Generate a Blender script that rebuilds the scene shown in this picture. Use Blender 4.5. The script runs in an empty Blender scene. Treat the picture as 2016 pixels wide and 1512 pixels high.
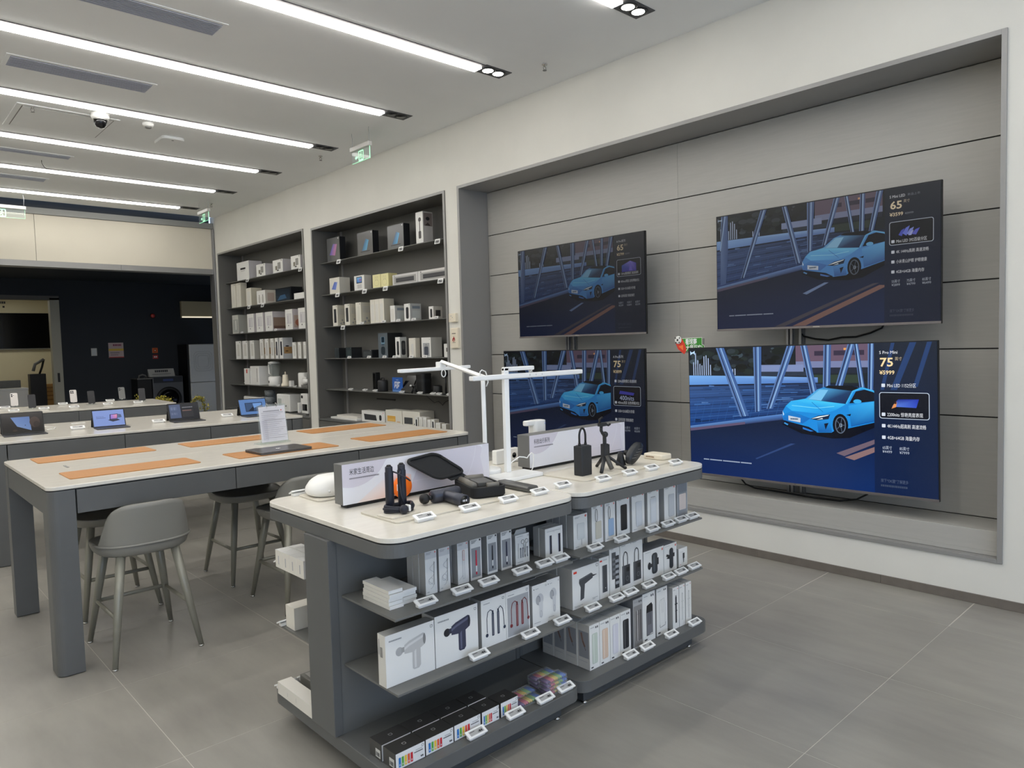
import bpy, math, random
from mathutils import Vector, Matrix
random.seed(7)
PI = math.pi
scn = bpy.context.scene
COL = scn.collection

# ------------------------------------------------------------------ camera
cam = bpy.data.cameras.new('camera'); cam_o = bpy.data.objects.new('camera', cam); COL.objects.link(cam_o)
cam.sensor_width = 36.0; cam.sensor_fit = 'HORIZONTAL'; cam.lens = 25.33; cam.clip_end = 100
RX = Vector((0.73320913, -0.67944755, -0.02748455)); RD = Vector((-0.05747578, -0.02164863, -0.99811215)); RF = Vector((0.67756985, 0.73340464, -0.05492475))
cam_o.matrix_world = Matrix(((RX.x, -RD.x, -RF.x, 0), (RX.y, -RD.y, -RF.y, 0), (RX.z, -RD.z, -RF.z, 1.5), (0, 0, 0, 1)))
scn.camera = cam_o
# ------------------------------------------------------------------ world, exposure
scn.view_settings.view_transform = 'Standard'; scn.view_settings.look = 'None'
scn.view_settings.exposure = 0.0; scn.view_settings.gamma = 1.0; scn.view_settings.use_curve_mapping = False
world = bpy.data.worlds.new('world'); scn.world = world; world.use_nodes = True
bg = world.node_tree.nodes['Background']; bg.inputs[0].default_value = (0.55, 0.72, 1.0, 1); bg.inputs[1].default_value = 2.3
STRIP = 16.5      # emission of the ceiling light strips
SPOT = 14.0      # emission of the small downlights
BACKROOM = 6.5   # emission of the lamp in the room beyond

# ------------------------------------------------------------------ colour + materials
def L1(c): c /= 255.0; return c / 12.92 if c <= .04045 else ((c + .055) / 1.055) ** 2.4
def S(r, g=None, b=None):
    if g is None: g = b = r
    return (L1(r), L1(g), L1(b))
MATS = {}
def mat(name, col=(.5, .5, .5), rough=.5, metal=0.0, noise=0.0, scale=20.0, bump=0.0, stretch=None, spec=.5):
    if name in MATS: return MATS[name]
    m = bpy.data.materials.new(name); m.use_nodes = True; nt = m.node_tree; b = nt.nodes['Principled BSDF']
    b.inputs['Base Color'].default_value = (*col, 1); b.inputs['Roughness'].default_value = rough; b.inputs['Metallic'].default_value = metal
    b.inputs['Specular IOR Level'].default_value = spec
    if noise or bump:
        tc = nt.nodes.new('ShaderNodeTexCoord'); mp = nt.nodes.new('ShaderNodeMapping'); n = nt.nodes.new('ShaderNodeTexNoise')
        n.inputs['Scale'].default_value = scale; n.inputs['Detail'].default_value = 5
        nt.links.new(tc.outputs['Object'], mp.inputs['Vector']); nt.links.new(mp.outputs['Vector'], n.inputs['Vector'])
        if stretch: mp.inputs['Scale'].default_value = stretch
        if noise:
            r = nt.nodes.new('ShaderNodeValToRGB'); e = r.color_ramp.elements
            e[0].position = .3; e[1].position = .7
            e[0].color = (*[c * (1 - noise) for c in col], 1); e[1].color = (*[min(1, c * (1 + noise)) for c in col], 1)
            nt.links.new(n.outputs['Fac'], r.inputs['Fac']); nt.links.new(r.outputs['Color'], b.inputs['Base Color'])
        if bump:
            bp = nt.nodes.new('ShaderNodeBump'); bp.inputs['Strength'].default_value = bump; bp.inputs['Distance'].default_value = .01
            nt.links.new(n.outputs['Fac'], bp.inputs['Height']); nt.links.new(bp.outputs['Normal'], b.inputs['Normal'])
    MATS[name] = m; return m
def attr_mat(name, rough=.5, metal=0.0, emit=0.0, spec=.5):
    if name in MATS: return MATS[name]
    m = bpy.data.materials.new(name); m.use_nodes = True; nt = m.node_tree; b = nt.nodes['Principled BSDF']
    a = nt.nodes.new('ShaderNodeAttribute'); a.attribute_name = 'Col'
    b.inputs['Roughness'].default_value = rough; b.inputs['Metallic'].default_value = metal; b.inputs['Specular IOR Level'].default_value = spec
    if emit:
        b.inputs['Base Color'].default_value = (.004, .004, .005, 1)
        nt.links.new(a.outputs['Color'], b.inputs['Emission Color']); b.inputs['Emission Strength'].default_value = emit
    else: nt.links.new(a.outputs['Color'], b.inputs['Base Color'])
    MATS[name] = m; return m
def emit_mat(name, col, strength):
    if name in MATS: return MATS[name]
    m = bpy.data.materials.new(name); m.use_nodes = True; b = m.node_tree.nodes['Principled BSDF']
    b.inputs['Base Color'].default_value = (.8, .8, .8, 1); b.inputs['Emission Color'].default_value = (*col, 1); b.inputs['Emission Strength'].default_value = strength
    MATS[name] = m; return m
def glass_mat(name, col=(1, 1, 1), rough=.02, body=.06):
    if name in MATS: return MATS[name]
    m = bpy.data.materials.new(name); m.use_nodes = True; b = m.node_tree.nodes['Principled BSDF']
    tr = m.node_tree.nodes.new('ShaderNodeBsdfTransparent'); tr.inputs[0].default_value = (*col, 1); mx = m.node_tree.nodes.new('ShaderNodeMixShader'); mx.inputs[0].default_value = body
    b.inputs['Base Color'].default_value = (.8, .85, .85, 1); b.inputs['Roughness'].default_value = rough; b.inputs['Specular IOR Level'].default_value = 1.0
    lk = m.node_tree.links; lk.new(tr.outputs[0], mx.inputs[1]); lk.new(b.outputs[0], mx.inputs[2]); lk.new(mx.outputs[0], m.node_tree.nodes['Material Output'].inputs[0])
    MATS[name] = m; return m

WALL = mat('white_wall_paint', S(226, 224, 216), .75, noise=.02, scale=3)
CEIL = mat('ceiling_paint', S(238, 239, 238), .85, noise=.015, scale=2)
TILE = None
GREY = mat('dark_grey_lacquer', S(97, 98, 97), .45, noise=.05, scale=6)
GREY2 = mat('grey_lacquer_shelf', S(108, 108, 105), .5, noise=.03, scale=6)
CAB = mat('grey_cabinet_board', S(100, 99, 95), .5, noise=.03, scale=4)
PANEL = mat('warm_grey_panel', S(176, 174, 168), .45, noise=.03, scale=5, stretch=(1, 1, 14))
FRAMEM = mat('grey_frame_metal', S(152, 151, 149), .35, .2)
TOPM = mat('white_stone_top', S(226, 221, 210), .2, noise=.035, scale=9, stretch=(1, 4, 1))
BLACK = mat('matte_black', S(20, 21, 23), .5)
BLACKG = mat('gloss_black', S(10, 10, 12), .15)
BLACKW = mat('black_wall_paint', S(46, 51, 58), .8)
WHITEP = mat('white_plastic', S(240, 239, 235), .35)
CREAM = mat('cream_plastic', S(236, 226, 205), .4)
GREYP = mat('grey_plastic', S(120, 119, 116), .4)
STOOLM = mat('stool_grey_plastic', S(142, 140, 133), .4)
STOOLL = mat('stool_grey_metal', S(150, 148, 136), .35, .2)
CHROME = mat('bright_steel', S(200, 200, 198), .2, 1.0)
ALU = mat('brushed_aluminium', S(165, 166, 170), .35, .8)
CORK = mat('tan_leather', S(184, 128, 72), .6, noise=.06, scale=160, bump=.1)
GROUT = mat('light_grout', S(200, 196, 186), .9)
NAVY = mat('navy_rubber', S(24, 28, 42), .45)
ORANGE = mat('orange_plastic', S(255, 120, 15), .45)
CARD = attr_mat('printed_card', .42)
CARDG = attr_mat('glossy_printed_card', .18)
GLASS = glass_mat('clear_glass', (1, 1, 1))
ACRYL = glass_mat('clear_acrylic', (.95, .98, .97), .03, .10)
PAPERM = attr_mat('printed_paper', .5)
LEDM = emit_mat('light_strip_diffuser', (1.0, .975, .93), STRIP)
SPOTM = emit_mat('downlight_lens', (1.0, .96, .9), SPOT)

# ------------------------------------------------------------------ mesh builder
class MB:
    def __init__(s): s.v = []; s.f = []; s.c = []; s.m = []; s.s = []
    def mesh(s, vs, fs, col=(1, 1, 1), mi=0, smooth=False):
        o = len(s.v); s.v += [tuple(p) for p in vs]
        for i, f in enumerate(fs):
            s.f.append(tuple(o + k for k in f)); s.c.append(col); s.m.append(mi[i] if isinstance(mi, (list, tuple)) else mi); s.s.append(smooth)
        return s
    def poly(s, pts, col=(1, 1, 1), mi=0, cols=None):
        o = len(s.v); s.v += [tuple(p) for p in pts]; s.f.append(tuple(range(o, o + len(pts)))); s.c.append(cols or col); s.m.append(mi); s.s.append(False); return s
    def box(s, x0, y0, z0, x1, y1, z1, col=(1, 1, 1), mi=0):
        return s.mesh([(x0, y0, z0), (x1, y0, z0), (x1, y1, z0), (x0, y1, z0), (x0, y0, z1), (x1, y0, z1), (x1, y1, z1), (x0, y1, z1)],
                      [(0, 3, 2, 1), (4, 5, 6, 7), (0, 1, 5, 4), (1, 2, 6, 5), (2, 3, 7, 6), (3, 0, 4, 7)], col, mi)
    def prism(s, pts, z0, z1, col=(1, 1, 1), mi=0):
        n = len(pts)
        return s.mesh([(x, y, z0) for x, y in pts] + [(x, y, z1) for x, y in pts],
                      [tuple(range(n - 1, -1, -1)), tuple(range(n, 2 * n))] + [(i, (i + 1) % n, n + (i + 1) % n, n + i) for i in range(n)], col, mi)
    def lathe(s, prof, c=(0, 0, 0), n=20, col=(1, 1, 1), mi=0, axis='z', smooth=True):
        vs = []; fs = []
        for r, h in prof:
            for k in range(n):
                a = 2 * PI * k / n; x, y = r * math.cos(a), r * math.sin(a)
                p = (x, y, h) if axis == 'z' else ((h, x, y) if axis == 'x' else (x, -h, y))
                vs.append((c[0] + p[0], c[1] + p[1], c[2] + p[2]))
        for i in range(len(prof) - 1):
            for k in range(n): fs.append((i * n + k, i * n + (k + 1) % n, (i + 1) * n + (k + 1) % n, (i + 1) * n + k))
        fs.append(tuple(range(n - 1, -1, -1))); fs.append(tuple((len(prof) - 1) * n + k for k in range(n)))
        return s.mesh(vs, fs, col, mi, smooth)
    def tube(s, path, r, n=10, col=(1, 1, 1), mi=0, flat=1.0):
        P = [Vector(p) for p in path]; R = r if isinstance(r, (list, tuple)) else [r] * len(P)
        vs = []; fs = []; up = None
        for i, p in enumerate(P):
            t = (P[min(i + 1, len(P) - 1)] - P[max(i - 1, 0)]).normalized()
            if up is None: up = Vector((0, 0, 1)) if abs(t.z) < .9 else Vector((0, 1, 0))
            a = t.cross(up).normalized(); b = a.cross(t).normalized(); up = b
            for k in range(n):
                q = 2 * PI * k / n; vs.append(p + a * math.cos(q) * R[i] + b * math.sin(q) * R[i] * flat)
        for i in range(len(P) - 1):
            for k in range(n): fs.append((i * n + k, i * n + (k + 1) % n, (i + 1) * n + (k + 1) % n, (i + 1) * n + k))
        fs.append(tuple(range(n - 1, -1, -1))); fs.append(tuple((len(P) - 1) * n + k for k in range(n)))
        return s.mesh(vs, fs, col, mi, True)
    def ball(s, c, r, sx=1, sy=1, sz=1, n=16, m=10, col=(1, 1, 1), mi=0):
        prof = [(max(.0005, r * math.sin(PI * i / m)), -r * math.cos(PI * i / m)) for i in range(m + 1)]
        o = len(s.v); s.lathe(prof, (0, 0, 0), n, col, mi)
        for i in range(o, len(s.v)): x, y, z = s.v[i]; s.v[i] = (c[0] + x * sx, c[1] + y * sy, c[2] + z * sz)
        return s
    def slab4(s, q, th, round_=.2, col=(1, 1, 1), mi=0, n=5):
        A, B, C, D = [Vector(p) for p in q]; N = (B - A).cross(D - A).normalized() * th
        def at(u, v): return (A * (1 - u) + B * u) * (1 - v) + (D * (1 - u) + C * u) * v
        pts = []
        for cx, cy, a0 in ((1 - round_, 1 - round_, 0), (round_, 1 - round_, 90), (round_, round_, 180), (1 - round_, round_, 270)):
            for k in range(n + 1):
                a = math.radians(a0 + 90 * k / n); pts.append(at(cx + round_ * math.cos(a), cy + round_ * math.sin(a)))
        m = len(pts)
        return s.mesh(pts + [p + N for p in pts], [tuple(range(m - 1, -1, -1)), tuple(range(m, 2 * m))] + [(i, (i + 1) % m, m + (i + 1) % m, m + i) for i in range(m)], col, mi)
    def data(s, name, mats, auto=None):
        me = bpy.data.meshes.new(name); me.from_pydata(s.v, [], s.f)
        for m in (mats if isinstance(mats, (list, tuple)) else [mats]): me.materials.append(m)
        me.polygons.foreach_set('material_index', s.m); me.polygons.foreach_set('use_smooth', s.s)
        ca = me.color_attributes.new('Col', 'FLOAT_COLOR', 'CORNER'); out = []
        for f, c in zip(s.f, s.c):
            if isinstance(c[0], (tuple, list)):
                for k in c: out += [*k, 1.0]
            else: out += [*c, 1.0] * len(f)
        ca.data.foreach_set('color', out); me.update(); return me
    def build(s, name, mats, parent=None, loc=(0, 0, 0), rotz=0.0, bev=0.0, seg=2):
        o = bpy.data.objects.new(name, s.data(name, mats)); COL.objects.link(o)
        o.location = loc; o.rotation_euler = (0, 0, rotz)
        if parent: o.parent = parent
        if bev:
            b = o.modifiers.new('bevel', 'BEVEL'); b.width = bev; b.segments = seg; b.limit_method = 'ANGLE'; b.angle_limit = math.radians(40)
        return o
def rrect(x0, y0, x1, y1, r, n=6):
    pts = []
    rr = r if isinstance(r, (list, tuple)) else [r] * 4      # corners: x1y1, x0y1, x0y0, x1y0
    for (cx, cy, sx, sy, a0), q in zip(((x1, y1, -1, -1, 0), (x0, y1, 1, -1, 90), (x0, y0, 1, 1, 180), (x1, y0, -1, 1, 270)), rr):
        if q <= 0: pts.append((cx, cy)); continue
        for k in range(n + 1):
            a = math.radians(a0 + 90 * k / n); pts.append((cx + sx * q + q * math.cos(a), cy + sy * q + q * math.sin(a)))
    return pts
# ------------------------------------------------------------------ text outlines
GLY = {}
def glyph(txt, bold=0.0):
    k = (txt, bold)
    if k not in GLY:
        cu = bpy.data.curves.new('t', 'FONT'); cu.body = txt; cu.size = 1; cu.resolution_u = 2; cu.offset = bold
        ob = bpy.data.objects.new('t', cu); COL.objects.link(ob); me = ob.to_mesh()
        vs = [(v.co.x, v.co.y) for v in me.vertices]; fs = [tuple(p.vertices) for p in me.polygons]
        ob.to_mesh_clear(); bpy.data.objects.remove(ob); bpy.data.curves.remove(cu)
        GLY[k] = (vs, fs, max([v[0] for v in vs], default=1))
    return GLY[k]
class Pl:
    """flat printing on a plane: u to the right 0..W, v up 0..H, each mark a hair further out"""
    def __init__(s, mb, O, U, V, N, W, H, step=4e-5, mi=0):
        s.mb = mb; s.O = Vector(O); s.U = Vector(U); s.V = Vector(V); s.N = Vector(N); s.W = W; s.H = H; s.k = 4; s.step = step; s.mi = mi
    def at(s, u, v): return s.O + s.U * u + s.V * v + s.N * (s.k * s.step)
    def poly(s, pts, col, cols=None):
        s.k += 1; s.mb.poly([s.at(u, v) for u, v in pts], col, s.mi, cols); return s
    def rect(s, u0, v0, u1, v1, col): return s.poly([(u0, v0), (u1, v0), (u1, v1), (u0, v1)], col)
    def grad(s, u0, v0, u1, v1, cb, ct): return s.poly([(u0, v0), (u1, v0), (u1, v1), (u0, v1)], None, [cb, cb, ct, ct])
    def rr(s, u0, v0, u1, v1, r, col): return s.poly(rrect(u0, v0, u1, v1, r, 4), col)
    def ell(s, u, v, a, b, col, n=20): return s.poly([(u + a * math.cos(2 * PI * k / n), v + b * math.sin(2 * PI * k / n)) for k in range(n)], col)
    def line(s, pts, w, col):
        s.k += 1
        for (a, b), (c, d) in zip(pts[:-1], pts[1:]):
            l = math.hypot(c - a, d - b) or 1; nx, ny = -(d - b) / l * w / 2, (c - a) / l * w / 2
            s.mb.poly([s.at(a + nx, b + ny), s.at(a - nx, b - ny), s.at(c - nx, d - ny), s.at(c + nx, d + ny)], col, s.mi)
        return s
    def ring(s, u, v, a, b, w, col, n=20): return s.line([(u + a * math.cos(2 * PI * k / n), v + b * math.sin(2 * PI * k / n)) for k in range(n + 1)], w, col)
    def frame(s, u0, v0, u1, v1, w, col): return s.line([(u0, v0), (u1, v0), (u1, v1), (u0, v1), (u0, v0)], w, col)
    def text(s, t, u, v, h, col, width=None, bold=0.0):
        vs, fs, mx = glyph(t, bold); s.k += 1; kx = h / .73; 
        kk = kx if width is None else width / mx
        o = len(s.mb.v); s.mb.v += [tuple(s.at(u + x * kk, v + y * kx)) for x, y in vs]
        for f in fs: s.mb.f.append(tuple(o + i for i in f)); s.mb.c.append(col); s.mb.m.append(s.mi); s.mb.s.append(False)
        return s
    def dash(s, u, v, w, h, col, seed=1):
        rnd = random.Random(seed); x = u
        while x < u + w:
            g = h * rnd.uniform(.7, 1.1); s.rect(x, v, min(x + g * .8, u + w), v + h, col); x += g
        return s
# ------------------------------------------------------------------ naming helpers
LABELS = set()
def tag(o, label, cat, group=None):
    if label in LABELS and not group: print('DUP LABEL', label)
    LABELS.add(label); o['label'] = label; o['category'] = cat
    if group: o['group'] = group
    return o
def thing(name, label, cat, loc=(0, 0, 0), rotz=0.0, group=None):
    o = bpy.data.objects.new(name, None); COL.objects.link(o); o.location = loc; o.rotation_euler = (0, 0, rotz); o.empty_display_size = .05
    return tag(o, label, cat, group)
def dup(root, loc, rotz, label, group=None):
    r = root.copy(); COL.objects.link(r); r.location = loc; r.rotation_euler = (0, 0, rotz)
    tag(r, label, root['category'], group or root.get('group'))
    for ch in list(root.children):
        c = ch.copy(); COL.objects.link(c); c.parent = r
        for g in list(ch.children):
            d = g.copy(); COL.objects.link(d); d.parent = c
    return r
def struct(o): o['kind'] = 'structure'; return o

# ================================================================== THE SETTING
W = 4.515; CZ = 3.672; YB = 11.95; XL = -3.6; YF = -3.2
b = MB()
for y0, y1, z0, z1 in ((YF, 1.03, 0, 3.7), (1.03, 5.60, 0, .243), (1.03, 5.60, 3.067, 3.7), (5.60, 5.80, 0, 3.7), (5.80, 8.62, 3.062, 3.7), (8.62, 8.84, 0, 3.7), (8.84, 11.79, 3.092, 3.7), (11.79, 12.06, 0, 3.7)):
    b.box(W, y0, z0, W + .42, y1, z1)
b.box(W + .42, YF, 0, W + .5, 12.06, 3.7)
struct(b.build('wall_right', WALL))
struct(MB().box(XL - .1, YF, 0, XL, 12.1, 3.7).build('wall_left', WALL))
b = MB().box(XL, YF - .1, 0, -2.6, YF, 3.7).box(3.6, YF - .1, 0, W + .5, YF, 3.7).box(-2.6, YF - .1, 2.9, 3.6, YF, 3.7)
struct(b.build('wall_front', WALL))
w = struct(MB().box(-2.6, YF - .07, 0, 3.6, YF - .05, 2.9).build('added_window_1', GLASS))  # unseen shop window, added to let cool world light into the room
for i in range(5):
    x = -2.6 + i * 1.55; MB().box(x - .025, YF - .09, 0, x + .025, YF - .03, 2.9).build('mullion', ALU, w)
# back wall: header above the wide opening
wb = struct(MB().box(XL, YB + .02, 2.85, W, YB + .16, 3.5).build('wall_back', mat('grey_backing', S(120), .8)))
for x0, x1 in ((XL, -.4), (-.395, 2.05), (2.055, W - .03)): MB().box(x0, YB, 2.853, x1, YB + .02, 3.497).build('panel', mat('cream_panel', S(216, 209, 192), .75, noise=.02, scale=2), wb)
MB().box(XL, YB - .03, 3.5, W - .01, YB + .1, 3.587).build('track_cover', mat('track_cover_grey', S(140, 140, 136), .5), wb)
for x0, x1 in ((XL, .3), (.303, 3.12), (3.123, W - .02)): MB().box(x0, YB - .02, 2.768, x1, YB + .2, 2.85).build('beam', FRAMEM, wb)
MB().box(XL, YB + .16, 3.4, W, YB + .2, 4.0).build('shutter_slot', BLACK, wb)
struct(MB().box(W - .035, YB - .06, 0, W - .012, YB + .13, 3.49).build('trim_1', ALU))
struct(MB().box(XL, 11.86, 3.95, W, 12.15, 3.99).build('ceiling_slot', BLACK))
struct(MB().box(XL, YF, CZ, W + .5, 11.86, CZ + .08).build('ceiling', CEIL))
# floor: light grout with raised tiles, one object each where the lens can see them
m = bpy.data.materials.new('floor_tile_stone'); m.use_nodes = True; nt = m.node_tree; bs = nt.nodes['Principled BSDF']
oi = nt.nodes.new('ShaderNodeObjectInfo'); tc = nt.nodes.new('ShaderNodeTexCoord'); mp = nt.nodes.new('ShaderNodeMapping'); ad = nt.nodes.new('ShaderNodeVectorMath'); ad.operation = 'ADD'
n1 = nt.nodes.new('ShaderNodeTexNoise'); n1.inputs['Scale'].default_value = 3.0; n1.inputs['Detail'].default_value = 7; n1.inputs['Roughness'].default_value = .62
n2 = nt.nodes.new('ShaderNodeTexNoise'); n2.inputs['Scale'].default_value = 1.6; n2.inputs['Detail'].default_value = 2
mp.inputs['Scale'].default_value = (2.2, .55, 1)
sc_ = nt.nodes.new('ShaderNodeVectorMath'); sc_.operation = 'SCALE'; sc_.inputs['Scale'].default_value = 0.0
geo = nt.nodes.new('ShaderNodeNewGeometry')
nt.links.new(geo.outputs['Position'], mp.inputs['Vector']); nt.links.new(mp.outputs['Vector'], n1.inputs['Vector']); nt.links.new(geo.outputs['Position'], n2.inputs['Vector'])
mx = nt.nodes.new('ShaderNodeMix'); mx.data_type = 'RGBA'; r = nt.nodes.new('ShaderNodeValToRGB'); r2 = nt.nodes.new('ShaderNodeValToRGB')
r.color_ramp.elements[0].position = .25; r.color_ramp.elements[1].position = .75
r.color_ramp.elements[0].color = (*S(130, 127, 120), 1); r.color_ramp.elements[1].color = (*S(166, 162, 153), 1)
r2.color_ramp.elements[0].position = .35; r2.color_ramp.elements[1].position = .7
r2.color_ramp.elements[0].color = (*S(132, 128, 123), 1); r2.color_ramp.elements[1].color = (*S(160, 157, 147), 1)
nt.links.new(n1.outputs['Fac'], r.inputs['Fac']); nt.links.new(n2.outputs['Fac'], r2.inputs['Fac'])
mx.inputs['Factor'].default_value = .45; nt.links.new(r.outputs['Color'], mx.inputs['A']); nt.links.new(r2.outputs['Color'], mx.inputs['B'])
nt.links.new(mx.outputs['Result'], bs.inputs['Base Color']); bs.inputs['Roughness'].default_value = .36
bp = nt.nodes.new('ShaderNodeBump'); bp.inputs['Strength'].default_value = .06; bp.inputs['Distance'].default_value = .004
nt.links.new(n1.outputs['Fac'], bp.inputs['Height']); nt.links.new(bp.outputs['Normal'], bs.inputs['Normal'])
TILE = m
fl = struct(MB().box(XL, YF, -.06, W, 26, -.0006).build('floor', GROUT))
tm = MB().box(-.4017, -.4012, -.001, .4017, .4012, 0).data('tile', TILE)
NT = 0
for i in range(-1, 10):
    for j in range(-6, 15):
        cx = 4.068 - .806 * i - .403; cy = 1.159 + .805 * j + .4025
        x0, x1 = cx - .403, cx + .403
        if x0 > W or x1 < XL or cy > 12 or cy < YF: continue
        full = x1 <= W and x0 >= XL
        if full: o = bpy.data.objects.new('tile', tm); COL.objects.link(o); o.location = (cx, cy, 0)
        else: o = MB().box(max(x0, XL) + .002, cy - .3997, -.001, min(x1, W) - .002, cy + .3997, 0).build('tile', TILE)
        o.parent = fl; NT += 1
MB().box(XL, 12.02, -.001, 6.9, 26, 0).build('floor_beyond', TILE, fl)
BASEB = mat('baseboard_tile', S(112, 105, 97), .5, noise=.1, scale=14)
bb = struct(MB().box(W - .006, YF, .0, W, 5.8, .001).build('baseboard_right', GROUT))
yy = -3.15
while yy < 5.79:
    y1 = min(yy + .8, 5.79); MB().box(W - .01, yy + .001, .001, W, y1 - .001, .052).build('tile', BASEB, bb); yy = y1

# ------------------------------------------------------------------ television niche
NICHE = t = thing('television_niche', 'grey panelled recess in the right wall holding the four televisions', 'wall niche', (W, 1.03, 0))
fy0, fy1, fz0, fz1 = 0, 4.57, .245, 3.065
f = MB().box(-.012, fy0, fz0, .36, fy0 + .026, fz1).box(-.012, fy1 - .03, fz0, .36, fy1, fz1).box(-.012, fy0 + .026, fz1 - .028, .36, fy1 - .03, fz1).box(-.012, fy0 + .026, fz0, .36, fy1 - .03, fz0 + .022)
f.build('frame', FRAMEM, t, bev=.0015)
MB().box(.372, .03, .27, .385, 4.535, 3.03).build('back_board', BLACK, t)
for z0, z1 in ((.405, 1.0), (1.0, 1.4), (1.4, 1.8), (1.8, 2.2), (2.2, 2.605), (2.605, 3.036)):
    for y0, y1 in ((.028, 2.265), (2.265, 4.538)):
        MB().box(.357, y0 + .0006, z0 + .004, .371, y1 - .0006, z1 - .004).build('panel', PANEL, t, bev=.001)
MB().box(.045, .028, .268, .357, 4.538, .292).box(.045, .028, .292, .357, 4.538, .405).build('ledge', PANEL, t, bev=.0015)

# ------------------------------------------------------------------ wall cabinets
def cabinet(label, y0, y1, zt):
    t = thing('wall_cabinet', label, 'cabinet', (W, y0, 0)); h = y1 - y0
    MB().box(-.012, 0, .0, .36, .03, zt).box(-.012, h - .028, .0, .36, h, zt).box(-.012, .03, zt - .026, .36, h - .028, zt).build('frame', FRAMEM if False else CAB, t, bev=.0015)
    MB().box(-.013, 0, .605, -.0121, .03, zt).box(-.013, h - .028, .605, -.0121, h, zt).box(-.013, .03, zt - .026, -.0121, h - .028, zt).build('edge_band', FRAMEM, t)
    MB().box(.352, .03, .6, .36, h - .028, zt - .026).build('back_panel', CAB, t)
    for z in (2.61, 2.20, 1.79, 1.38, .977): MB().box(.09, .031, z - .005, .351, h - .029, z + .004).build('shelf', GREY2, t, bev=.001)
    MB().box(.335, h - .16, .61, .35, h - .13, zt - .03).build('slotted_upright', ALU if False else FRAMEM, t)
    MB().box(.33, .13, .61, .35, .16, zt - .03).build('slotted_upright', FRAMEM, t)
    MB().box(-.012, .031, .585, .351, h - .029, .604).build('counter', GREY, t, bev=.001)
    MB().box(.0, .031, .05, .35, h - .029, .585).build('base_cabinet', CAB, t)
    n = 4; wd = (h - .07) / n
    for k in range(n): MB().box(-.016, .036 + k * wd, .06, -.001, .036 + (k + 1) * wd - .006, .575).build('door', CAB, t, bev=.0015)
    MB().box(.01, .031, .0, .35, h - .029, .05).build('plinth', BLACK, t)
    return t
cabinet('grey shelf cabinet nearer the televisions, full of product boxes', 5.80, 8.62, 3.06)
cabinet('grey shelf cabinet at the far end of the wall, with the blender', 8.84, 11.79, 3.09)

# ------------------------------------------------------------------ ceiling fittings
def strip_light(y, label, x0=-3.2):
    t = thing('strip_light', label, 'ceiling light', (0, y, CZ), 0, 'ceiling light strips')
    MB().box(x0, -.072, -.006, 3.785, .060, 0).build('housing', mat('light_housing', S(96, 92, 92), .5), t)
    MB().box(x0 + .02, -.034, -.019, 3.775, .054, -.0062).build('diffuser', LEDM, t)
    MB().box(3.786, -.085, -.004, 4.052, .072, 0).build('spot_plate', mat('spot_plate_grey', S(58, 60, 66), .5), t)
    for x in (3.865, 3.972):
        g = MB().lathe([(.062, -.0045), (.062, -.007), (.05, -.007)], (x, -.006, 0), 20).build('bezel', BLACK, t)
        MB().lathe([(.043, -.0072), (.043, -.0085)], (x, -.006, 0), 20).build('lens', SPOTM if y < 5 else BLACKG, g)
    return t
names = {2.98: 'light strip cut by the top edge, its two lit spots above the televisions', 4.37: 'light strip whose two lit spots end left of the top edge strip', 5.745: 'long light strip passing just above the first exit sign',
         7.13: 'light strip running beside the dome camera', 8.50: 'light strip beyond the access hatch in the ceiling', 9.87: 'second farthest light strip before the back wall', 11.26: 'farthest light strip right before the back wall',
         1.59: 'light strip over the photographer, first behind the view', .2: 'light strip over the photographer, second behind the view', -1.2: 'light strip nearest the added shop window'}
for y, n in names.items(): strip_light(y, n)
def vent(x0, x1, y0, y1, label):
    t = thing('ceiling_vent', label, 'vent', ((x0 + x1) / 2, (y0 + y1) / 2, CZ), 0); a, c = (x1 - x0) / 2, (y1 - y0) / 2
    MB().box(-a - .03, -c - .025, -.006, a + .03, c + .025, 0).build('frame', CEIL, t, bev=.002)
    MB().box(-a, -c, -.0075, a, c, -.0062).build('backing', mat('vent_backing', S(120, 123, 132), .6), t)
    n = max(4, int((y1 - y0) / .022))
    for k in range(n):
        y = -c + (k + .5) * (2 * c) / n; MB().box(-a, y - .006, -.012, a, y + .004, -.0076).build('slat', mat('vent_slat', S(190, 193, 204), .5), t)
vent(.75, 1.97, 4.86, 5.06, 'slatted ceiling vent nearest the top edge'); vent(1.0, 1.95, 6.28, 6.50, 'framed grey slatted vent between two light strips at left')
vent(.9, 1.93, 9.06, 9.18, 'narrow ceiling vent beyond the access hatch'); vent(1.0, 1.93, 10.35, 10.52, 'farthest narrow ceiling vent at the left edge')
t = thing('ceiling_hatch', 'square flush access hatch in the white ceiling', 'hatch', (1.6, 7.78, CZ))
MB().box(-.4, -.38, -.008, .4, .38, 0).build('frame', CEIL, t, bev=.002); MB().box(-.358, -.338, -.0083, .358, .338, -.0081).build('gap', GREYP, t); MB().box(-.35, -.33, -.0105, .35, .33, -.0084).build('lid', CEIL, t, bev=.001)
t = thing('dome_camera', 'white security camera with a dark dome under the ceiling', 'camera', (1.815, 7.33, CZ))
MB().lathe([(.075, 0), (.075, -.03), (.066, -.05)], n=28).build('housing', WHITEP, t)
MB().lathe([(.05, -.05), (.054, -.07), (.046, -.1), (.028, -.12), (.004, -.127)], n=24).build('dome', BLACKG, t); MB().lathe([(.058, -.049), (.058, -.058), (.052, -.058)], n=24).build('trim_ring', CHROME, t)
t = thing('smoke_detector', 'small white smoke detector between strip and access point', 'detector', (2.225, 7.36, CZ))
MB().lathe([(.05, 0), (.05, -.018), (.038, -.032)], n=24).build('body', WHITEP, t); MB().lathe([(.03, -.03), (.03, -.043), (.02, -.047)], n=16).build('chamber', GREYP, t)
t = thing('access_point', 'flat rounded white wireless box on the ceiling', 'wireless box', (2.55, 7.79, CZ))
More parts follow.
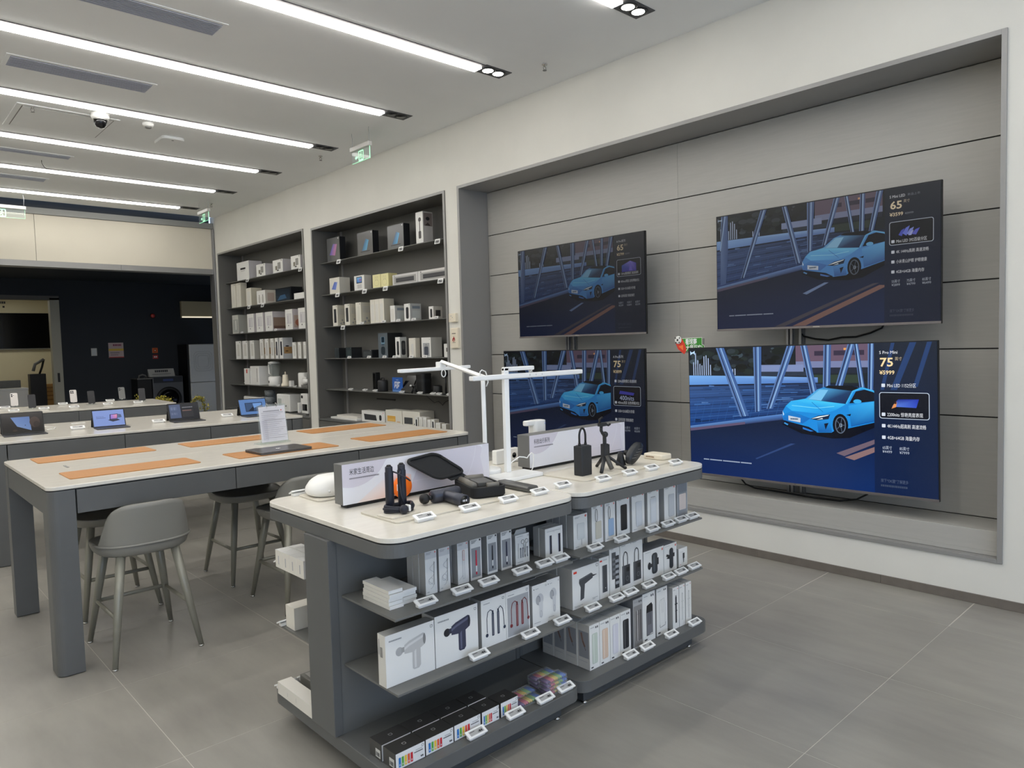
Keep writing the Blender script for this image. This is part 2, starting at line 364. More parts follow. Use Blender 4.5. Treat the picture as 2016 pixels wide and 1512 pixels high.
MB().prism(rrect(-.11, -.15, .11, .15, .05), -.03, 0).build('body', CEIL, t, bev=.008, seg=3); MB().lathe([(.012, -.03), (.012, -.033)], n=12, c=(0, -.1, 0)).build('indicator', GREYP, t)
for (x, y), l in (((4.131, 3.997), 'sprinkler head between the light spots and the television wall'), ((4.055, 7.455), 'sprinkler head at the end of the middle light strip'), ((1.32, 7.45), 'sprinkler head at the corner of the access hatch'), ((4.058, 10.75), 'sprinkler head beside the far exit sign')):
    t = thing('sprinkler', l, 'sprinkler', (x, y, CZ), 0)
    MB().lathe([(.022, 0), (.022, -.006), (.009, -.008), (.009, -.022)], n=14).build('collar', CHROME, t)
    MB().tube([(-.012, 0, -.02), (-.014, 0, -.036), (0, 0, -.048)], .0025, 6).tube([(.012, 0, -.02), (.014, 0, -.036), (0, 0, -.048)], .0025, 6).lathe([(.016, -.048), (.016, -.051)], n=12).build('deflector', GREYP, t)
MB_w = MB().tube([(1.723, 9.42, CZ), (1.722, 9.41, 3.64), (1.74, 9.4, 3.6), (1.775, 9.4, 3.575)], .003, 6)
tag(MB_w.build('loose_wire', BLACK), 'thin dark wire hanging loose from the ceiling at left', 'wire')
GREENE = emit_mat('exit_green', S(70, 214, 140), 1.0)
def exit_sign(label, loc, rotz, w, arrow=True):
    t = thing('exit_sign', label, 'exit sign', loc, rotz)          # hangs from its hooks; local x along the sign, faces local -y
    h = CZ - loc[2]
    MB().box(-w / 2, -.022, -.045, w / 2, .022, 0).build('light_bar', mat('exit_bar', S(196, 194, 190), .4), t, bev=.006, seg=3)
    MB().box(-w / 2 + .012, -.004, -.16, w / 2 - .012, .004, -.045).build('acrylic_plate', ACRYL, t)
    e = MB().box(-w / 2 + .012, -.0042, -.163, w / 2 - .012, .0042, -.160).box(w / 2 - .0135, -.0042, -.16, w / 2 - .0115, .0042, -.045); e.build('lit_edge', GREENE, t)
    p = MB(); q = Pl(p, (-w / 2, -.0045, -.16), (1, 0, 0), (0, 0, 1), (0, -1, 0), w, .115)
    c = w * .52
    q.frame(c - .042, .012, c + .042, .098, .011, (1, 1, 1)); q.rect(c - .042, .0, c + .042, .012, (1, 1, 1))
    q.ell(c + .004, .082, .008, .008, (1, 1, 1), 10); q.line([(c + .004, .072), (c - .004, .048), (c + .012, .03), (c + .004, .012)], .009, (1, 1, 1)); q.line([(c - .004, .048), (c - .016, .03), (c - .028, .03)], .008, (1, 1, 1)); q.line([(c - .022, .06), (c - .008, .068), (c + .01, .062), (c + .022, .05)], .007, (1, 1, 1))
    if arrow: q.poly([(c - .115, .045), (c - .09, .068), (c - .09, .055), (c - .06, .055), (c - .06, .035), (c - .09, .035), (c - .09, .022)], (1, 1, 1))
    p.build('pictogram', GREENE, t)
    for s in (-1, 1):
        x = s * (w / 2 - .02); MB().tube([(x - s * .0, .0, 0), (x, 0, .03), (x + .004, .0, h * .55), (x - .004, 0, h - .02), (x, 0, h)], .0022, 6).build('hanger', ALU, t)
exit_sign('green running man exit sign hanging nearest, above the cabinets', (3.9, 6.35, 3.53), -PI / 2, .355)
exit_sign('green exit sign hanging in the far corner', (3.88, 10.58, 3.53), -PI / 2, .39)
exit_sign('wide exit sign at the left edge before the back wall', (1.60, 11.44, 3.50), 0, .56, False)

# ================================================================== TELEVISIONS
def mixc(a, b, t): return tuple(x * (1 - t) + y * t for x, y in zip(a, b))
def screen_picture(q, kind, ov, dim):
    """street picture in a 16 x 9 frame; q maps u,v to the screen"""
    kx = q.W / 16.0; ky = q.H / 9.0
    def P(pts): return [(u * kx, v * ky) for u, v in pts]
    sat = ov.get('sat', 1.0)
    def c(r, g, b_):
        k = S(r, g, b_); l = .25 * k[0] + .55 * k[1] + .2 * k[2]; return tuple(dim * (l + (x - l) * sat) for x in k)
    rnd = random.Random(3)
    q.grad(0, 0, q.W, q.H, c(10, 30, 70), c(22, 28, 36))
    q.poly(P([(0, 6.6), (16, 6.4), (16, 9), (0, 9)]), None, [c(24, 34, 44), c(24, 34, 44), c(18, 22, 26), c(20, 26, 34)])
    for k in range(70):                                              # trees and buildings behind the bridge
        u = rnd.uniform(.2, 7.8); v = rnd.uniform(7.3, 8.9); a = rnd.uniform(.1, .5)
        q.ell(u * kx, min(v, 8.9 - a * .5) * ky, a * kx, a * .5 * ky, c(*[rnd.choice(((18, 26, 24), (30, 42, 40), (44, 56, 62), (12, 18, 18), (8, 12, 14), (58, 74, 84)))][0]), 9)
    q.rect(7.9 * kx, 7.95 * ky, 12.5 * kx, 8.97 * ky, c(104, 84, 104)); q.rect(7.9 * kx, 7.55 * ky, 12.5 * kx, 7.95 * ky, c(120, 130, 170)); q.rect(8.6 * kx, 7.2 * ky, 12.5 * kx, 7.55 * ky, c(30, 38, 56))
    for u in (9.1, 10.3, 11.4): q.rect(u * kx, 8.3 * ky, (u + .7) * kx, 8.6 * ky, c(52, 44, 66))
    q.rect(10.9 * kx, 8.62 * ky, 11.3 * kx, 8.75 * ky, c(230, 160, 90))
    q.rect(5.4 * kx, 7.3 * ky, 8.4 * kx, 7.75 * ky, c(126, 142, 186)); q.rect(5.5 * kx, 7.02 * ky, 9 * kx, 7.3 * ky, c(40, 52, 70)); q.rect(8.8 * kx, 6.6 * ky, 11.8 * kx, 7.1 * ky, c(46, 62, 50))
    for k in range(13): 
        u = .35 + k * .17 + (k // 9) * 1.2; hh = rnd.uniform(.7, 1.6) if k < 9 else rnd.uniform(.3, .55)
        q.rect(u * kx, 7.06 * ky, (u + .065) * kx, (7.06 + hh) * ky, c(176, 196, 232))
    q.poly(P([(0, 6.35), (9.3, 6.6), (9.3, 6.93), (5.4, 7.0), (0, 7.04)]), None, [c(96, 150, 220), c(80, 120, 190), c(110, 150, 214), c(130, 180, 236), c(120, 176, 240)])
    q.poly(P([(0, 6.22), (9.3, 6.52), (9.3, 6.6), (0, 6.35)]), c(22, 34, 60))
    q.poly(P([(0, 3.35), (9.4, 4.7), (13, 5.2), (13, 6.3), (9.3, 6.52), (0, 6.22)]), None, [c(26, 66, 132), c(26, 58, 112), c(16, 32, 64), c(18, 34, 66), c(34, 60, 104), c(50, 84, 138)])
    for k in range(46):
        u = rnd.uniform(.05, 8.6); l = rnd.uniform(.3, 1.6); f = rnd.random(); v = (3.42 + .14 * u) * (1 - f) + (6.2 + .03 * u) * f; s_ = .14 * (1 - f) + .03 * f; hh = rnd.uniform(.03, .14)
        q.poly(P([(u, v), (u + l, v + l * s_), (u + l, v + l * s_ + hh * .6), (u, v + hh)]), c(*rnd.choice(((60, 104, 168), (16, 34, 66), (20, 44, 84), (80, 120, 178), (34, 70, 124)))))
    for k in range(9):                                               # railing wires
        v0 = 3.65 + k * .29; v1 = 4.85 + k * .19; q.line(P([(0, v0), (9.5, v1)]), .03 * ky, c(58, 100, 160) if k % 2 else c(14, 34, 70))
    for k in range(12): u = .3 + k * .62; q.line(P([(u, 3.5 + u * .135), (u + .4, 5.2 + u * .06)]), .022 * kx, c(48, 92, 152))
    q.poly(P([(0, 3.0), (8, 4.3), (9.4, 4.6), (9.4, 4.75), (7.0, 4.52), (0, 3.36)]), None, [c(52, 50, 78), c(40, 56, 104), c(30, 50, 100), c(60, 100, 170), c(92, 140, 204), c(96, 140, 200)])
    q.poly(P([(0, 3.0), (4.3, 3.7), (4.3, 3.86), (0, 3.2)]), c(96, 84, 112))
    q.poly(P([(0, 0), (16, 0), (16, 5.0), (9, 4.45), (0, 3.0)]), None, [c(8, 34, 88), c(12, 46, 104), c(14, 22, 38), c(16, 28, 54), c(22, 36, 66)])
    if kind == 'A': BE = [[(2.2, 8.97), (2.83, 8.97), (4.6, 4.3), (3.94, 4.2)], [(4.99, 8.97), (5.58, 8.97), (5.49, 4.69), (5.04, 4.57)], [(7.33, 8.97), (7.87, 8.97), (6.32, 4.83), (5.85, 4.81)], [(8.22, 8.97), (8.65, 8.97), (9.27, 6.0), (8.84, 5.8)],
                         [(9.69, 8.97), (10.16, 8.97), (10.07, 6.3), (9.6, 6.1)], [(11.15, 8.97), (11.59, 8.97), (10.8, 6.3), (10.35, 6.3)], [(11.5, 8.97), (11.76, 8.97), (12.12, 6.3), (11.82, 6.3)], [(12.32, 8.97), (12.71, 8.97), (12.59, 6.1), (12.29, 6.1)], [(14.6, 8.97), (14.9, 8.97), (14.0, 6.6), (13.7, 6.6)], [(15.5, 8.97), (15.75, 8.97), (15.1, 6.7), (14.9, 6.7)]]
    else: BE = [[(.42, 8.97), (1.0, 8.97), (1.0, 6.2), (.8, 3.6), (.3, 3.5), (.35, 6.2)], [(3.76, 8.97), (4.26, 8.97), (2.48, 4.2), (2.06, 3.9)], [(5.45, 8.97), (5.83, 8.97), (6.94, 4.8), (6.52, 4.6)], [(7.34, 8.97), (7.88, 8.97), (7.72, 5.5), (7.35, 5.4)],
                [(9.26, 8.97), (9.7, 8.97), (8.76, 5.86), (8.4, 5.7)], [(10.0, 8.97), (10.25, 8.97), (10.69, 6.3), (10.44, 6.3)], [(11.05, 8.97), (11.38, 8.97), (11.32, 6.3), (10.98, 6.3)], [(12.11, 8.97), (12.55, 8.97), (11.93, 6.3), (11.6, 6.3)], [(14.9, 8.97), (15.2, 8.97), (14.6, 6.8), (14.3, 6.8)]]
    for i, be in enumerate(BE):
        n = len(be); q.poly(P(be), None, [c(92, 124, 176) if k in (0, n - 1) else c(58, 92, 150) for k in range(n)])
        (a, b1), (a2, b2) = be[0], be[-1]; (e, f1), (g, h1) = be[1], be[n - 2] if n == 4 else be[2]
        q.line(P([(a * .72 + e * .28, b1), (a2 * .72 + (be[n - 2][0]) * .28, b2)]), .07 * kx, c(22, 40, 78)); q.line(P([(a * .4 + e * .6, b1), (a2 * .4 + (be[n - 2][0]) * .6, b2 + .05)]), .08 * kx, c(140, 178, 222))
    # lane marks
    if kind == 'A':
        q.poly(P([(10.39, 2.2), (10.87, 2.05), (13.78, 3.5), (13.3, 3.5)]), c(112, 96, 110)); q.poly(P([(10.9, 1.98), (11.45, 1.85), (14.6, 3.4), (14.2, 3.45)]), c(140, 112, 112)); q.poly(P([(5, 1.4), (5.1, 1.35), (7.8, 2.6), (7.5, 2.6)]), c(46, 70, 120))
    else:
        q.poly(P([(4.8, .02), (5.6, .02), (12.3, 2.75), (11.9, 2.75)]), c(82, 76, 88)); q.poly(P([(6.2, .02), (7.2, .02), (12.9, 2.55), (12.3, 2.6)]), c(150, 104, 92)); q.poly(P([(7.0, 2.4), (7.3, 2.3), (8.9, 3.05), (8.6, 3.08)]), c(110, 140, 190))
    # the blue car
    q.poly(P([(6.9, 3.85), (8.2, 3.3), (10.2, 3.1), (11.2, 3.2), (13.2, 4.2), (13.2, 4.6), (9, 4.6)]), c(6, 10, 24))
    q.poly(P([(6.98, 4.7), (6.95, 4.46), (7.02, 4.07), (8.22, 3.85), (9.22, 3.42), (10.12, 3.47), (10.3, 3.6), (11.03, 3.76), (13.12, 4.36), (13.13, 5.44), (12.93, 5.88), (12.38, 6.22), (11.25, 6.4), (9.98, 6.41), (9.27, 6.17), (8.49, 5.56), (7.55, 5.38), (7.19, 5.05)]), c(26, 140, 222))
    q.poly(P([(7.19, 5.05), (7.6, 4.75), (9.6, 4.6), (10.4, 4.9), (11.0, 5.28), (9.77, 5.41), (8.49, 5.56), (7.55, 5.38)]), None, [c(40, 170, 240), c(52, 180, 246), c(30, 150, 230), c(34, 160, 236), c(60, 190, 246), c(70, 205, 250), c(60, 190, 246), c(50, 180, 246)])
    q.line(P([(7.6, 5.1), (9.2, 4.98), (10.3, 5.12)]), .04 * ky, c(120, 220, 252)); q.line(P([(8.9, 5.35), (9.6, 4.75)]), .03 * ky, c(16, 110, 190))
    q.poly(P([(7.0, 4.5), (7.6, 4.72), (8.8, 4.3), (8.3, 3.95), (7.0, 4.1)]), None, [c(24, 130, 210)] * 2 + [c(20, 110, 196)] * 3)
    q.poly(P([(9.2, 4.2), (10.0, 4.3), (10.15, 3.5), (9.3, 3.45)]), None, [c(30, 140, 220), c(34, 150, 230), c(16, 100, 180), c(14, 90, 170)])
    q.poly(P([(11.15, 5.2), (12.9, 5.55), (13.1, 5.3), (13.1, 4.4), (11.3, 3.9)]), None, [c(40, 160, 234), c(60, 180, 244), c(30, 140, 220), c(14, 92, 170), c(14, 96, 176)])
    q.poly(P([(8.54, 5.53), (9.77, 5.41), (11.01, 5.3), (11.38, 6.11), (9.98, 6.29), (9.32, 6.19)]), None, [c(90, 180, 230), c(26, 60, 110), c(20, 40, 80), c(30, 60, 100), c(46, 110, 170), c(80, 170, 226)])
    q.poly(P([(8.7, 5.54), (9.5, 5.46), (9.95, 6.15), (9.4, 6.15)]), c(120, 196, 240)); q.poly(P([(9.7, 6.3), (9.98, 6.43), (11.34, 6.42), (11.9, 6.27), (11.4, 6.1), (9.97, 6.26)]), c(10, 14, 24))
    q.line(P([(11.03, 5.3), (11.42, 6.08), (11.95, 6.3), (12.6, 6.12), (12.95, 5.82)]), .09 * ky, c(60, 180, 240))
    q.poly(P([(11.2, 5.34), (11.85, 5.4), (12.7, 5.52), (12.92, 5.78), (12.6, 6.05), (12.1, 6.2), (11.6, 6.08)]), c(10, 16, 30)); q.ell(11.68 * kx, 5.47 * ky, .24 * kx, .13 * ky, c(56, 176, 240), 12)
    q.poly(P([(7.0, 4.12), (7.45, 4.02), (8.7, 3.75), (9.22, 3.45), (8.3, 3.5), (7.07, 3.85)]), c(8, 18, 40)); q.poly(P([(7.36, 4.43), (7.36, 4.12), (8.15, 4.01), (8.16, 4.3)]), c(196, 210, 226)); q.dash(7.5 * kx, 4.17 * ky, .5 * kx, .1 * ky, c(60, 80, 110), 4)
    q.poly(P([(8.79, 4.27), (9.29, 4.5), (10.04, 4.61), (9.94, 4.31), (9.28, 4.2)]), c(20, 40, 70)); q.poly(P([(8.85, 4.28), (9.3, 4.36), (9.9, 4.52), (9.98, 4.58), (9.3, 4.45)]), c(240, 250, 255)); q.poly(P([(9.2, 4.24), (9.6, 4.3), (9.55, 4.36)]), c(230, 246, 255)); q.poly(P([(6.98, 4.72), (7.02, 4.4), (7.08, 4.5)]), c(220, 240, 255))
    q.poly(P([(9.66, 4.01), (9.94, 4.07), (9.75, 3.64)]), c(10, 20, 44)); q.poly(P([(11.0, 4.62), (11.3, 4.7), (11.25, 4.55)]), c(10, 20, 40)); q.poly(P([(7.1, 3.98), (7.35, 3.86), (7.3, 3.78), (7.05, 3.9)]), c(60, 150, 220)); q.poly(P([(8.3, 3.72), (9.0, 3.5), (8.8, 3.46), (8.3, 3.6)]), c(40, 120, 210))
    q.ell(10.66 * kx, 3.97 * ky, .47 * kx, .7 * ky, c(6, 10, 20)); q.ring(10.66 * kx, 3.97 * ky, .3 * kx, .5 * ky, .06 * kx, c(96, 110, 130)); q.ell(10.68 * kx, 3.96 * ky, .09 * kx, .13 * ky, c(180, 196, 210), 10)
    for k in range(5): a = k * 1.256; q.line([(10.67 * kx, 3.97 * ky), (10.67 * kx + .28 * kx * math.cos(a), 3.97 * ky + .46 * ky * math.sin(a))], .05 * kx, c(70, 84, 104))
    # information column
    q.poly(P([(12.62, 0), (16, 0), (16, 9), (12.66, 9)]), None, [c(15, 34, 74), c(14, 32, 68), c(22, 32, 48), c(22, 32, 48)])
    if kind == 'A':
        for be in ([(14.6, 8.97), (14.95, 8.97), (13.9, 6.2), (13.55, 6.2)], [(13.6, 8.97), (13.8, 8.97), (13.2, 6.2), (13.0, 6.2)], [(15.5, 8.97), (15.75, 8.97), (15.0, 6.4), (14.75, 6.4)]): q.poly(P(be), c(34, 62, 110))
    q.poly(P([(12.66, 4.5), (13.2, 4.7), (13.2, 5.6), (12.66, 6.0)]), c(12, 34, 64))
    WH, GO = c(236, 240, 246), c(250, 224, 170)
    q.text(ov['t'], 12.95 * kx, 8.33 * ky, .19 * ky, WH, ov['tw'] * kx)
    if 'new' in ov: q.text(ov['new'], 14.05 * kx, 8.36 * ky, .13 * ky, c(120, 130, 146), .75 * kx)
    q.text(ov['n'], 12.97 * kx, 7.6 * ky, .52 * ky, GO, .74 * kx, .02); q.text('英寸', 13.8 * kx, 7.95 * ky, .17 * ky, c(200, 184, 150), .38 * kx)
    q.text('¥' + ov['p'], 12.96 * kx, 7.12 * ky, .24 * ky, GO, .82 * kx, .015)
    if 'old' in ov: q.text('¥' + ov['old'], 13.9 * kx, 7.14 * ky, .15 * ky, c(130, 138, 150), .5 * kx); q.line(P([(13.88, 7.22), (14.42, 7.22)]), .02 * ky, c(130, 138, 150))
    v = ov['card']
    q.k += 2; q.rr(12.93 * kx, v * ky, 15.6 * kx, (v + 1.56) * ky, .14 * kx, c(200, 214, 232)); q.rr(12.965 * kx, (v + .035) * ky, 15.565 * kx, (v + 1.525) * ky, .12 * kx, c(12, 16, 28))
    ov['art'](q, kx, ky, v, c)
    for s, vv, wd in ov['lines']:
        q.rr(13.06 * kx, vv * ky, 13.26 * kx, (vv + .2) * ky, .03 * kx, c(220, 228, 240)); q.text(s, 13.36 * kx, vv * ky, .2 * ky, WH, wd * kx)
    u = 13.08
    for s, pr in ov['sizes']: q.text(s, u * kx, 2.68 * ky, .17 * ky, c(190, 200, 216), .52 * kx); q.text('¥' + pr, u * kx, 2.45 * ky, .16 * ky, c(190, 200, 216), .52 * kx); u += .93
    q.text('按下“OK键”了解更多', 12.97 * kx, .7 * ky, .17 * ky, c(84, 96, 120), 1.5 * kx); q.dash(12.97 * kx, .42 * ky, 1.45 * kx, .12 * ky, c(60, 72, 96), 8)
    [q.dash(u_ * kx, .99 * ky, w_ * kx, .075 * ky, c(170, 184, 206), 9 + k_) for k_, (u_, w_) in enumerate(((1.06, .42), (1.56, .95), (2.58, 1.3), (3.95, .78)))]
    q.rr(.15 * kx, 8.62 * ky, .52 * kx, 8.72 * ky, .02, c(190, 220, 250))
def art_shine(q, kx, ky, v, c):
    q.poly([(13.63 * kx, (v + .72) * ky), (14.92 * kx, (v + .68) * ky), (15.06 * kx, (v + 1.18) * ky), (13.96 * kx, (v + 1.16) * ky)], None, [c(90, 130, 220), c(50, 80, 200), c(30, 50, 170), c(24, 40, 140)])
    q.poly([(13.6 * kx, (v + .6) * ky), (13.85 * kx, (v + .7) * ky), (13.9 * kx, (v + 1.0) * ky), (13.72 * kx, (v + .86) * ky)], c(230, 150, 90)); q.ell(13.82 * kx, (v + .95) * ky, .06 * kx, .08 * ky, c(60, 34, 30), 8)
def art_crystal(q, kx, ky, v, c):
    for (u, w, t, col) in ((13.5, .35, .5, (60, 80, 220)), (13.75, .4, .75, (96, 120, 250)), (14.0, .4, .55, (130, 150, 255)), (14.3, .45, .4, (80, 90, 230)), (14.1, .3, .2, (170, 180, 255))):
        q.poly([(u * kx, (v + .5 + t * .3) * ky), ((u + w * .6) * kx, (v + .55) * ky), ((u + w * 1.1) * kx, (v + .75 + t * .6) * ky), ((u + w * .5) * kx, (v + .7 + t * .5) * ky)], c(*col))
def art_room(q, kx, ky, v, c):
    q.poly([(13.5 * kx, (v + .4) * ky), (15.1 * kx, (v + .4) * ky), (15.1 * kx, (v + 1.1) * ky), (14.45 * kx, (v + 1.35) * ky), (13.5 * kx, (v + 1.0) * ky)], None, [c(60, 50, 190), c(70, 50, 200), c(60, 60, 200), c(150, 130, 250), c(50, 90, 200)])
    q.poly([(14.3 * kx, (v + .45) * ky), (14.7 * kx, (v + .45) * ky), (14.45 * kx, (v + 1.3) * ky)], c(120, 100, 240))
def art_nits(q, kx, ky, v, c):
    q.poly([(13.5 * kx, (v + .95) * ky), (14.9 * kx, (v + .85) * ky), (15.0 * kx, (v + 1.05) * ky), (13.6 * kx, (v + 1.2) * ky)], c(70, 70, 190)); q.text('400nits', 13.55 * kx, (v + .45) * ky, .38 * ky, c(200, 214, 250), 1.4 * kx)
def television(label, X, y1, w, z0, h, kind, ov, dim, roll=0.0, foot=True):
    t = thing('television', label, 'television', (X, y1 - w / 2, z0), 0); t.rotation_euler = (roll, 0, 0)
    MB().box(0.002, -w / 2, .0, .022, w / 2, h).build('panel_body', BLACK, t, bev=.002)
    MB().box(.022, -w * .32, h * .1, .06, w * .32, h * .62).build('rear_housing', BLACK, t, bev=.006)
    MB().box(.06, -.2, h * .25, 4.838 - X, .2, h * .6).build('wall_bracket', BLACK, t)
    m = MB(); bz = .016 if foot else .012
    q = Pl(m, (.0016, w / 2 - .005, bz), (0, -1, 0), (0, 0, 1), (-1, 0, 0), w - .01, h - bz - .005, 1.6e-5)
    screen_picture(q, kind, ov, dim)
    m.build('screen', attr_mat('screen_' + ov['id'], .22, 0, 1.0, .35), t)
    s = MB().box(-.004, -w / 2, 0, .002, w / 2, bz - .001); s.build('chin', mat('tv_chin', S(128, 122, 122), .35, .5), t, bev=.001)
    MB().box(-.0052, -.022, .005, -.0042, .022, bz - .005).build('logo', CHROME, t)
    return t
television('sixty five inch television at top right showing the 3599 price', 4.615, 2.806, 1.444, 1.552, .815, 'B', dict(id='a', sat=.72, t='S Mini LED', tw=.95, new='新品上市', n='65', p='3599', old='3999', card=5.18, art=art_crystal,
    lines=[('Mini LED 392百级分区', 5.33, 1.85), ('4K 144Hz高刷 高速流畅', 4.63, 1.95), ('小米青山护眼 护眼健康', 3.97, 1.85), ('4GB+64GB 海量内存', 3.3, 1.7)], sizes=[('55英寸', '2899'), ('75英寸', '4799'), ('85英寸', '6499')]), .43)
television('brightest seventy five inch television at lower right showing the 5999 price', 4.565, 3.008, 1.656, .516, .932, 'A', dict(id='b', t='S Pro Mini', tw=1.0, n='75', p='5999', card=4.5, art=art_shine,
    lines=[('Mini LED 1152分区', 6.37, 1.55), ('2200nits 惊艳亮度表现', 4.65, 1.9), ('4K144Hz超高刷 高速流畅', 3.97, 2.05), ('4GB+64GB 海量内存', 3.28, 1.72)], sizes=[('65英寸', '4499'), ('85英寸', '7999')]), 1.0, -.012)
television('dim sixty five inch television at top left showing the 2799 price', 4.615, 4.872, 1.442, 1.553, .803, 'B', dict(id='c', sat=.8, t='A Pro系列', tw=1.0, n='65', p='2799', old='2999', card=5.18, art=art_room,
    lines=[('120Hz高刷模式 极速高刷', 5.33, 1.95), ('400nits亮度 出色明暗对比', 4.63, 2.05), ('2GB+32GB超大存储', 3.97, 1.6), ('远场语音 智能操控', 3.3, 1.5)], sizes=[('55英寸', '2299'), ('75英寸', '3899'), ('85英寸', '5599')]), .2)
television('dim seventy five inch television at lower left behind the desk lamps', 4.565, 5.05, 1.64, .516, .924, 'A', dict(id='d', sat=.92, t='A Pro系列', tw=1.0, n='75', p='3899', card=4.5, art=art_nits,
    lines=[('120Hz高刷模式 极速高刷', 6.37, 1.85), ('400nits亮度 出色明暗对比', 4.65, 2.1), ('2GB+32GB超大存储', 3.97, 1.6), ('远场语音 智能操控', 3.28, 1.5)], sizes=[('55英寸', '2299'), ('65英寸', '2799'), ('85英寸', '5599')]), .34)
for y0, l in ((2.345, 'vertical aluminium mounting rail pair behind the right televisions'), (4.45, 'vertical aluminium mounting rail pair behind the left televisions')):
    r_ = MB().box(-.014, -.066, 0, -.001, .066, 1.85).build('mounting_rail', GREYP, NICHE, (.357, y0 - 1.03, .406)); r_['label'] = l
    for dy in (-.052, .012, .04): MB().box(-.032, dy, 0, -.0142, dy + .016, 1.85).build('profile', ALU, r_)
pts = [(4.86, 2.30, 1.52), (4.855, 2.28, 1.50), (4.85, 2.2, 1.48), (4.85, 2.11, 1.47), (4.85, 2.02, 1.487), (4.85, 1.93, 1.487), (4.85, 1.84, 1.51), (4.85, 1.77, 1.54), (4.86, 1.74, 1.6)]
tag(MB().tube(pts, .006, 8).build('power_cable', BLACK), 'black power cable sagging under the upper right television', 'cable')
pts = [(4.80, 2.78, .56), (4.80, 2.77, .50), (4.80, 2.70, .43), (4.79, 2.62, .412), (4.78, 2.44, .412), (4.76, 2.3, .412), (4.74, 2.15, .412), (4.76, 2.0, .412), (4.78, 1.9, .43), (4.80, 1.84, .47), (4.8, 1.82, .56)]
tag(MB().tube(pts, .006, 8).build('power_cable', BLACK), 'black power cable lying on the niche ledge under the brightest television', 'cable')
# football sign tucked behind the bright television
t = thing('football_sign', 'green and red football advertising card above the brightest television', 'sign', (4.6, 3.03, 1.40))
m = MB(); q = Pl(m, (0, .125, 0), (0, -1, 0), (0, 0, 1), (-1, 0, 0), .25, .13, 1e-4)
g = S(60, 150, 50)
m.prism([(0, 0)], 0, 0) if False else None
q.poly([(.05, .012), (.25, .012), (.25, .055), (.232, .06), (.232, .112), (.06, .108)], g); q.line([(.06, .108), (.232, .112), (.232, .06), (.25, .055), (.25, .012)], .004, S(230, 240, 220))
q.poly([(.0, .085), (.025, .03), (.08, -.01), (.1, .02), (.085, .07), (.06, .11)], S(226, 60, 40)); q.poly([(.03, .05), (.07, .02), (.07, .06)], S(250, 130, 60))
q.text('看球赛', .09, .066, .034, (1, 1, 1), .1, .02); q.text('大屏巨爽!', .095, .02, .034, (1, 1, 1), .14, .02)
m.build('card', PAPERM, t)
MB().box(.0005, -.125, 0, .004, .06, .105).build('backing', GREYP, t)
bl = MB().ball((-.004, .095, .098), .03, .25, 1, 1).build('ball', WHITEP, t)
m = MB(); q = Pl(m, (-.0125, .125, .068), (0, -1, 0), (0, 0, 1), (-1, 0, 0), .06, .06, 1e-4)
for u, v, r_ in ((.03, .03, .009), (.012, .045, .006), (.048, .045, .006), (.016, .01, .006), (.045, .012, .006)): q.poly([(u + r_ * math.cos(2 * PI * k / 5 + 1.57), v + r_ * math.sin(2 * PI * k / 5 + 1.57)) for k in range(5)], S(20))
m.build('ball_patches', PAPERM, t)

# ================================================================== TABLES
def long_table(label, cx, cy, rot, w, d, splits, z=.90, legs=True):
    """white topped table, origin at the floor under its middle; front is local -y"""
    t = thing('display_table', label, 'table', (cx, cy, 0), rot); a, c = w / 2, d / 2
    MB().prism(rrect(-a, -c, a, c, .045), z - .018, z).build('tabletop', TOPM, t, bev=.003)
    MB().prism(rrect(-a + .006, -c + .006, a - .006, c - .006, .04), z - .023, z - .018).build('shadow_gap', BLACK, t)
    zt = z - .023; zb = z - .138
    k = MB().box(-a + .12, -c + .02, zb, a - .12, -c + .04, zt).box(-a + .12, c - .04, zb, a - .12, c - .02, zt).box(-a + .004, -c + .12, zb, -a + .024, c - .12, zt).box(a - .024, -c + .12, zb, a - .004, c - .12, zt).box(-a + .12, -c + .04, zb + .01, a - .12, c - .04, zb + .02)
    k.build('apron', GREY, t)
    xs = [-a + .118] + [s for s in splits] + [a - .118]
    for x0, x1 in zip(xs[:-1], xs[1:]):
        MB().box(x0 + .002, -c + .002, zb, x1 - .002, -c + .019, zt - .002).build('drawer', GREY, t, bev=.0015)
    for x0, x1 in zip(xs[:-1], xs[1:]): MB().box(x0 + .002, c - .019, zb, x1 - .002, c - .002, zt - .002).build('drawer', GREY, t, bev=.0015)
    for sx in (-1, 1):
        for sy in (-1, 1):
            x0, x1 = (-a + .002, -a + .114) if sx < 0 else (a - .114, a - .002); y0, y1 = (-c + .002, -c + .13) if sy < 0 else (c - .13, c - .002)
            r = [0, 0, 0, 0]; r[{(1, 1): 0, (-1, 1): 1, (-1, -1): 2, (1, -1): 3}[(sx, sy)]] = .042
            MB().prism(rrect(x0, y0, x1, y1, r, 8), .004, zt).build('leg', GREY, t, bev=.0012)
    return t
T1 = (1.905, 4.48, 0); T1W, T1D = 2.52, 1.24
long_table('long white topped table with six tan leather mats, nearest the viewer', *T1, T1W, T1D, [-.387, .372])
m = MB().box(-1.05, -.046, .9, 1.05, .046, .9006).build('cable_flap', TOPM, bpy.data.objects['display_table'], (-.0, .05, 0)); 
MB().box(-1.056, -.046, .9, -1.044, .046, .9022).build('flap_end', GREYP, bpy.data.objects['display_table'], (0, .05, 0))
T2R = -.055
long_table('second white topped table carrying tablets on stands', 1.92, 6.88, T2R, 2.36, 1.38, [-.3, .35])
long_table('farthest white table carrying phones, before the dark opening', 1.55, 9.95, T2R, 2.9, 1.2, [-.5, .4])
def mat_(label, x, y, z=.9002, w=.628, d=.262):
    tag(MB().prism(rrect(-w / 2, -d / 2, w / 2, d / 2, .018), 0, .004).build('desk_mat', CORK, None, (x, y, z), 0, .001), label, 'desk mat', 'tan leather desk mats on the nearest table')
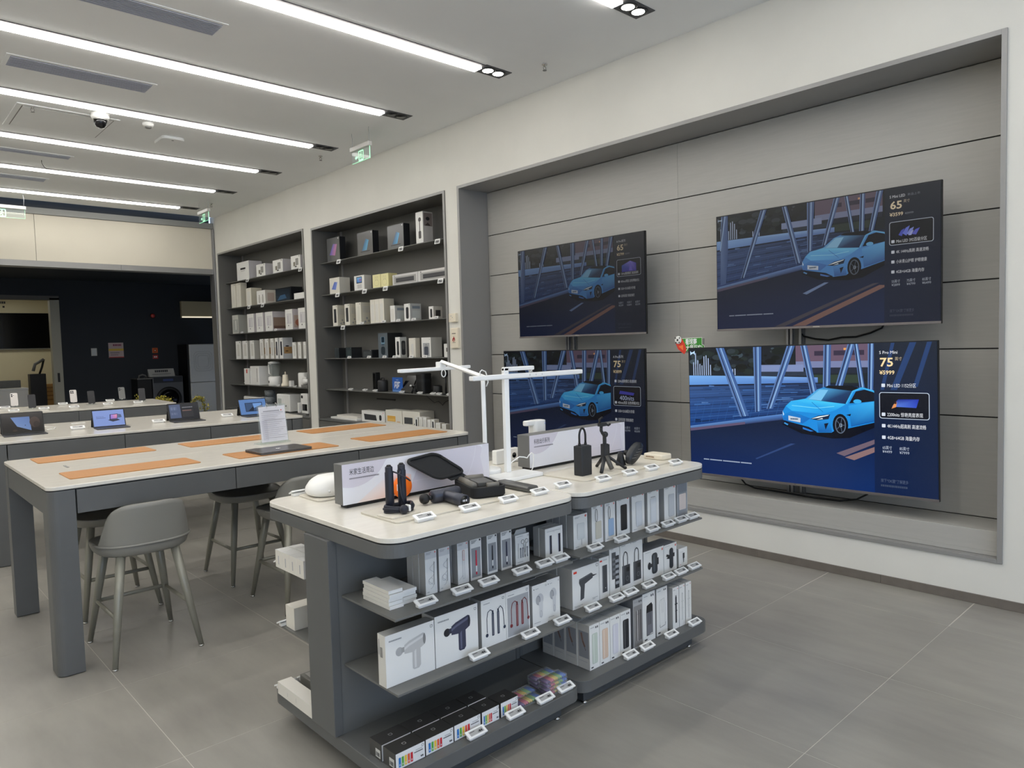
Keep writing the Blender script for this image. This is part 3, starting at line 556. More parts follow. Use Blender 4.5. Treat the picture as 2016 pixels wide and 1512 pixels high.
mat_('tan leather desk mat at the near left corner of the nearest table', 1.088, 4.166); mat_('tan leather desk mat under the closed grey laptop', 1.905, 4.118); mat_('tan leather desk mat at the near right end of the nearest table', 2.755, 4.124)
mat_('tan leather desk mat at the far left corner of the nearest table', 1.082, 4.915); mat_('tan leather desk mat behind the clear document stand', 1.90, 4.875); mat_('tan leather desk mat at the far right end of the nearest table', 2.737, 4.873)
t = thing('laptop', 'closed dark grey laptop lying on a tan desk mat', 'laptop', (1.875, 4.10, .9045), .02)
MB().prism(rrect(-.162, -.112, .162, .112, .014), 0, .0075).build('base', mat('laptop_grey', S(98, 95, 96), .3, .7), t, bev=.002); MB().prism(rrect(-.162, -.112, .162, .112, .014), .0082, .0145).build('lid', mat('laptop_grey', S(98, 95, 96), .3, .7), t, bev=.002)
MB().lathe([(.018, .0146), (.018, .015)], n=20).build('emblem', CHROME, t)
# clear stand with clipped sheets
t = thing('document_stand', 'clear acrylic stand with printed sheets clipped by rings on the nearest table', 'document stand', (2.02, 4.50, .901), .05)
MB().box(-.105, -.04, 0, .105, .05, .008).build('foot', ACRYL, t)
MB().mesh([(-.098, -.03, .008), (.098, -.03, .008), (.098, -.026, .008), (-.098, -.026, .008), (-.098, .006, .252), (.098, .006, .252), (.098, .01, .252), (-.098, .01, .252)], [(0, 3, 2, 1), (4, 5, 6, 7), (0, 1, 5, 4), (1, 2, 6, 5), (2, 3, 7, 6), (3, 0, 4, 7)]).build('back_plate', ACRYL, t)
m = MB(); V_ = Vector((0, .0365, .244)).normalized(); q = Pl(m, (-.09, -.0325, .014), (1, 0, 0), V_, Vector((0, -V_.z, V_.y)), .18, .228, 6e-5)
q.rect(0, 0, .18, .228, S(232, 232, 236)); q.rect(.012, .012, .05, .14, S(214, 214, 222)); q.dash(.03, .195, .11, .006, S(120, 120, 130), 2); q.rr(.15, .196, .158, .204, .002, S(226, 70, 60))
for k in range(14): q.dash(.014, .185 - k * .0125, .15 - (k % 4) * .02, .0035, S(168, 168, 178), k)
q.rect(.014, .139, .16, .141, S(130, 130, 140)); m.build('sheet', PAPERM, t)
m = MB(); q = Pl(m, (-.09, -.034, .016), (1, 0, 0), V_, Vector((0, -V_.z, V_.y)), .18, .228); q.rect(-.002, -.002, .184, .232, (1, 1, 1)); m.build('plastic_sleeve', glass_mat('sleeve_film', (.97, .97, 1), .12, .16), t)
for x in (-.035, .03): MB().tube([(x, -.002 + .012 * math.cos(a * PI / 6), .246 + .014 * math.sin(a * PI / 6)) for a in range(13)], .0015, 6).build('ring', CHROME, t)
# ------------------------------------------------------------------ stools
def make_stool(label, x, y, rz):
    t = thing('counter_stool', label, 'stool', (x, y, 0), rz, 'grey counter stools around the nearest table'); rings = []
    def sup(a, rx, ry, e=2.7):
        c_, s_ = math.cos(a), math.sin(a); return (rx * math.copysign(abs(c_) ** (2 / e), c_), ry * math.copysign(abs(s_) ** (2 / e), s_))
    N = 40; m = MB(); vs = []; fs = []
    for k, (sc, z) in enumerate(((.55, .512), (.86, .516), (.95, .53), (.99, .556), (1.0, .572), (.985, .578), (.93, .572), (.75, .558), (.4, .552), (.05, .551))):
        for i in range(N): 
            px, py = sup(2 * PI * i / N, .222 * sc, .212 * sc); vs.append((px, py, z - (.014 * max(0, py / .212) if k > 3 else 0)))
    R_ = 10
    for k in range(R_ - 1):
        for i in range(N): fs.append((k * N + i, k * N + (i + 1) % N, (k + 1) * N + (i + 1) % N, (k + 1) * N + i))
    fs.append(tuple(range(N - 1, -1, -1))); fs.append(tuple((R_ - 1) * N + i for i in range(N)))
    m.mesh(vs, fs, smooth=True); m.build('seat', STOOLM, t)
    m = MB(); vs = []; fs = []; A = 34; H_ = 9                                   # low wrap-around back
    for side in (1.0, .90):
        for j in range(H_ + 1):
            for i in range(A + 1):
                a = math.radians(197 + 146 * i / A); w = (i / A) * 2 - 1; top = .575 + .205 * (1 - abs(w) ** 3.2) ** .62
                f = j / H_; z = .573 + (top - .573) * f; px, py = sup(a, .222 * (side) * (1 - .10 * f * f * abs(w)), .212 * side)
                vs.append((px, py - .035 * f * (1 - abs(w) * .6), z))
    n1 = (H_ + 1) * (A + 1)
    for j in range(H_):
        for i in range(A):
            p = j * (A + 1) + i; fs.append((p, p + 1, p + A + 2, p + A + 1)); fs.append((n1 + p, n1 + p + A + 1, n1 + p + A + 2, n1 + p + 1))
    for i in range(A): p = H_ * (A + 1) + i; fs.append((p, p + 1, n1 + p + 1, n1 + p))
    for j in range(H_): p = j * (A + 1); fs.append((p, p + A + 1, n1 + p + A + 1, n1 + p)); p += A; fs.append((p, n1 + p, n1 + p + A + 1, p + A + 1))
    m.mesh(vs, fs, smooth=True); m.build('backrest', STOOLM, t)
    MB().tube([(*sup(math.radians(190 + 160 * i / 24), .226, .216), .574) for i in range(25)], .006, 8).build('back_ridge', STOOLM, t)
    P = {}
    for sx in (-1, 1):
        for sy in (-1, 1):
            a = Vector((sx * .125, sy * .14, .522)); b_ = Vector((sx * .2, sy * .237, .008)); P[(sx, sy)] = (a, b_)
            l = MB().tube([a, a * .6 + b_ * .4, b_], [.0225, .0205, .0125], 14).build('leg', STOOLL, t)
            MB().lathe([(.0135, 0), (.0135, .008)], (b_.x, b_.y, 0), 14).build('foot_cap', CHROME, l)
    def pt(k, z): a, b_ = P[k]; f = (a.z - z) / (a.z - b_.z); return a * (1 - f) + b_ * f
    for k0, k1 in (((-1, -1), (-1, 1)), ((1, -1), (1, 1)), ((-1, 1), (1, 1))): MB().tube([pt(k0, .225), pt(k1, .225)], .0085, 10, flat=1.25).build('stretcher', STOOLL, t)
    return t
st = make_stool('grey low backed counter stool nearest the viewer, at the near left of the table', 1.061, 4.006, 0)
dup(st, (1.11, 4.81, 0), PI, 'grey counter stool across the table from the nearest stool'); dup(st, (1.955, 4.06, 0), 0, 'grey counter stool half hidden behind the left end of the display island')
dup(st, (1.94, 4.80, 0), PI, 'grey counter stool across the table from the half hidden one')

# ================================================================== DISPLAY ISLANDS
def island(label, x0, x1, yf, yb):
    cx, cy = (x0 + x1) / 2, (yf + yb) / 2; a, c = (x1 - x0) / 2, (yb - yf) / 2
    t = thing('display_island', label, 'display island', (cx, cy, 0))
    MB().prism(rrect(-a, -c, a, c, .075, 10), .883, .90).build('countertop', TOPM, t, bev=.002)
    MB().prism(rrect(-a + .005, -c + .005, a - .005, c - .005, .07, 10), .878, .883).build('shadow_gap', BLACK, t)
    MB().prism(rrect(-a, -c, a, c, .075, 10), .834, .878).build('fascia', GREY, t, bev=.0015)
    MB().box(-a + .02, -.083, .13, a - .02, .083, .834).build('core', GREY2, t)
    for s in (-1, 1): 
        e0, e1 = (-a - (.012 if x0 < 2 else -.002), -a + .022) if s < 0 else (a - .022, a - .002)
        MB().box(e0, -.087, .131, e1, .087, .834).build('end_panel', GREY, t, bev=.002)
    for z in (.632, .385):
        for s in (-1, 1):
            y0, y1 = (-c + .03, -.0875) if s < 0 else (.0875, c - .03)
            MB().box(-a + .036, y0, z - .008, a - .012, y1, z).build('shelf', GREY2, t, bev=.001)
    MB().prism(rrect(-a, -c, a, c, .06, 10), .08, .13).build('base_slab', GREY, t, bev=.002)
    MB().box(-a + .07, -c + .06, .012, a - .07, c - .06, .08).build('plinth', mat('plinth_grey', S(72, 75, 78), .5), t)
    for sx in (-1, 1):
        for sy in (-1, 1): MB().lathe([(.013, 0), (.013, .006), (.006, .008), (.006, .012)], (sx * (a - .085), sy * (c - .07), 0), 14).build('foot', CHROME, t)
    return t
island('grey display island with white top holding skip rope, massage gun and batteries', 1.205, 2.092, 1.893, 2.80)
island('second grey display island with white top, holding pump, tripod and bottle boxes', 2.098, 3.035, 1.903, 2.81)

# ------------------------------------------------------------------ product boxes
ROW = {}
WHITE, OFFW, LGREY, MGREY, DGREY = S(238, 237, 233), S(232, 228, 216), S(200, 200, 200), S(150, 151, 153), S(70, 71, 74)
INK, RED, LINE = S(26, 27, 32), S(226, 60, 40), S(178, 178, 180)
def pbox(label, cat, w, d, h, loc, rotz=0.0, body=WHITE, art=None, side=None, top=None, group=None, row=None, key=None, gloss=False, name='product_box', side_art=None):
    m = MB(); sd = side or body; tp = top or body
    vs = [(-w / 2, 0, 0), (w / 2, 0, 0), (w / 2, d, 0), (-w / 2, d, 0), (-w / 2, 0, h), (w / 2, 0, h), (w / 2, d, h), (-w / 2, d, h)]
    o = len(m.v); m.v += vs
    for f, c in (((0, 3, 2, 1), body), ((4, 5, 6, 7), tp), ((0, 1, 5, 4), body), ((1, 2, 6, 5), sd), ((2, 3, 7, 6), body), ((3, 0, 4, 7), sd)): m.f.append(f); m.c.append(c); m.m.append(0); m.s.append(False)
    if art: art(Pl(m, (-w / 2, 0, 0), (1, 0, 0), (0, 0, 1), (0, -1, 0), w, h), w, h)
    if side_art:
        side_art(Pl(m, (w / 2, 0, 0), (0, 1, 0), (0, 0, 1), (1, 0, 0), d, h), d, h); side_art(Pl(m, (-w / 2, d, 0), (0, -1, 0), (0, 0, 1), (-1, 0, 0), d, h), d, h)
    ob = m.build(name, CARDG if gloss else CARD, None, loc, rotz)
    tag(ob, label, cat, group)
    if row and key: ROW.setdefault(row, []).append((loc, key))
    return ob
def logo(q, w, h, col=RED, u=.86, v=.93, s=.05):
    q.rr(w * u - s * w, h * v - s * w, w * u + s * w, h * v + s * w, .015 * w, col); q.line([(w * u - s * w * .5, h * v - s * w * .4), (w * u - s * w * .5, h * v + s * w * .3), (w * u + s * w * .1, h * v + s * w * .3), (w * u + s * w * .1, h * v - s * w * .4)], s * w * .22, WHITE); q.line([(w * u + s * w * .5, h * v - s * w * .4), (w * u + s * w * .5, h * v + s * w * .3)], s * w * .22, WHITE)
def mlogo(q, w, h, u=.92, v=.92, s=None):
    s = s or w * .035; q.line([(w * u - s, h * v + s), (w * u - s, h * v - s * .6), (w * u, h * v - s), (w * u + s, h * v - s * .6), (w * u + s, h * v + s), (w * u - s, h * v + s)], s * .3, DGREY)
def title(q, w, h, col=MGREY, u=.1, v=.93, n=2, l=.45, hh=.012):
    for k in range(n): q.dash(w * u, h * v - k * hh * h * 2.2, w * (l - .1 * k), hh * h, col, k + 3)
def a_cable(q, w, h):
    q.rect(0, h * .8, w, h, S(214, 214, 214)); title(q, w, h); logo(q, w, h); 
    pts = [(w * (.42 + .22 * math.sin(k * .8) + .012 * k), h * (.12 + .034 * k)) for k in range(18)]; q.line(pts, .0012, LINE); q.line([(w * .72, h * .2), (w * .76, h * .72)], .0016, DGREY); q.ring(w * .45, h * .3, w * .2, h * .07, .0011, LINE); title(q, w, h, v=.06, n=1, l=.2)
def a_cable2(q, w, h): q.rect(0, h * .8, w, h, S(214, 214, 214)); title(q, w, h); logo(q, w, h); q.frame(w * .45, h * .12, w * .62, h * .78, .001, LINE); q.frame(w * .48, h * .55, w * .62, h * .78, .0012, S(220, 120, 110)); q.line([(w * .1, h * .1), (w * .45, h * .2)], .001, LINE)
def a_pen(c):
    def f(q, w, h):
        q.rect(w * .1, h * .06, w * .9, h * .76, S(158, 160, 163)); title(q, w, h, DGREY, n=3, l=.5); q.ell(w * .85, h * .93, w * .07, w * .07, INK, 10)
        q.poly([(w * .44, h * .33), (w * .56, h * .33), (w * .54, h * .70), (w * .46, h * .70)], c); q.rect(w * .44, h * .19, w * .56, h * .33, WHITE); q.rect(w * .45, h * .12, w * .55, h * .185, c)
    return f
def a_nail(q, w, h):
    title(q, w, h, n=1); mlogo(q, w, h); q.line([(w * .18, h * .2), (w * .2, h * .72)], .0012, DGREY)
    for u in (.36, .52, .84): q.rr(w * (u - .05), h * .2, w * (u + .05), h * .52, .002, S(150, 152, 156)); q.ell(w * u, h * .52, w * .05, w * .05, S(120, 122, 126), 10)
    q.ring(w * .52, h * .74, w * .11, w * .11, .0014, DGREY); q.ring(w * .8, h * .74, w * .11, w * .11, .0014, DGREY); q.line([(w * .58, h * .66), (w * .7, h * .2)], .002, DGREY); q.line([(w * .74, h * .66), (w * .64, h * .2)], .002, DGREY); title(q, w, h, v=.07, n=1, l=.4)
def a_pens2(q, w, h):
    for u in (.3, .8): q.rect(w * (u - .05), h * .1, w * (u + .07), h * .74, S(60, 62, 80)); q.rect(w * u, h * .1, w * (u + .05), h * .74, INK); q.rect(w * (u - .08), h * .1, w * (u - .05), h * .74, S(210, 210, 216))
    title(q, w, h, v=.88, n=1, l=.35); title(q, w, h, u=.55, v=.88, n=1, l=.3); q.ring(w * .48, h * .88, w * .03, w * .03, .001, LINE)
def a_bank(c, loop=False, cap=(.22, .12, .74, .7), tail=False):
    def f(q, w, h):
        title(q, w, h, n=2, l=.35); logo(q, w, h); a, b_, c2, d2 = cap; q.rr(w * a, h * b_, w * c2, h * d2, w * .07, mixc(c, (0, 0, 0), .25)); q.rr(w * a + .0012, h * b_ + .0012, w * c2 - .0012, h * d2 - .0012, w * .06, c)
        if loop: q.ring(w * .4, h * .72, w * .1, h * .16, .0022, DGREY, 18)
        if tail: q.line([(w * .55, h * b_), (w * .55, h * .08)], .003, LINE)
        title(q, w, h, v=.05, n=1, l=.25)
    return f
def a_outline(q, w, h): title(q, w, h, n=2, l=.3); logo(q, w, h); q.frame(w * .25, h * .1, w * .75, h * .75, .001, LINE); q.rect(w * .26, h * .11, w * .74, h * .74, S(226, 228, 230)); q.dash(w * .28, h * .78, w * .4, h * .015, DGREY, 5)
def a_hang(q, w, h): q.rect(w * .05, h * .04, w * .95, h * .96, S(150, 154, 160)); q.rect(w * .05, h * .66, w * .95, h * .96, S(132, 138, 146)); q.rr(w * .2, h * .2, w * .85, h * .62, .004, S(226, 212, 204))
def a_drill(q, w, h):
    q.rr(w * .05, h * .88, w * .17, h * .935, .001, RED); mlogo(q, w, h, .93, .93); c = S(74, 76, 80); q.poly([(w * .24, h * .62), (w * .25, h * .71), (w * .7, h * .78), (w * .76, h * .74), (w * .76, h * .64), (w * .46, h * .55), (w * .42, h * .2), (w * .28, h * .17), (w * .3, h * .5)], c)
    q.poly([(w * .76, h * .67), (w * .84, h * .68), (w * .84, h * .71), (w * .76, h * .72)], S(50, 52, 56)); q.line([(w * .84, h * .695), (w * .9, h * .70)], .004, DGREY); q.poly([(w * .25, h * .7), (w * .7, h * .77), (w * .7, h * .75), (w * .25, h * .67)], S(104, 106, 110)); title(q, w, h, v=.06, u=.06, n=2, l=.3); title(q, w, h, v=.12, u=.72, n=2, l=.2)
def a_scr(q, w, h): q.rr(w * .08, h * .9, w * .3, h * .94, .001, RED); title(q, w, h, u=.4, v=.92, n=1, l=.4); q.rect(w * .3, h * .14, w * .78, h * .8, S(70, 72, 76)); q.rect(w * .3, h * .14, w * .4, h * .8, S(96, 98, 102)); q.ell(w * .6, h * .24, w * .04, w * .04, LGREY, 8)
def a_tool(q, w, h):
    title(q, w, h, n=2, l=.4); mlogo(q, w, h); q.rect(w * .22, h * .3, w * .6, h * .84, S(84, 86, 90)); q.rect(w * .5, h * .1, w * .92, h * .76, S(60, 62, 66))
    for k in range(5): q.rect(w * .55, h * (.18 + .11 * k), w * .88, h * (.24 + .11 * k), S(170, 172, 176))
    for k in range(4): q.rect(w * .27, h * (.38 + .1 * k), w * .55, h * (.43 + .1 * k), S(120, 122, 126))
def a_pump(q, w, h):
    title(q, w, h, n=2, l=.45); mlogo(q, w, h); c = S(62, 64, 68); q.rect(w * .15, h * .1, w * .82, h * .5, c); q.rect(w * .15, h * .1, w * .32, h * .5, S(88, 90, 94)); q.rect(w * .5, h * .36, w * .76, h * .45, S(24, 24, 28)); q.ring(w * .58, h * .22, w * .12, w * .12, .002, S(120, 122, 126), 14)
    q.line([(w * .26, h * .5), (w * .26, h * .68), (w * .34, h * .76), (w * .46, h * .78), (w * .58, h * .74), (w * .62, h * .66), (w * .62, h * .5)], .0045, c)
def a_mount(q, w, h): title(q, w, h, n=1, l=.25); logo(q, w, h, u=.93, v=.9, s=.03); c = S(58, 62, 66); q.poly(rrect(w * .4, h * .14, w * .68, h * .86, w * .1, 5), c); q.ell(w * .28, h * .46, w * .08, h * .13, S(40, 42, 46), 12); q.rect(w * .3, h * .4, w * .44, h * .52, S(50, 52, 56)); q.rect(w * .66, h * .42, w * .74, h * .66, S(40, 42, 46)); q.poly(rrect(w * .46, h * .22, w * .56, h * .8, w * .03, 3), S(84, 90, 96))
def a_mount2(q, w, h): title(q, w, h, n=1, l=.35); logo(q, w, h, u=.9, v=.9, s=.045); c = S(52, 56, 62); q.poly(rrect(w * .42, h * .1, w * .72, h * .84, w * .13, 5), c); q.poly([(w * .44, h * .6), (w * .2, h * .66), (w * .16, h * .58), (w * .3, h * .55), (w * .18, h * .5), (w * .44, h * .46)], S(38, 40, 44)); q.rect(w * .7, h * .5, w * .82, h * .64, S(38, 40, 44))
def a_chg(q, w, h): title(q, w, h, u=.15, v=.8, n=1, l=.4); q.poly([(w * .46, h * .72), (w * .66, h * .72), (w * .66, h * .44), (w * .6, h * .42), (w * .58, h * .2), (w * .52, h * .2), (w * .5, h * .42), (w * .46, h * .44)], S(48, 50, 54)); q.ell(w * .18, h * .12, w * .03, w * .03, RED, 8)
def a_bottle(c, dark=False):
    def f(q, w, h): title(q, w, h, n=1, l=.4); q.rr(w * .6, h * .9, w * .7, h * .945, .001, DGREY); q.rr(w * .76, h * .9, w * .86, h * .945, .001, DGREY); q.rr(w * .24, h * .12, w * .8, h * .8, w * .1, mixc(c, (0, 0, 0), .2)); q.rr(w * .26, h * .125, w * .8, h * .795, w * .1, c); q.rect(w * .36, h * .14, w * .46, h * .78, mixc(c, (1, 1, 1), .28 if not dark else .08)); q.rect(w * .12, h * .035, w * .34, h * .065, DGREY)
    return f
def s_bottle(q, d, h): q.rect(d * .08, h * .25, d * .92, h * .84, S(150, 152, 156)); q.line([(d * .3, h * .8), (d * .42, h * .62), (d * .6, h * .5)], d * .14, S(140, 112, 98)); q.line([(d * .42, h * .62), (d * .66, h * .42)], d * .03, S(70, 50, 40)); q.dash(d * .1, h * .16, d * .7, h * .015, LINE, 4)
def a_steel(q, w, h): q.rect(w * .06, h * .03, w * .94, h * .86, S(140, 138, 136)); title(q, w, h, n=1, l=.4); q.rr(w * .6, h * .91, w * .7, h * .95, .001, DGREY); q.rr(w * .78, h * .91, w * .88, h * .95, .001, DGREY); q.rr(w * .3, h * .14, w * .86, h * .76, w * .06, S(96, 92, 92)); q.rect(w * .38, h * .14, w * .5, h * .76, S(180, 176, 174)); q.rect(w * .62, h * .14, w * .68, h * .76, S(150, 146, 144)); q.line([(w * .3, h * .68), (w * .86, h * .68)], .001, DGREY)
def a_blend(q, w, h):
    title(q, w, h, n=1, l=.3); q.rr(w * .66, h * .9, w * .74, h * .945, .001, DGREY); q.rr(w * .8, h * .9, w * .88, h * .945, .001, DGREY); q.poly([(w * .28, h * .6), (w * .32, h * .74), (w * .7, h * .78), (w * .8, h * .72), (w * .8, h * .58)], INK); q.poly([(w * .3, h * .12), (w * .78, h * .16), (w * .8, h * .6), (w * .28, h * .6)], S(120, 120, 126)); q.frame(w * .3, h * .13, w * .78, h * .6, .0022, INK)
    for u in (.44, .54, .64): q.line([(w * u, h * .34), (w * u, h * .62)], .003, S(40, 42, 48))
    q.rect(w * .12, h * .04, w * .34, h * .07, DGREY)
def a_outl2(q, w, h): title(q, w, h, n=1, l=.3); q.rr(w * .66, h * .92, w * .74, h * .955, .001, DGREY); q.rr(w * .8, h * .92, w * .88, h * .955, .001, DGREY); q.line([(w * .3, h * .16), (w * .24, h * .6), (w * .34, h * .74), (w * .7, h * .76), (w * .78, h * .64), (w * .78, h * .18), (w * .3, h * .16)], .0012, MGREY); q.line([(w * .46, h * .74), (w * .48, h * .46)], .001, MGREY); q.line([(w * .62, h * .74), (w * .6, h * .46)], .001, MGREY); q.line([(w * .28, h * .22), (w * .3, h * .16), (w * .78, h * .18), (w * .8, h * .24)], .002, DGREY); q.rect(w * .1, h * .04, w * .32, h * .07, DGREY)
def a_self(c):
    def f(q, w, h): logo(q, w, h, u=.84, v=.95, s=.05); title(q, w, h, n=1, l=.35); q.rect(w * .42, h * .14, w * .64, h * .76, c); q.rect(w * .34, h * .58, w * .76, h * .61, c); q.rect(w * .38, h * .42, w * .72, h * .44, c); q.rect(w * .46, h * .76, w * .6, h * .8, mixc(c, (0, 0, 0), .3))
    return f
def a_gun(c1, c2, c3):
    def f(q, w, h):
        q.dash(w * .07, h * .86, w * .25, h * .028, MGREY, 3); mlogo(q, w, h, .94, .9, w * .022)
        q.ell(w * .27, h * .62, w * .075, w * .075, c3, 18); q.rect(w * .31, h * .58, w * .38, h * .68, mixc(c1, (0, 0, 0), .35))
        q.poly([(w * .37, h * .54), (w * .37, h * .71), (w * .47, h * .76), (w * .76, h * .83), (w * .80, h * .81), (w * .80, h * .60), (w * .7, h * .55), (w * .70, h * .22), (w * .66, h * .17), (w * .56, h * .17), (w * .53, h * .2), (w * .53, h * .52)], c1)
        q.poly([(w * .37, h * .66), (w * .47, h * .71), (w * .76, h * .79), (w * .76, h * .74), (w * .47, h * .66), (w * .37, h * .61)], c2); q.poly([(w * .57, h * .2), (w * .61, h * .2), (w * .61, h * .56), (w * .57, h * .52)], c2); q.ell(w * .785, h * .705, w * .03, h * .105, mixc(c1, (0, 0, 0), .55), 18)
    return f
def a_rope(c, bgc=None):
    def f(q, w, h):
        if bgc: q.rect(w * .06, h * .03, w * .96, h * .86, bgc)
        q.dash(w * .1, h * .9, w * .25, h * .016, MGREY, 2); mlogo(q, w, h, .9, .92)
        for u in (.46, .68): q.rr(w * (u - .045), h * .2, w * (u + .045), h * .68, w * .02, c); q.rect(w * (u - .01), h * .22, w * (u + .012), h * .66, mixc(c, (1, 1, 1), .22)); q.rect(w * (u - .03), h * .68, w * (u + .03), h * .73, mixc(c, (0, 0, 0), .4))
        q.line([(w * .46, h * .72), (w * .36, h * .76), (w * .26, h * .72), (w * .22, h * .6), (w * .22, h * .3)], .0028, c); q.line([(w * .68, h * .72), (w * .78, h * .77), (w * .87, h * .7), (w * .9, h * .58), (w * .92, h * .34)], .0028, c)
        q.ell(w * .21, h * .25, w * .055, w * .06, c, 12); q.ell(w * .93, h * .3, w * .05, w * .055, c, 12)
    return f
def a_lint(q, w, h): q.ell(w * .12, h * .9, w * .03, w * .03, DGREY, 8); mlogo(q, w, h); q.dash(w * .22, h * .89, w * .2, h * .015, LINE, 3); q.ell(w * .5, h * .62, w * .24, h * .15, S(205, 205, 206)); q.ell(w * .38, h * .62, w * .15, h * .11, S(150, 152, 156)); q.ell(w * .36, h * .62, w * .12, h * .09, S(178, 178, 180)); q.poly([(w * .42, h * .56), (w * .7, h * .58), (w * .66, h * .2), (w * .58, h * .16), (w * .46, h * .2)], S(214, 214, 214)); q.ring(w * .55, h * .27, w * .06, h * .08, .0015, S(160, 162, 166)); q.dash(w * .1, h * .08, w * .4, h * .015, LINE, 5)
def s_barcode(q, d, h):
    for k in range(9): q.rect(d * .3, h * (.74 - .022 * k), d * .62, h * (.752 - .022 * k), INK)
    q.rect(d * .12, h * .6, d * .22, h * .9, MGREY)
yS1, yS2, yB = 2.028, 1.99, 1.955
G1 = 'stationery boxes on the upper island shelf'
def ib(row, key, label, x0, x1, y, z, h, d, art, depth_rows=0, **kw):
    bk = kw.pop('back', None)
    pbox(label, 'box', x1 - x0, d, h, ((x0 + x1) / 2, y, z + .0008), art=art, row=row, key=key, **kw)
    for k in range(depth_rows):
        pbox(f'{bk or key} directly behind the front one' if depth_rows == 1 else f'{bk or key}, row {["two", "three", "four"][k]} back from the front', 'box', x1 - x0, d, h, ((x0 + x1) / 2 - .001, y + (k + 1) * (d + .004), z + .0008), art=art, group=bk or key, **{k_: v_ for k_, v_ in kw.items() if k_ != 'group'})
Z1, Z2, ZB = .632, .385, .13
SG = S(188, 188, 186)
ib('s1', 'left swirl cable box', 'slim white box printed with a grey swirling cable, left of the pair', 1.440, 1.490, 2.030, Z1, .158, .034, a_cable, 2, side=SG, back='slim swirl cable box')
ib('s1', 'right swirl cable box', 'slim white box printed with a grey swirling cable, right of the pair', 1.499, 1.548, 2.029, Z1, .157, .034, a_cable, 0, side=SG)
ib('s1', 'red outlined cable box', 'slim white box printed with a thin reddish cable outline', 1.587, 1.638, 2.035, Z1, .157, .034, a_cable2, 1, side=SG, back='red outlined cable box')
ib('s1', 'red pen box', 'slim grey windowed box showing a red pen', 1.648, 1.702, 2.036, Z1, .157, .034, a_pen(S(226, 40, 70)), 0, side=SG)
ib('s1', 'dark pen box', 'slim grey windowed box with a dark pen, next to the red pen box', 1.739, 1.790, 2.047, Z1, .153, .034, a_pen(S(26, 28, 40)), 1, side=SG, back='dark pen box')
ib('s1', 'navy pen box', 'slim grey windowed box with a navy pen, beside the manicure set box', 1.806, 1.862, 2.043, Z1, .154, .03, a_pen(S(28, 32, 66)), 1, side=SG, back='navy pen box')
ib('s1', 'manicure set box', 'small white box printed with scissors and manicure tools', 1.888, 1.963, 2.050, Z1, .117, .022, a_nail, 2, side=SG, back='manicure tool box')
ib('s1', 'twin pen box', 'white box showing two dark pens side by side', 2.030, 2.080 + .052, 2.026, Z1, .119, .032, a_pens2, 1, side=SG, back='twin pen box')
for (x, dy) in ((1.925, .0), (1.834, .0)):
    o = [o_ for o_ in bpy.data.objects if o_.get('label', '').startswith('small white box printed with scissors' if x > 1.9 else 'slim grey windowed box with a navy pen')][0]
    wd = .066 if x > 1.9 else .046; hh = .117 if x > 1.9 else .154
    MB().poly([(-wd / 2, .012, hh), (wd / 2, .012, hh), (wd / 2 * .8, .006, hh + .02), (-wd / 2 * .8, .006, hh + .02)], SG).poly([(-wd / 2 * .8, .0065, hh + .02), (wd / 2 * .8, .0065, hh + .02), (wd / 2, .0125, hh), (-wd / 2, .0125, hh)], SG).build('hang_tab', CARD, o)
ib('t1', 'cable tail bank box', 'white box showing a flat power bank with a cable tail, left end of second island', 2.196, 2.284, 2.023, Z1, .143, .036, a_bank(S(222, 224, 222), tail=True, cap=(.26, .26, .76, .74)), 3, side=SG, back='power bank with cable tail box')
ib('t1', 'beige loop bank box', 'white box showing a beige power bank with a carry loop', 2.300, 2.374, 2.012, Z1, .172, .05, a_bank(S(214, 208, 190), True, (.3, .12, .84, .56)), 1, side=SG, back='beige loop power bank box')
ib('t1', 'blue loop bank box', 'white box showing a light blue power bank with a carry loop', 2.377, 2.446, 2.003, Z1, .172, .05, a_bank(S(160, 186, 216), True, (.3, .12, .84, .56)), 0, side=SG)
ib('t1', 'black power bank box', 'white box showing a tall black power bank', 2.476, 2.568, 2.019, Z1, .175, .05, a_bank(S(34, 35, 38), False, (.3, .12, .78, .78)), 0, side=SG)
ib('t1', 'pale rounded bank box', 'white box showing a pale power bank, right of the black one', 2.576, 2.669, 2.012, Z1, .177, .05, a_bank(S(222, 224, 226), False, (.3, .12, .78, .76)), 0, side=SG)
ib('t1', 'outlined bank box', 'white box with a faint outlined power bank and dark caption', 2.682, 2.770, 2.004, Z1, .178, .045, a_outline, 0, side=SG)
ib('t1', 'grey print bank box', 'white box with light grey power bank print, second from the right end', 2.811, 2.905, 2.003, Z1, .177, .05, a_bank(S(204, 206, 208), False, (.36, .14, .86, .74)), 0, side=SG)
ib('t1', 'grey framed hanging box', 'grey hanging box with a pinkish window at the right shelf end', 2.925, 3.012, 2.008, Z1, .186, .02, a_hang, 0, body=S(196, 198, 200))
ib('t2', 'power drill box', 'large white box printed with a dark cordless drill', 2.166, 2.336, 2.009, Z2, .170, .085, a_drill, 1, side=S(196, 194, 188), back='cordless drill box')
ib('t2', 'screwdriver kit box', 'tall white box with a dark slim tool case, beside the drill box', 2.338, 2.405, 2.009, Z2, .180, .04, a_scr, 1, side=SG, back='slim tool case box')
ib('t2', 'bit set box', 'tall white box showing an open grey bit set', 2.409, 2.480, 2.010, Z2, .221, .05, a_tool, 0, side=SG)
ib('t2', 'left air pump box', 'tall white box printed with an air pump, left of the two', 2.483, 2.566, 2.010, Z2, .220, .06, a_pump, 0, side=SG)
ib('t2', 'right air pump box', 'tall white box printed with an air pump, right of the two', 2.568, 2.650, 2.013, Z2, .220, .06, a_pump, 0, side=SG)
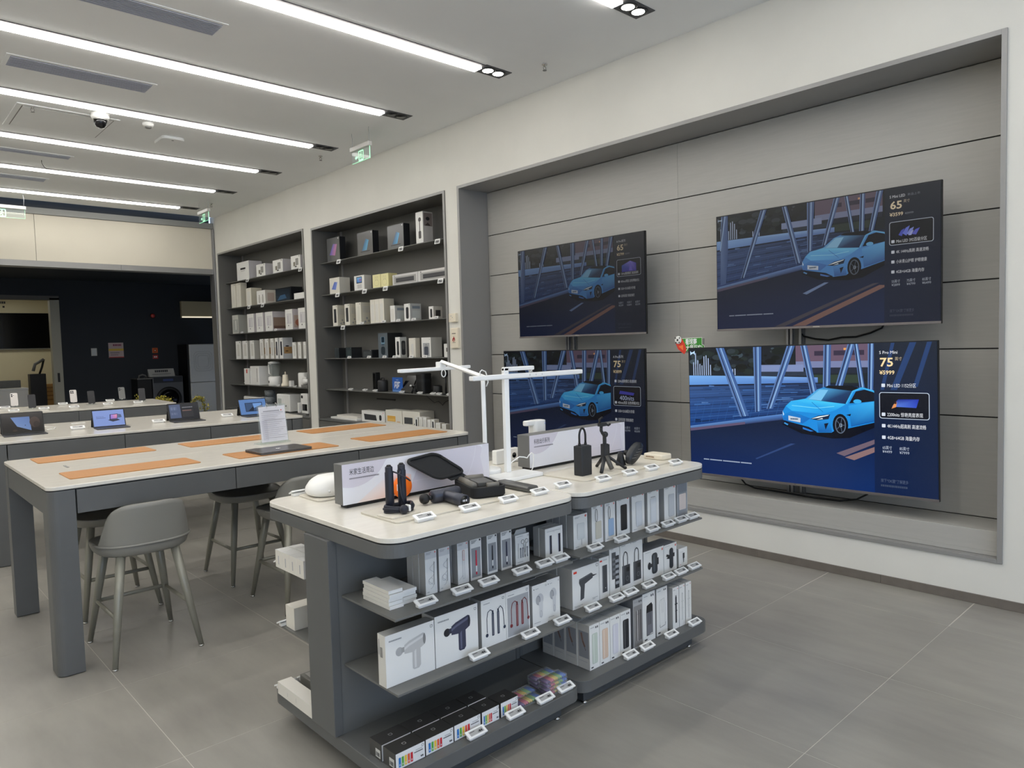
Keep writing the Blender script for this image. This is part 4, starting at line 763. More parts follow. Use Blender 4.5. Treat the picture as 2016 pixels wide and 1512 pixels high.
ib('t2', 'wide phone holder box', 'wide white box printed with a black car phone holder', 2.656, 2.813, 2.013, Z2, .137, .09, a_mount, 0, side=SG, top=S(150, 152, 156))
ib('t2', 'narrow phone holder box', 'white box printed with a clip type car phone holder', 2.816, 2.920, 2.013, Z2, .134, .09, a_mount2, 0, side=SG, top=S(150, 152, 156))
ib('t2', 'car charger box', 'small white box printed with a black car charger', 2.941, 3.014, 2.015, Z2, .090, .06, a_chg, 0, side=SG)
BT = 'thermos bottle box'
for i, (x0, x1, nm, c_, dk) in enumerate(((2.207, 2.270, 'pale green', S(204, 214, 200), 0), (2.272, 2.339, 'peach', S(228, 200, 176), 0), (2.341, 2.408, 'lilac white', S(222, 220, 228), 0), (2.410, 2.482, 'black', S(34, 36, 42), 1))):
    ib('tb', f'{nm} thermos box', f'tall white box with a {nm} thermos bottle printed on it', x0, x1, yB + .002, ZB, .19, .066, a_bottle(c_, dk), 3 if i == 0 else 0, side=S(206, 204, 198), side_art=s_bottle, back=f'{nm} thermos bottle box')
    if i: pbox(f'{nm} thermos bottle box one row back', 'box', x1 - x0, .066, .19, ((x0 + x1) / 2, yB + .072, ZB + .0008), art=a_bottle(c_, dk), side=S(206, 204, 198))
ib('tb', 'steel flask box', 'tall grey box showing a steel flask', 2.498, 2.567, 1.955, ZB, .223, .07, a_steel, 0, body=S(176, 176, 176), side=S(120, 122, 126))
ib('tb', 'black lidded bottle box', 'tall white box showing a black lidded shaker bottle', 2.575, 2.668, 1.961, ZB, .226, .07, a_blend, 0, side=SG)
ib('tb', 'line drawn bottle box', 'tall white box with a fine line drawing of a bottle', 2.684, 2.768, 1.964, ZB, .222, .07, a_outl2, 0, side=SG)
ib('tb', 'black selfie stick box', 'narrow white box showing a black selfie stick', 2.800, 2.850, 1.956, ZB, .200, .06, a_self(S(36, 38, 46)), 1, side=SG, back='black selfie stick box')
ib('tb', 'left pale selfie box', 'narrow white box showing a pale selfie stick, left of the two', 2.853, 2.899, 1.955, ZB, .201, .06, a_self(S(214, 214, 210)), 0, side=SG)
ib('tb', 'right pale selfie box', 'narrow white box showing a pale selfie stick, at the right end', 2.901, 2.947, 1.951, ZB, .202, .06, a_self(S(210, 210, 206)), 0, side=SG)
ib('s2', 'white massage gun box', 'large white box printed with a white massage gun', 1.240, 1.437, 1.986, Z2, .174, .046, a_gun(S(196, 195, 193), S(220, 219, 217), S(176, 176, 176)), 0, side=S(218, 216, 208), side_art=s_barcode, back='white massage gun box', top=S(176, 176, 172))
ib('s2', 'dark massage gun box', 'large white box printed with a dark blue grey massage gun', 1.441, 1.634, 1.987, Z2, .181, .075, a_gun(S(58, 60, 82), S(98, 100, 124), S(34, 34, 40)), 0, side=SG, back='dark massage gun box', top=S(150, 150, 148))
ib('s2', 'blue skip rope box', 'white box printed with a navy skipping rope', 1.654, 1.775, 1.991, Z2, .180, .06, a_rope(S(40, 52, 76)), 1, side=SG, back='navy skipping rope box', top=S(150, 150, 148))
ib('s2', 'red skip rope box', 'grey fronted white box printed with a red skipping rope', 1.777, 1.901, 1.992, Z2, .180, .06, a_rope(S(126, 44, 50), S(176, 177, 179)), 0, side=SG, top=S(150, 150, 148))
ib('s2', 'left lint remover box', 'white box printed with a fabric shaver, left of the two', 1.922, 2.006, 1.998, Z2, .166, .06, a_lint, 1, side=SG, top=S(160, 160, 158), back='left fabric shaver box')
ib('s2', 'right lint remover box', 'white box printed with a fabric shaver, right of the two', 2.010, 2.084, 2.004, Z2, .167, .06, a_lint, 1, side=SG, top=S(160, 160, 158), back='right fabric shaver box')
# stacks of flat white boxes
for c_, (xa, xb, yy, n) in enumerate(((1.276, 1.331, 2.008, 5), (1.334, 1.391, 2.016, 4))):
    for k in range(n):
        o = pbox(f'flat white earphone box, {["bottom", "second", "middle", "fourth", "top"][k] if n == 5 else ["bottom", "second", "third", "top"][k]} of the {["left", "right"][c_]} stack', 'box', xb - xa,   .165, .0114, ((xa + xb) / 2 + random.uniform(-.0022, .0022), yy + random.uniform(-.004, .004), Z1 + .0006 + k * .0127), random.uniform(-.015, .015), group='stacked flat white boxes on the upper shelf', side=S(226, 223, 214), name='flat_box')
ROW.setdefault('s1', []).append(((1.33, 2.0, 0), 'stacked flat white boxes'))
# battery boxes and rainbow packs on the base slab
BATC = [S(40, 120, 200), S(90, 175, 70), S(240, 200, 70), S(232, 96, 60), S(206, 40, 52)]
def a_bat(q, w, h):
    q.rect(w * .012, h * .02, w * .988, h * .98, S(236, 236, 236)); mlogo(q, w, h, .92, .82, h * .07); q.dash(w * .68, h * .66, w * .22, h * .05, LINE, 2); q.dash(w * .62, h * .54, w * .3, h * .06, DGREY, 3); q.dash(w * .84, h * .16, w * .1, h * .1, DGREY, 6)
    for k, c_ in enumerate(BATC): u = w * (.1 + .1 * k); q.rect(u, h * .14, u + w * .07, h * .7, c_); q.rect(u + w * .022, h * .7, u + w * .048, h * .73, LGREY); q.rect(u + w * .02, h * .22, u + w * .05, h * .32, mixc(c_, (1, 1, 1), .6))
def t_bat(ob_w, d, h): pass
def bat_box(label, x0, x1, y, h, row=None, key=None):
    w = x1 - x0; d = .072
    o = pbox(label, 'battery box', w, d, h, ((x0 + x1) / 2, y, ZB + .0008), body=S(62, 61, 60), art=a_bat, side=S(72, 71, 69), top=S(56, 55, 54), group='boxed batteries on the base slab', row=row, key=key, name='battery_box')
    m = MB(); q = Pl(m, (-w / 2, 0, h), (1, 0, 0), (0, 1, 0), (0, 0, 1), w, d, 1e-4); mlogo(q, w, d, .5, .5, .006)
    for i in range(len(m.c)): m.c[i] = S(190, 190, 190)
    m.build('top_emblem', CARD, o); m = MB(); q = Pl(m, (-w / 2, d, 0), (0, -1, 0), (0, 0, 1), (-1, 0, 0), d, h, 1e-4); q.rect(d * .5, h * .12, d * .9, h * .62, S(214, 214, 210))
    for k in range(8): q.rect(d * (.54 + .04 * k), h * .2, d * (.56 + .04 * k), h * .44, INK)
    m.build('side_sticker', CARD, o)
for i, (x0, x1) in enumerate(((1.232, 1.349), (1.352, 1.471), (1.474, 1.595), (1.601, 1.684), (1.693, 1.780))):
    bat_box(f'black topped battery box with coloured cells, {["first", "second", "third", "fourth", "fifth"][i]} from the left in the front row', x0, x1, 1.938 + .001 * i, .056 if i < 3 else .055, 'b1', ['first battery box', 'second battery box', 'third battery box', 'fourth battery box', 'fifth battery box'][i])
for i, (x0, x1) in enumerate(((1.229, 1.347), (1.351, 1.47), (1.474, 1.593), (1.598, 1.686))):
    bat_box(f'black topped battery box, {["first", "second", "third", "fourth"][i]} from the left in the back row', x0, x1, 2.016, .057)
RB = [S(110, 84, 128), S(206, 110, 122), S(222, 196, 110), S(150, 190, 130), S(96, 130, 196)]
def rainbow(label, x, y, z, rz):
    t = thing('battery_pack', label, 'battery pack', (x, y, z), rz, 'clear packs of rainbow batteries')
    w, d, h = .112, .056, .0155
    MB().prism(rrect(-w / 2, -d / 2, w / 2, d / 2, .005), 0, h).build('clear_case', glass_mat('pack_plastic', (.93, .93, .97), .08, .13), t, bev=.002)
    for k in range(10):
        xx = -w / 2 + .008 + k * .0107; o = MB().tube([(xx, -d / 2 + .006, h / 2), (xx, d / 2 - .006, h / 2)], .0050, 8, RB[k // 2]).build('battery', CARDG, t)
RBP = [(1.865, 2.012, 0, 'flat clear pack of rainbow batteries lying at the back left'), (1.845, 1.962, 0, 'flat clear pack of rainbow batteries lying next to the last battery box'), (1.99, 2.02, 0, 'bottom rainbow battery pack of the back stack'), (1.985, 2.019, 1, 'second rainbow battery pack of the back stack'), (1.983, 2.018, 2, 'top rainbow battery pack of the back stack'),
       (1.975, 1.948, 0, 'bottom rainbow battery pack of the front stack'), (1.973, 1.949, 1, 'second rainbow battery pack of the front stack'), (1.975, 1.946, 2, 'third rainbow battery pack of the front stack'), (1.972, 1.947, 3, 'top rainbow battery pack of the front stack')]
for x, y, k, l in RBP: rainbow(l, x, y, ZB + .001 + k * .0163, random.uniform(-.03, .03))
ROW['b1'] += [((1.86, 1.95, 0), 'flat rainbow packs'), ((1.99, 1.95, 0), 'rainbow battery stack')]
# left end of the first island, seen past its end panel
for k in range(4):
    pbox(f'small white carton on the rear upper shelf, {["nearest", "second", "third", "farthest"][k]} of the four at the left end', 'box', .055, .0595, .07, (1.2555, 2.518 + k * .061, Z1 + .0008), 0, side=S(230, 226, 216), group='white cartons on the rear upper shelf', side_art=lambda q, d, h: q.dash(d * .4, h * .2, d * .12, h * .5, LINE, 3), name='small_carton')
for k in range(4): pbox(f'small white carton behind the {["nearest", "second", "third", "farthest"][k]} of the row on the rear upper shelf', 'box', .055, .0595, .07, (1.313, 2.518 + k * .061, Z1 + .0008), 0, side=S(230, 226, 216), group='white cartons on the rear upper shelf', name='small_carton')
pbox('upright cream carton standing alone on the rear lower shelf', 'box', .11, .074, .09, (1.307, 2.667, Z2 + .0008), 0, body=S(228, 223, 211), name='small_carton')
pbox('long flat white carton lying on the rear base slab', 'box',   .058, .29, .048, (1.227, 2.438, ZB + .0008), 0, body=S(232, 228, 218), name='long_carton', side_art=lambda q, d, h: (q.line([(d * .3, h * .3), (d * .3, h * .6)], .002, LINE), q.line([(d * .55, h * .3), (d * .55, h * .7)], .002, LINE)))
t = thing('grey_case', 'grey rectangular case behind the long white carton', 'case', (1.345, 2.60, ZB + .0005)); MB().box(-.055, -.11, 0, .055, .12, .05).build('body', mat('case_grey', S(110, 108, 102), .5), t, bev=.003); MB().box(-.042, -.095, .0505, .042, .105, .053).build('lid', mat('case_lid', S(150, 148, 142), .5), t, bev=.001)

# ================================================================== THINGS ON THE ISLAND TOPS
def header_sign(label, x0, x1, y0, y1, big, small, uw):
    t = thing('header_sign', label, 'sign', ((x0 + x1) / 2, y0, .9005)); w = x1 - x0; d = y1 - y0; z0, z1 = .014, .167
    MB().box(-w / 2, .0015, z0, w / 2, d, z1).build('body', mat('sign_grey', S(112, 112, 110), .5), t, bev=.001)
    MB().box(-w / 2 + .02, .01, 0, w / 2 - .02, d - .008, z0).build('base', BLACK, t)
    m = MB(); h = z1 - z0; q = Pl(m, (-w / 2, .001, z0), (1, 0, 0), (0, 0, 1), (0, -1, 0), w, h, 5e-5)
    WB, VI = S(234, 234, 240), S(217, 212, 223)
    q.rect(0, 0, w, h, WB)
    def cl(pts): return [(min(max(u, 0), w), min(max(v, 0), h)) for u, v in pts]
    def disc(u, v, r, c): q.poly(cl([(u + r * math.cos(2 * PI * k / 48), v + r * math.sin(2 * PI * k / 48)) for k in range(48)]), c)
    if big[0] == '米': q.poly([(.06, 0), (.31, 0), (.31, .075), (.22, .1)], None, [S(240, 226, 222), S(250, 196, 168), S(244, 222, 214), WB])
    disc(.045, .232, .17, VI); disc(.535, -.04, .235, S(219, 214, 224)); q.poly(cl([(.535 + .12 + .4 * math.cos(2 * PI * k / 48) - .38, .1 + .4 * math.sin(2 * PI * k / 48)) for k in range(1)] + [(.7, .0), (w, 0), (w, h), (.69, h)]), S(226, 223, 230))
    q.line([(.60 + .004 * math.cos(k), h * k / 10) if False else (.52 + .13 * math.sin(.5 + k * .1), h * k / 10) for k in range(11)], .0012, S(240, 240, 246)); q.line([(.31, .045), (.6, .05)], .001, S(238, 236, 242))
    q.text(big, .03, .112, .019, S(40, 40, 46), uw, .004); q.dash(.03, .094, uw * 1.2, .005, S(146, 142, 150), 12)
    q.dash(w - .17, .008, .13, .003, S(150, 148, 156), 5)
    m.build('printed_face', PAPERM, t)
header_sign('long white fronted sign box about lifestyle accessories on the first island', 1.337, 2.062, 2.395, 2.457, '米家生活周边', '', .108)
header_sign('long white fronted sign box about tech travel series on the second island', 2.342, 3.056, 2.425, 2.508, '科技出行系列', '', .106)
def pad(label, x0, y0, x1, y1):
    tag(MB().prism(rrect(x0, y0, x1, y1, .022), 0, .006).build('display_pad', mat('beige_pad', S(212, 206, 192), .6), None, (0, 0, .9003), 0, .001), label, 'pad')
pad('beige display pad under the skip rope and massage gun', 1.345, 2.05, 2.055, 2.30); pad('beige display pad under the air pump and tripod', 2.30, 2.045, 3.02, 2.32); pad('beige display pad under the white massager at the rear left', 1.335, 2.58, 1.60, 2.765)
ZP = .9065
# skip rope on its tray
tag(MB().prism(rrect(-.066, -.044, .066, .044, .006), 0, .006).build('rope_tray', mat('tray_beige', S(220, 214, 200), .5), None, (1.418, 2.146, ZP), .12, .001), 'small square beige tray under the navy skipping rope', 'tray')
t = thing('skip_rope', 'navy cordless skipping rope with two upright handles and coiled cord', 'skipping rope', (1.43, 2.165, ZP + .0065))
for x, y, k in ((-.022, .022, 0), (.034, .026, 1)):
    h0 = MB().lathe([(.0125, .012), (.0155, .02), (.0155, .14), (.0135, .144), (.0135, .160), (.0105, .163)], (x, y, 0), 20).build('handle', NAVY, t)
    MB().lathe([(.0095, .1632), (.007, .168)], (x, y, 0), 14).build('handle_cap', BLACK, h0)
m = MB()
for k, (r_, z) in enumerate(((.046, .006), (.049, .014), (.045, .021))): m.tube([((r_ + .004 * math.sin(3 * a)) * math.cos(a) * 1.15 + .004, (r_) * math.sin(a) * .78, z + .0025 * math.sin(2 * a + k)) for a in [2 * PI * i / 32 for i in range(33)]], .006, 8)
m.build('coiled_cord', NAVY, t)
MB().tube([(-.016, .018, .146), (-.002, .0, .138), (.022, -.02, .12), (.036, -.026, .108)], .003, 8).build('cord_stub', NAVY, t)
MB().tube([(.03, .02, .15), (.012, .008, .12), (.004, -.01, .07), (.004, -.026, .03)], .0035, 8).build('cord', NAVY, t)
MB().ball((-.013, -.052, .0165), .0165).build('weight_ball', NAVY, t)
MB().box(.002, -.062, .008, .011, -.036, .03).build('paper_band', WHITEP, t, bev=.002)
t = thing('orange_disc', 'round orange disc standing against the sign behind the skipping rope', 'disc', (1.587, 2.372, .9068)); MB().lathe([(.043, -.004), (.044, 0), (.043, .004)], (0, 0, .0445), 36, axis='y').build('disc', ORANGE, t)
m = MB(); q = Pl(m, (-.028, -.0045, .028), (1, 0, 0), (0, 0, 1), (0, -1, 0), .05, .04); q.rr(0, .004, .004, .03, .001, (1, 1, 1)); m.build('mark', PAPERM, t)
# massage gun lying down
t = thing('massage_gun', 'dark grey massage gun lying on the pad with its round head to the left', 'massage gun', (1.66, 2.19, ZP)); GUN = mat('gun_grey', S(72, 74, 84), .32, .55)
MB().ball((-.094, .006, .024), .0205).build('massage_head', BLACK, t); MB().lathe([(.009, -.078), (.009, -.058)], (0, .006, .024), 14, axis='x').build('head_stem', BLACK, t)
MB().lathe([(.018, -.062), (.025, -.056), (.0255, .05), (.021, .068)], (0, .006, .0265), 26, axis='x').build('barrel', GUN, t)
MB().lathe([(.0175, .0685), (.0165, .0705)], (0, .006, .0265), 20, axis='x').build('rear_cap', CHROME, t)
h0 = MB().tube([(-.004, .004, .025), (-.006, -.035, .0245), (-.012, -.09, .024), (-.017, -.137, .0238)], [.0225, .0215, .0225, .0235], 26).build('handle', GUN, t)
MB().lathe([(.0195, .0), (.0195, .0012)], (-.017, -.1370, .0238), 26, axis='y').build('end_plate', BLACKG, h0)
m = MB(); q = Pl(m, (-.031, -.1384, .0195), (1, 0, 0), (0, 0, 1), (0, -1, 0), .03, .012, 1e-4); q.text('10 8', .003, .002, .0075, S(235, 240, 250), .021, .02); m.build('display', attr_mat('gun_display', .3, 0, 1.0), h0)
# open carry case
t = thing('carry_case', 'open black zip case holding grey massage gun accessories', 'case', (1.85, 2.213, ZP), -.33)
def ring_case(m, w, d, z0, z1, r, th):
    o = rrect(-w / 2, -d / 2, w / 2, d / 2, r, 6); i = rrect(-w / 2 + th, -d / 2 + th, w / 2 - th, d / 2 - th, r - th * .6, 6); n = len(o)
    b_ = rrect(-w / 2 + .006, -d / 2 + .006, w / 2 - .006, d / 2 - .006, r - .004, 6)
    vs = [(x, y, z0) for x, y in b_] + [(x, y, z0 + .008) for x, y in o] + [(x, y, z1) for x, y in o] + [(x, y, z1) for x, y in i] + [(x, y, z0 + .008) for x, y in i]
    fs = [tuple(range(n - 1, -1, -1))] + [tuple(4 * n + k for k in range(n))]
    for L_ in range(4): fs += [(L_ * n + k, L_ * n + (k + 1) % n, (L_ + 1) * n + (k + 1) % n, (L_ + 1) * n + k) for k in range(n)]
    return m.mesh(vs, fs)
CASEM = mat('case_black_cloth', S(26, 27, 29), .8, bump=.15, scale=300)
ring_case(MB(), .145, .235, 0, .042, .03, .008).build('base', CASEM, t)
ins = MB().prism(rrect(-.062, -.107, .062, .107, .022), .009, .034).build('insert', mat('case_insert', S(48, 47, 46), .7), t, bev=.002)
GG = mat('accessory_grey', S(120, 116, 108), .5)
MB().tube([(-.05, -.07, .044), (-.05, .085, .044)], .014, 14).build('accessory', GG, t); MB().tube([(-.03, .088, .044), (.05, .088, .044)], .014, 14).build('accessory', GG, t); MB().box(-.025, -.05, .034, .045, .05, .05).build('accessory', mat('accessory_dark', S(84, 83, 80), .5), t, bev=.003); MB().tube([(.0, -.085, .043), (.048, -.085, .043)], .011, 12).build('accessory', GG, t)
# lid leans on the sign behind: built in world coordinates, then parented
q4 = [(1.722, 2.318, .963), (1.862, 2.318, .975), (1.762, 2.389, 1.06), (1.608, 2.389, 1.045)]
mw = Matrix.Translation((1.85, 2.213, ZP)) @ Matrix.Rotation(-.33, 4, 'Z'); inv = mw.inverted()
ql = [tuple(inv @ Vector(p)) for p in q4]
lid = MB().slab4(ql, .004, .22, n=7).build('lid', CASEM, t, bev=.001)
A_, B_, C_, D_ = [Vector(p) for p in ql]; Nn = (B_ - A_).cross(D_ - A_).normalized()
def lerp4(u, v): return (A_ * (1 - u) + B_ * u) * (1 - v) + (D_ * (1 - u) + C_ * u) * v
rim = []
for cx, cy, a0 in ((.8, .8, 0), (.2, .8, 90), (.2, .2, 180), (.8, .2, 270)):
    for k in range(7): a = math.radians(a0 + 90 * k / 6); rim.append(lerp4(cx + .19 * math.cos(a), cy + .19 * math.sin(a)) + Nn * .006)
MB().tube(rim + [rim[0]], .0065, 8).build('lid_rim', CASEM, lid)
MB().slab4([lerp4(-.0 + .3, -.16), lerp4(.9, -.16), lerp4(.9, .06), lerp4(.3, .06)], .002, .05).build('hinge_cloth', CASEM, t)
t = thing('power_bank', 'slim dark grey power bank lying beside the black case', 'power bank', (1.998, 2.150, ZP), -.045)
PBM = mat('bank_grey', S(104, 104, 102), .35, .5)
MB().prism([(x, y) for x, y in rrect(-.029, -.0125, .029, .0125, .0122, 8)], -.098, .098).build('body', PBM, t); o = t.children[0]; o.rotation_euler = (PI / 2, 0, 0); o.location = (0, 0, .0128)
t = thing('stylus', 'silver pen shaped tool lying behind the open case', 'pen', (1.985, 2.33, ZP), -.5); MB().lathe([(.003, -.06), (.0065, -.05), (.0065, .06), (.004, .066)], (0, 0, .0068), 14, axis='x').build('barrel', CHROME, t); MB().box(-.03, -.002, .0135, .03, .002, .0155).build('clip', GREYP, t)
# desk lamps
LW = mat('lamp_white', S(246, 246, 244), .3)
t = thing('desk_lamp', 'white desk lamp with square column and long straight light bar', 'desk lamp', (2.19, 2.365, .9005))
MB().prism(rrect(-.117, -.068, .117, .07, .012), 0, .016).build('base', LW, t, bev=.004, seg=3)
MB().box(-.002, .052, .016, .026, .073, .494).build('column', LW, t, bev=.003)
MB().box(-.002, .052, .478, .19, .073, .497).build('upper_arm', LW, t, bev=.004)
MB().lathe([(.0095, .464), (.0095, .478)], (.175, .0625, 0), 14).build('hinge', CHROME, t)
lb = MB().box(-.19, .047, .444, .525, .078, .465).build('light_bar', LW, t, bev=.004, seg=3); MB().box(-.12, .052, .4425, .5, .073, .4438).build('diffuser', mat('lamp_diffuser', S(250, 250, 245), .5), lb)
for x in (.155, .195, .235): MB().lathe([(.003, .0), (.003, -.0012)], (x, .047, .455), 10, axis='y').build('button', mat('button_grey', S(214, 214, 216), .4), lb)
t = thing('desk_lamp', 'white desk lamp with round base, slanted pole and twin headed arm', 'desk lamp', (2.148, 2.525, .9005))
MB().lathe([(.074, 0), (.076, .006), (.076, .024), (.07, .030)], n=40).build('base', LW, t)
MB().tube([(-.0, -.005, .03), (-.006, -.012, .24), (-.014, -.02, .452)], [.0135, .0135, .0135], 4).build('pole', LW, t, bev=.003)
P0, P1 = Vector((-.012, -.03, .452)), Vector((.052, .375, .522))
MB().tube([P0, P1], [.0125, .0115], 4).build('arm', LW, t, bev=.003)
hd = MB().slab4([(-.205, .36, .478), (.235, .36, .482), (.235, .395, .482), (-.205, .395, .478)], .016, .2).build('lamp_head', LW, t, bev=.003); MB().slab4([(-.19, .364, .4765), (.22, .364, .4805), (.22, .391, .4805), (-.19, .391, .4765)], .001, .2).build('diffuser', mat('lamp_diffuser', S(250, 250, 245), .5), hd)
MB().box(.03, .36, .492, .07, .396, .522).build('head_hinge', LW, t, bev=.004)
MB().tube([(.052 + .013 * math.sin(a), .36, .476 + .018 * math.cos(a) - .012) for a in [2 * PI * k / 20 for k in range(21)]], .0028, 6).build('cable_loop', LW, t)
MB().tube([(-.03 + .0, -.02, .46), (-.026, -.015, .478), (-.01, -.01, .486), (.008, -.014, .478), (.012, -.02, .455), (.008, -.03, .43), (.0, -.026, .41)], .0028, 6).build('cable', LW, t)
pts = [(2.222, 2.462, .925), (2.224, 2.445, .945), (2.235, 2.41, .972), (2.255, 2.405, .982), (2.28, 2.40, .978), (2.298, 2.398, .972), (2.312, 2.398, .985), (2.33, 2.40, .992), (2.342, 2.40, .984), (2.348, 2.405, .958), (2.346, 2.41, .92), (2.338, 2.412, .905)]
tag(MB().tube(pts, .0026, 8).build('white_cable', LW), 'thin white cable bending between the square lamp and the second sign', 'cable')
# soap dispenser and items behind
t = thing('soap_dispenser', 'white soap dispenser with a spout looking over the second sign', 'dispenser', (2.567, 2.60, .9005))
MB().prism(rrect(-.043, -.032, .043, .032, .024), 0, .212).build('body', WHITEP, t, bev=.004); MB().prism(rrect(-.088, -.02, -.03, .02, .016), .188, .2135).build('spout', WHITEP, t, bev=.006, seg=3)
MB().lathe([(.004, 0), (.004, -.002)], (.028, -.031, .195), 10, axis='y').build('indicator', mat('indicator_blue', S(150, 170, 220), .4), t)
t = thing('router_box', 'white square gadget standing behind the square column lamp', 'gadget', (2.46, 2.70, .9005)); MB().box(-.1, -.018, 0, .06, .018, .07).build('body', WHITEP, t, bev=.004); MB().lathe([(.014, 0), (.014, -.03)], (.02, -.018, .035), 16, axis='y').build('knob', WHITEP, t)
# pillow massager at the rear left
t = thing('pillow_massager', 'white rounded pillow shaped massager at the rear left of the first island', 'massager', (1.455, 2.68, ZP))
m = MB(); vs = []; fs = []; N = 28
for k, (sx, sy, z) in enumerate(((.80, .80, 0), (.94, .93, .008), (1.0, 1.0, .028), (.97, .97, .048), (.86, .86, .066), (.6, .6, .077), (.2, .2, .08), (.02, .02, .08))):
    for i in range(N):
        a = 2 * PI * i / N; c_, s_ = math.cos(a), math.sin(a); px = .115 * sx * math.copysign(abs(c_) ** .75, c_); py = .085 * sy * math.copysign(abs(s_) ** .75, s_)
        zz = z * (1 - .55 * max(0, -px / .115 - .45)) ; vs.append((px, py, zz))
for k in range(7):
    for i in range(N): fs.append((k * N + i, k * N + (i + 1) % N, (k + 1) * N + (i + 1) % N, (k + 1) * N + i))
fs += [tuple(range(N - 1, -1, -1)), tuple(7 * N + i for i in range(N))]
m.mesh(vs, fs, smooth=True).build('body', WHITEP, t); MB().lathe([(.006, 0), (.005, -.003)], (-.062, -.079, .026), 12, axis='y').build('button', LW, t)
# second island front items
t = thing('air_pump', 'black handheld air pump with looped hose handle', 'air pump', (2.404, 2.148, ZP))
MB().prism(rrect(-.034, -.026, .034, .026, .006), 0, .132).build('body', mat('pump_black', S(36, 38, 42), .45), t, bev=.003)
MB().prism(rrect(-.027, -.019, .027, .019, .005), .1322, .1345).build('top_plate', mat('pump_top', S(66, 68, 72), .4), t)
MB().tube([(-.02, 0, .134)] + [(.0 - .0205 * math.cos(PI * k / 14), 0, .172 + .038 * math.sin(PI * k / 14)) for k in range(15)] + [(.02, 0, .134)], .0048, 12).build('hose_handle', BLACK, t)
for x in (-.02, .02): MB().lathe([(.0065, .133), (.0065, .143)], (x, 0, 0), 12).build('hose_fitting', BLACK, t)
t = thing('selfie_tripod', 'black selfie stick standing on its folded out tripod legs', 'tripod', (2.56, 2.15, ZP)); TB = mat('tripod_black', S(38, 39, 42), .4)
for (x, y) in ((-.08, -.045), (.075, -.06), (.04, .085), (-.09, .06)):
    if (x, y) == (-.09, .06): continue
    l = MB().tube([(x * .12, y * .12, .064), (x, y, .004)], [.010, .0085], 8, flat=.75).build('leg', TB, t); MB().ball((x, y, .0065), .0068, n=10, m=6).build('foot_pad', BLACK, l)
MB().tube([(-.004, -.012, .065), (-.012, -.05, .012)], [.0115, .011], 8).build('grip_leg', mat('tripod_grey', S(84, 82, 78), .4), t)
MB().prism(rrect(-.016, -.014, .014, .014, .005), .058, .122).build('grip', TB, t, bev=.002); MB().prism(rrect(.012, -.009, .028, .009, .006), .07, .118).build('remote', BLACK, t, bev=.002)
MB().box(-.007, -.006, .122, .007, .006, .158).build('inner_tube', TB, t, bev=.001); MB().ball((.004, 0, .165), .0145).build('pivot', TB, t)
MB().tube([(.004, 0, .165), (-.014, 0, .172), (-.023, 0, .186), (-.022, 0, .205)], .0075, 10).build('neck', TB, t)
cl_ = MB().box(-.036, -.012, .205, .006, .012, .222).build('phone_clamp', TB, t, bev=.003); MB().tube([(-.033, 0, .222), (-.034, 0, .238), (-.012, 0, .246)], .005, 8).build('clamp_jaw', BLACK, cl_); MB().tube([(.0, 0, .214), (.03, 0, .205), (.042, 0, .21)], .005, 8).build('clamp_jaw', BLACK, cl_)
t = thing('phone_mount', 'black car phone holder leaning on its stubby foot', 'phone holder', (2.745, 2.15, ZP)); MM = mat('mount_black', S(34, 37, 42), .3)
MB().lathe([(.024, 0), (.025, .006), (.016, .04), (.013, .06)], (-.035, .028, 0), 22).build('foot', BLACK, t)
m = MB(); vs = []; fs = []; N = 26; R3 = Matrix.Rotation(math.radians(52), 3, 'Y'); 
for k, (s_, yy) in enumerate(((.80, -.018), (1, -.010), (1, .010), (.8, .018))):
    for i in range(N): a = 2 * PI * i / N; p = R3 @ Vector((.034 * s_ * math.cos(a), yy, .066 * s_ * math.copysign(abs(math.sin(a)) ** .8, math.sin(a)))); vs.append((p.x + .018, p.y - .012, p.z + .0545))
for k in range(3):
    for i in range(N): fs.append((k * N + i, k * N + (i + 1) % N, (k + 1) * N + (i + 1) % N, (k + 1) * N + i))
fs += [tuple(range(N - 1, -1, -1)), tuple(3 * N + i for i in range(N))]
m.mesh(vs, fs, smooth=True).build('cradle', MM, t); MB().box(.03, -.012, .075, .058, .004, .092).build('arm', BLACK, t, bev=.004); MB().ball((-.012, .012, .058), .014).build('ball_joint', BLACK, t)
for k in range(4): p = R3 @ Vector((0, 0, -.03 + .02 * k)); MB().box(-.016, -.0312, -.001, .016, -.0305, .001).build('rib', GREYP, t, (p.x + .018, 0, p.z + .0545))
t = thing('cream_power_bank', 'rounded cream power bank at the right end of the second island', 'power bank', (2.97, 2.152, ZP)); MB().prism(rrect(-.042, -.06, .042, .06, .016), 0, .028).build('body', CREAM, t, bev=.007, seg=3)
m = MB(); q = Pl(m, (-.0422, .06, 0), (0, -1, 0), (0, 0, 1), (-1, 0, 0), .12, .028); q.dash(.02, .01, .05, .007, S(150, 120, 90), 3); m.build('lettering', CARD, t)

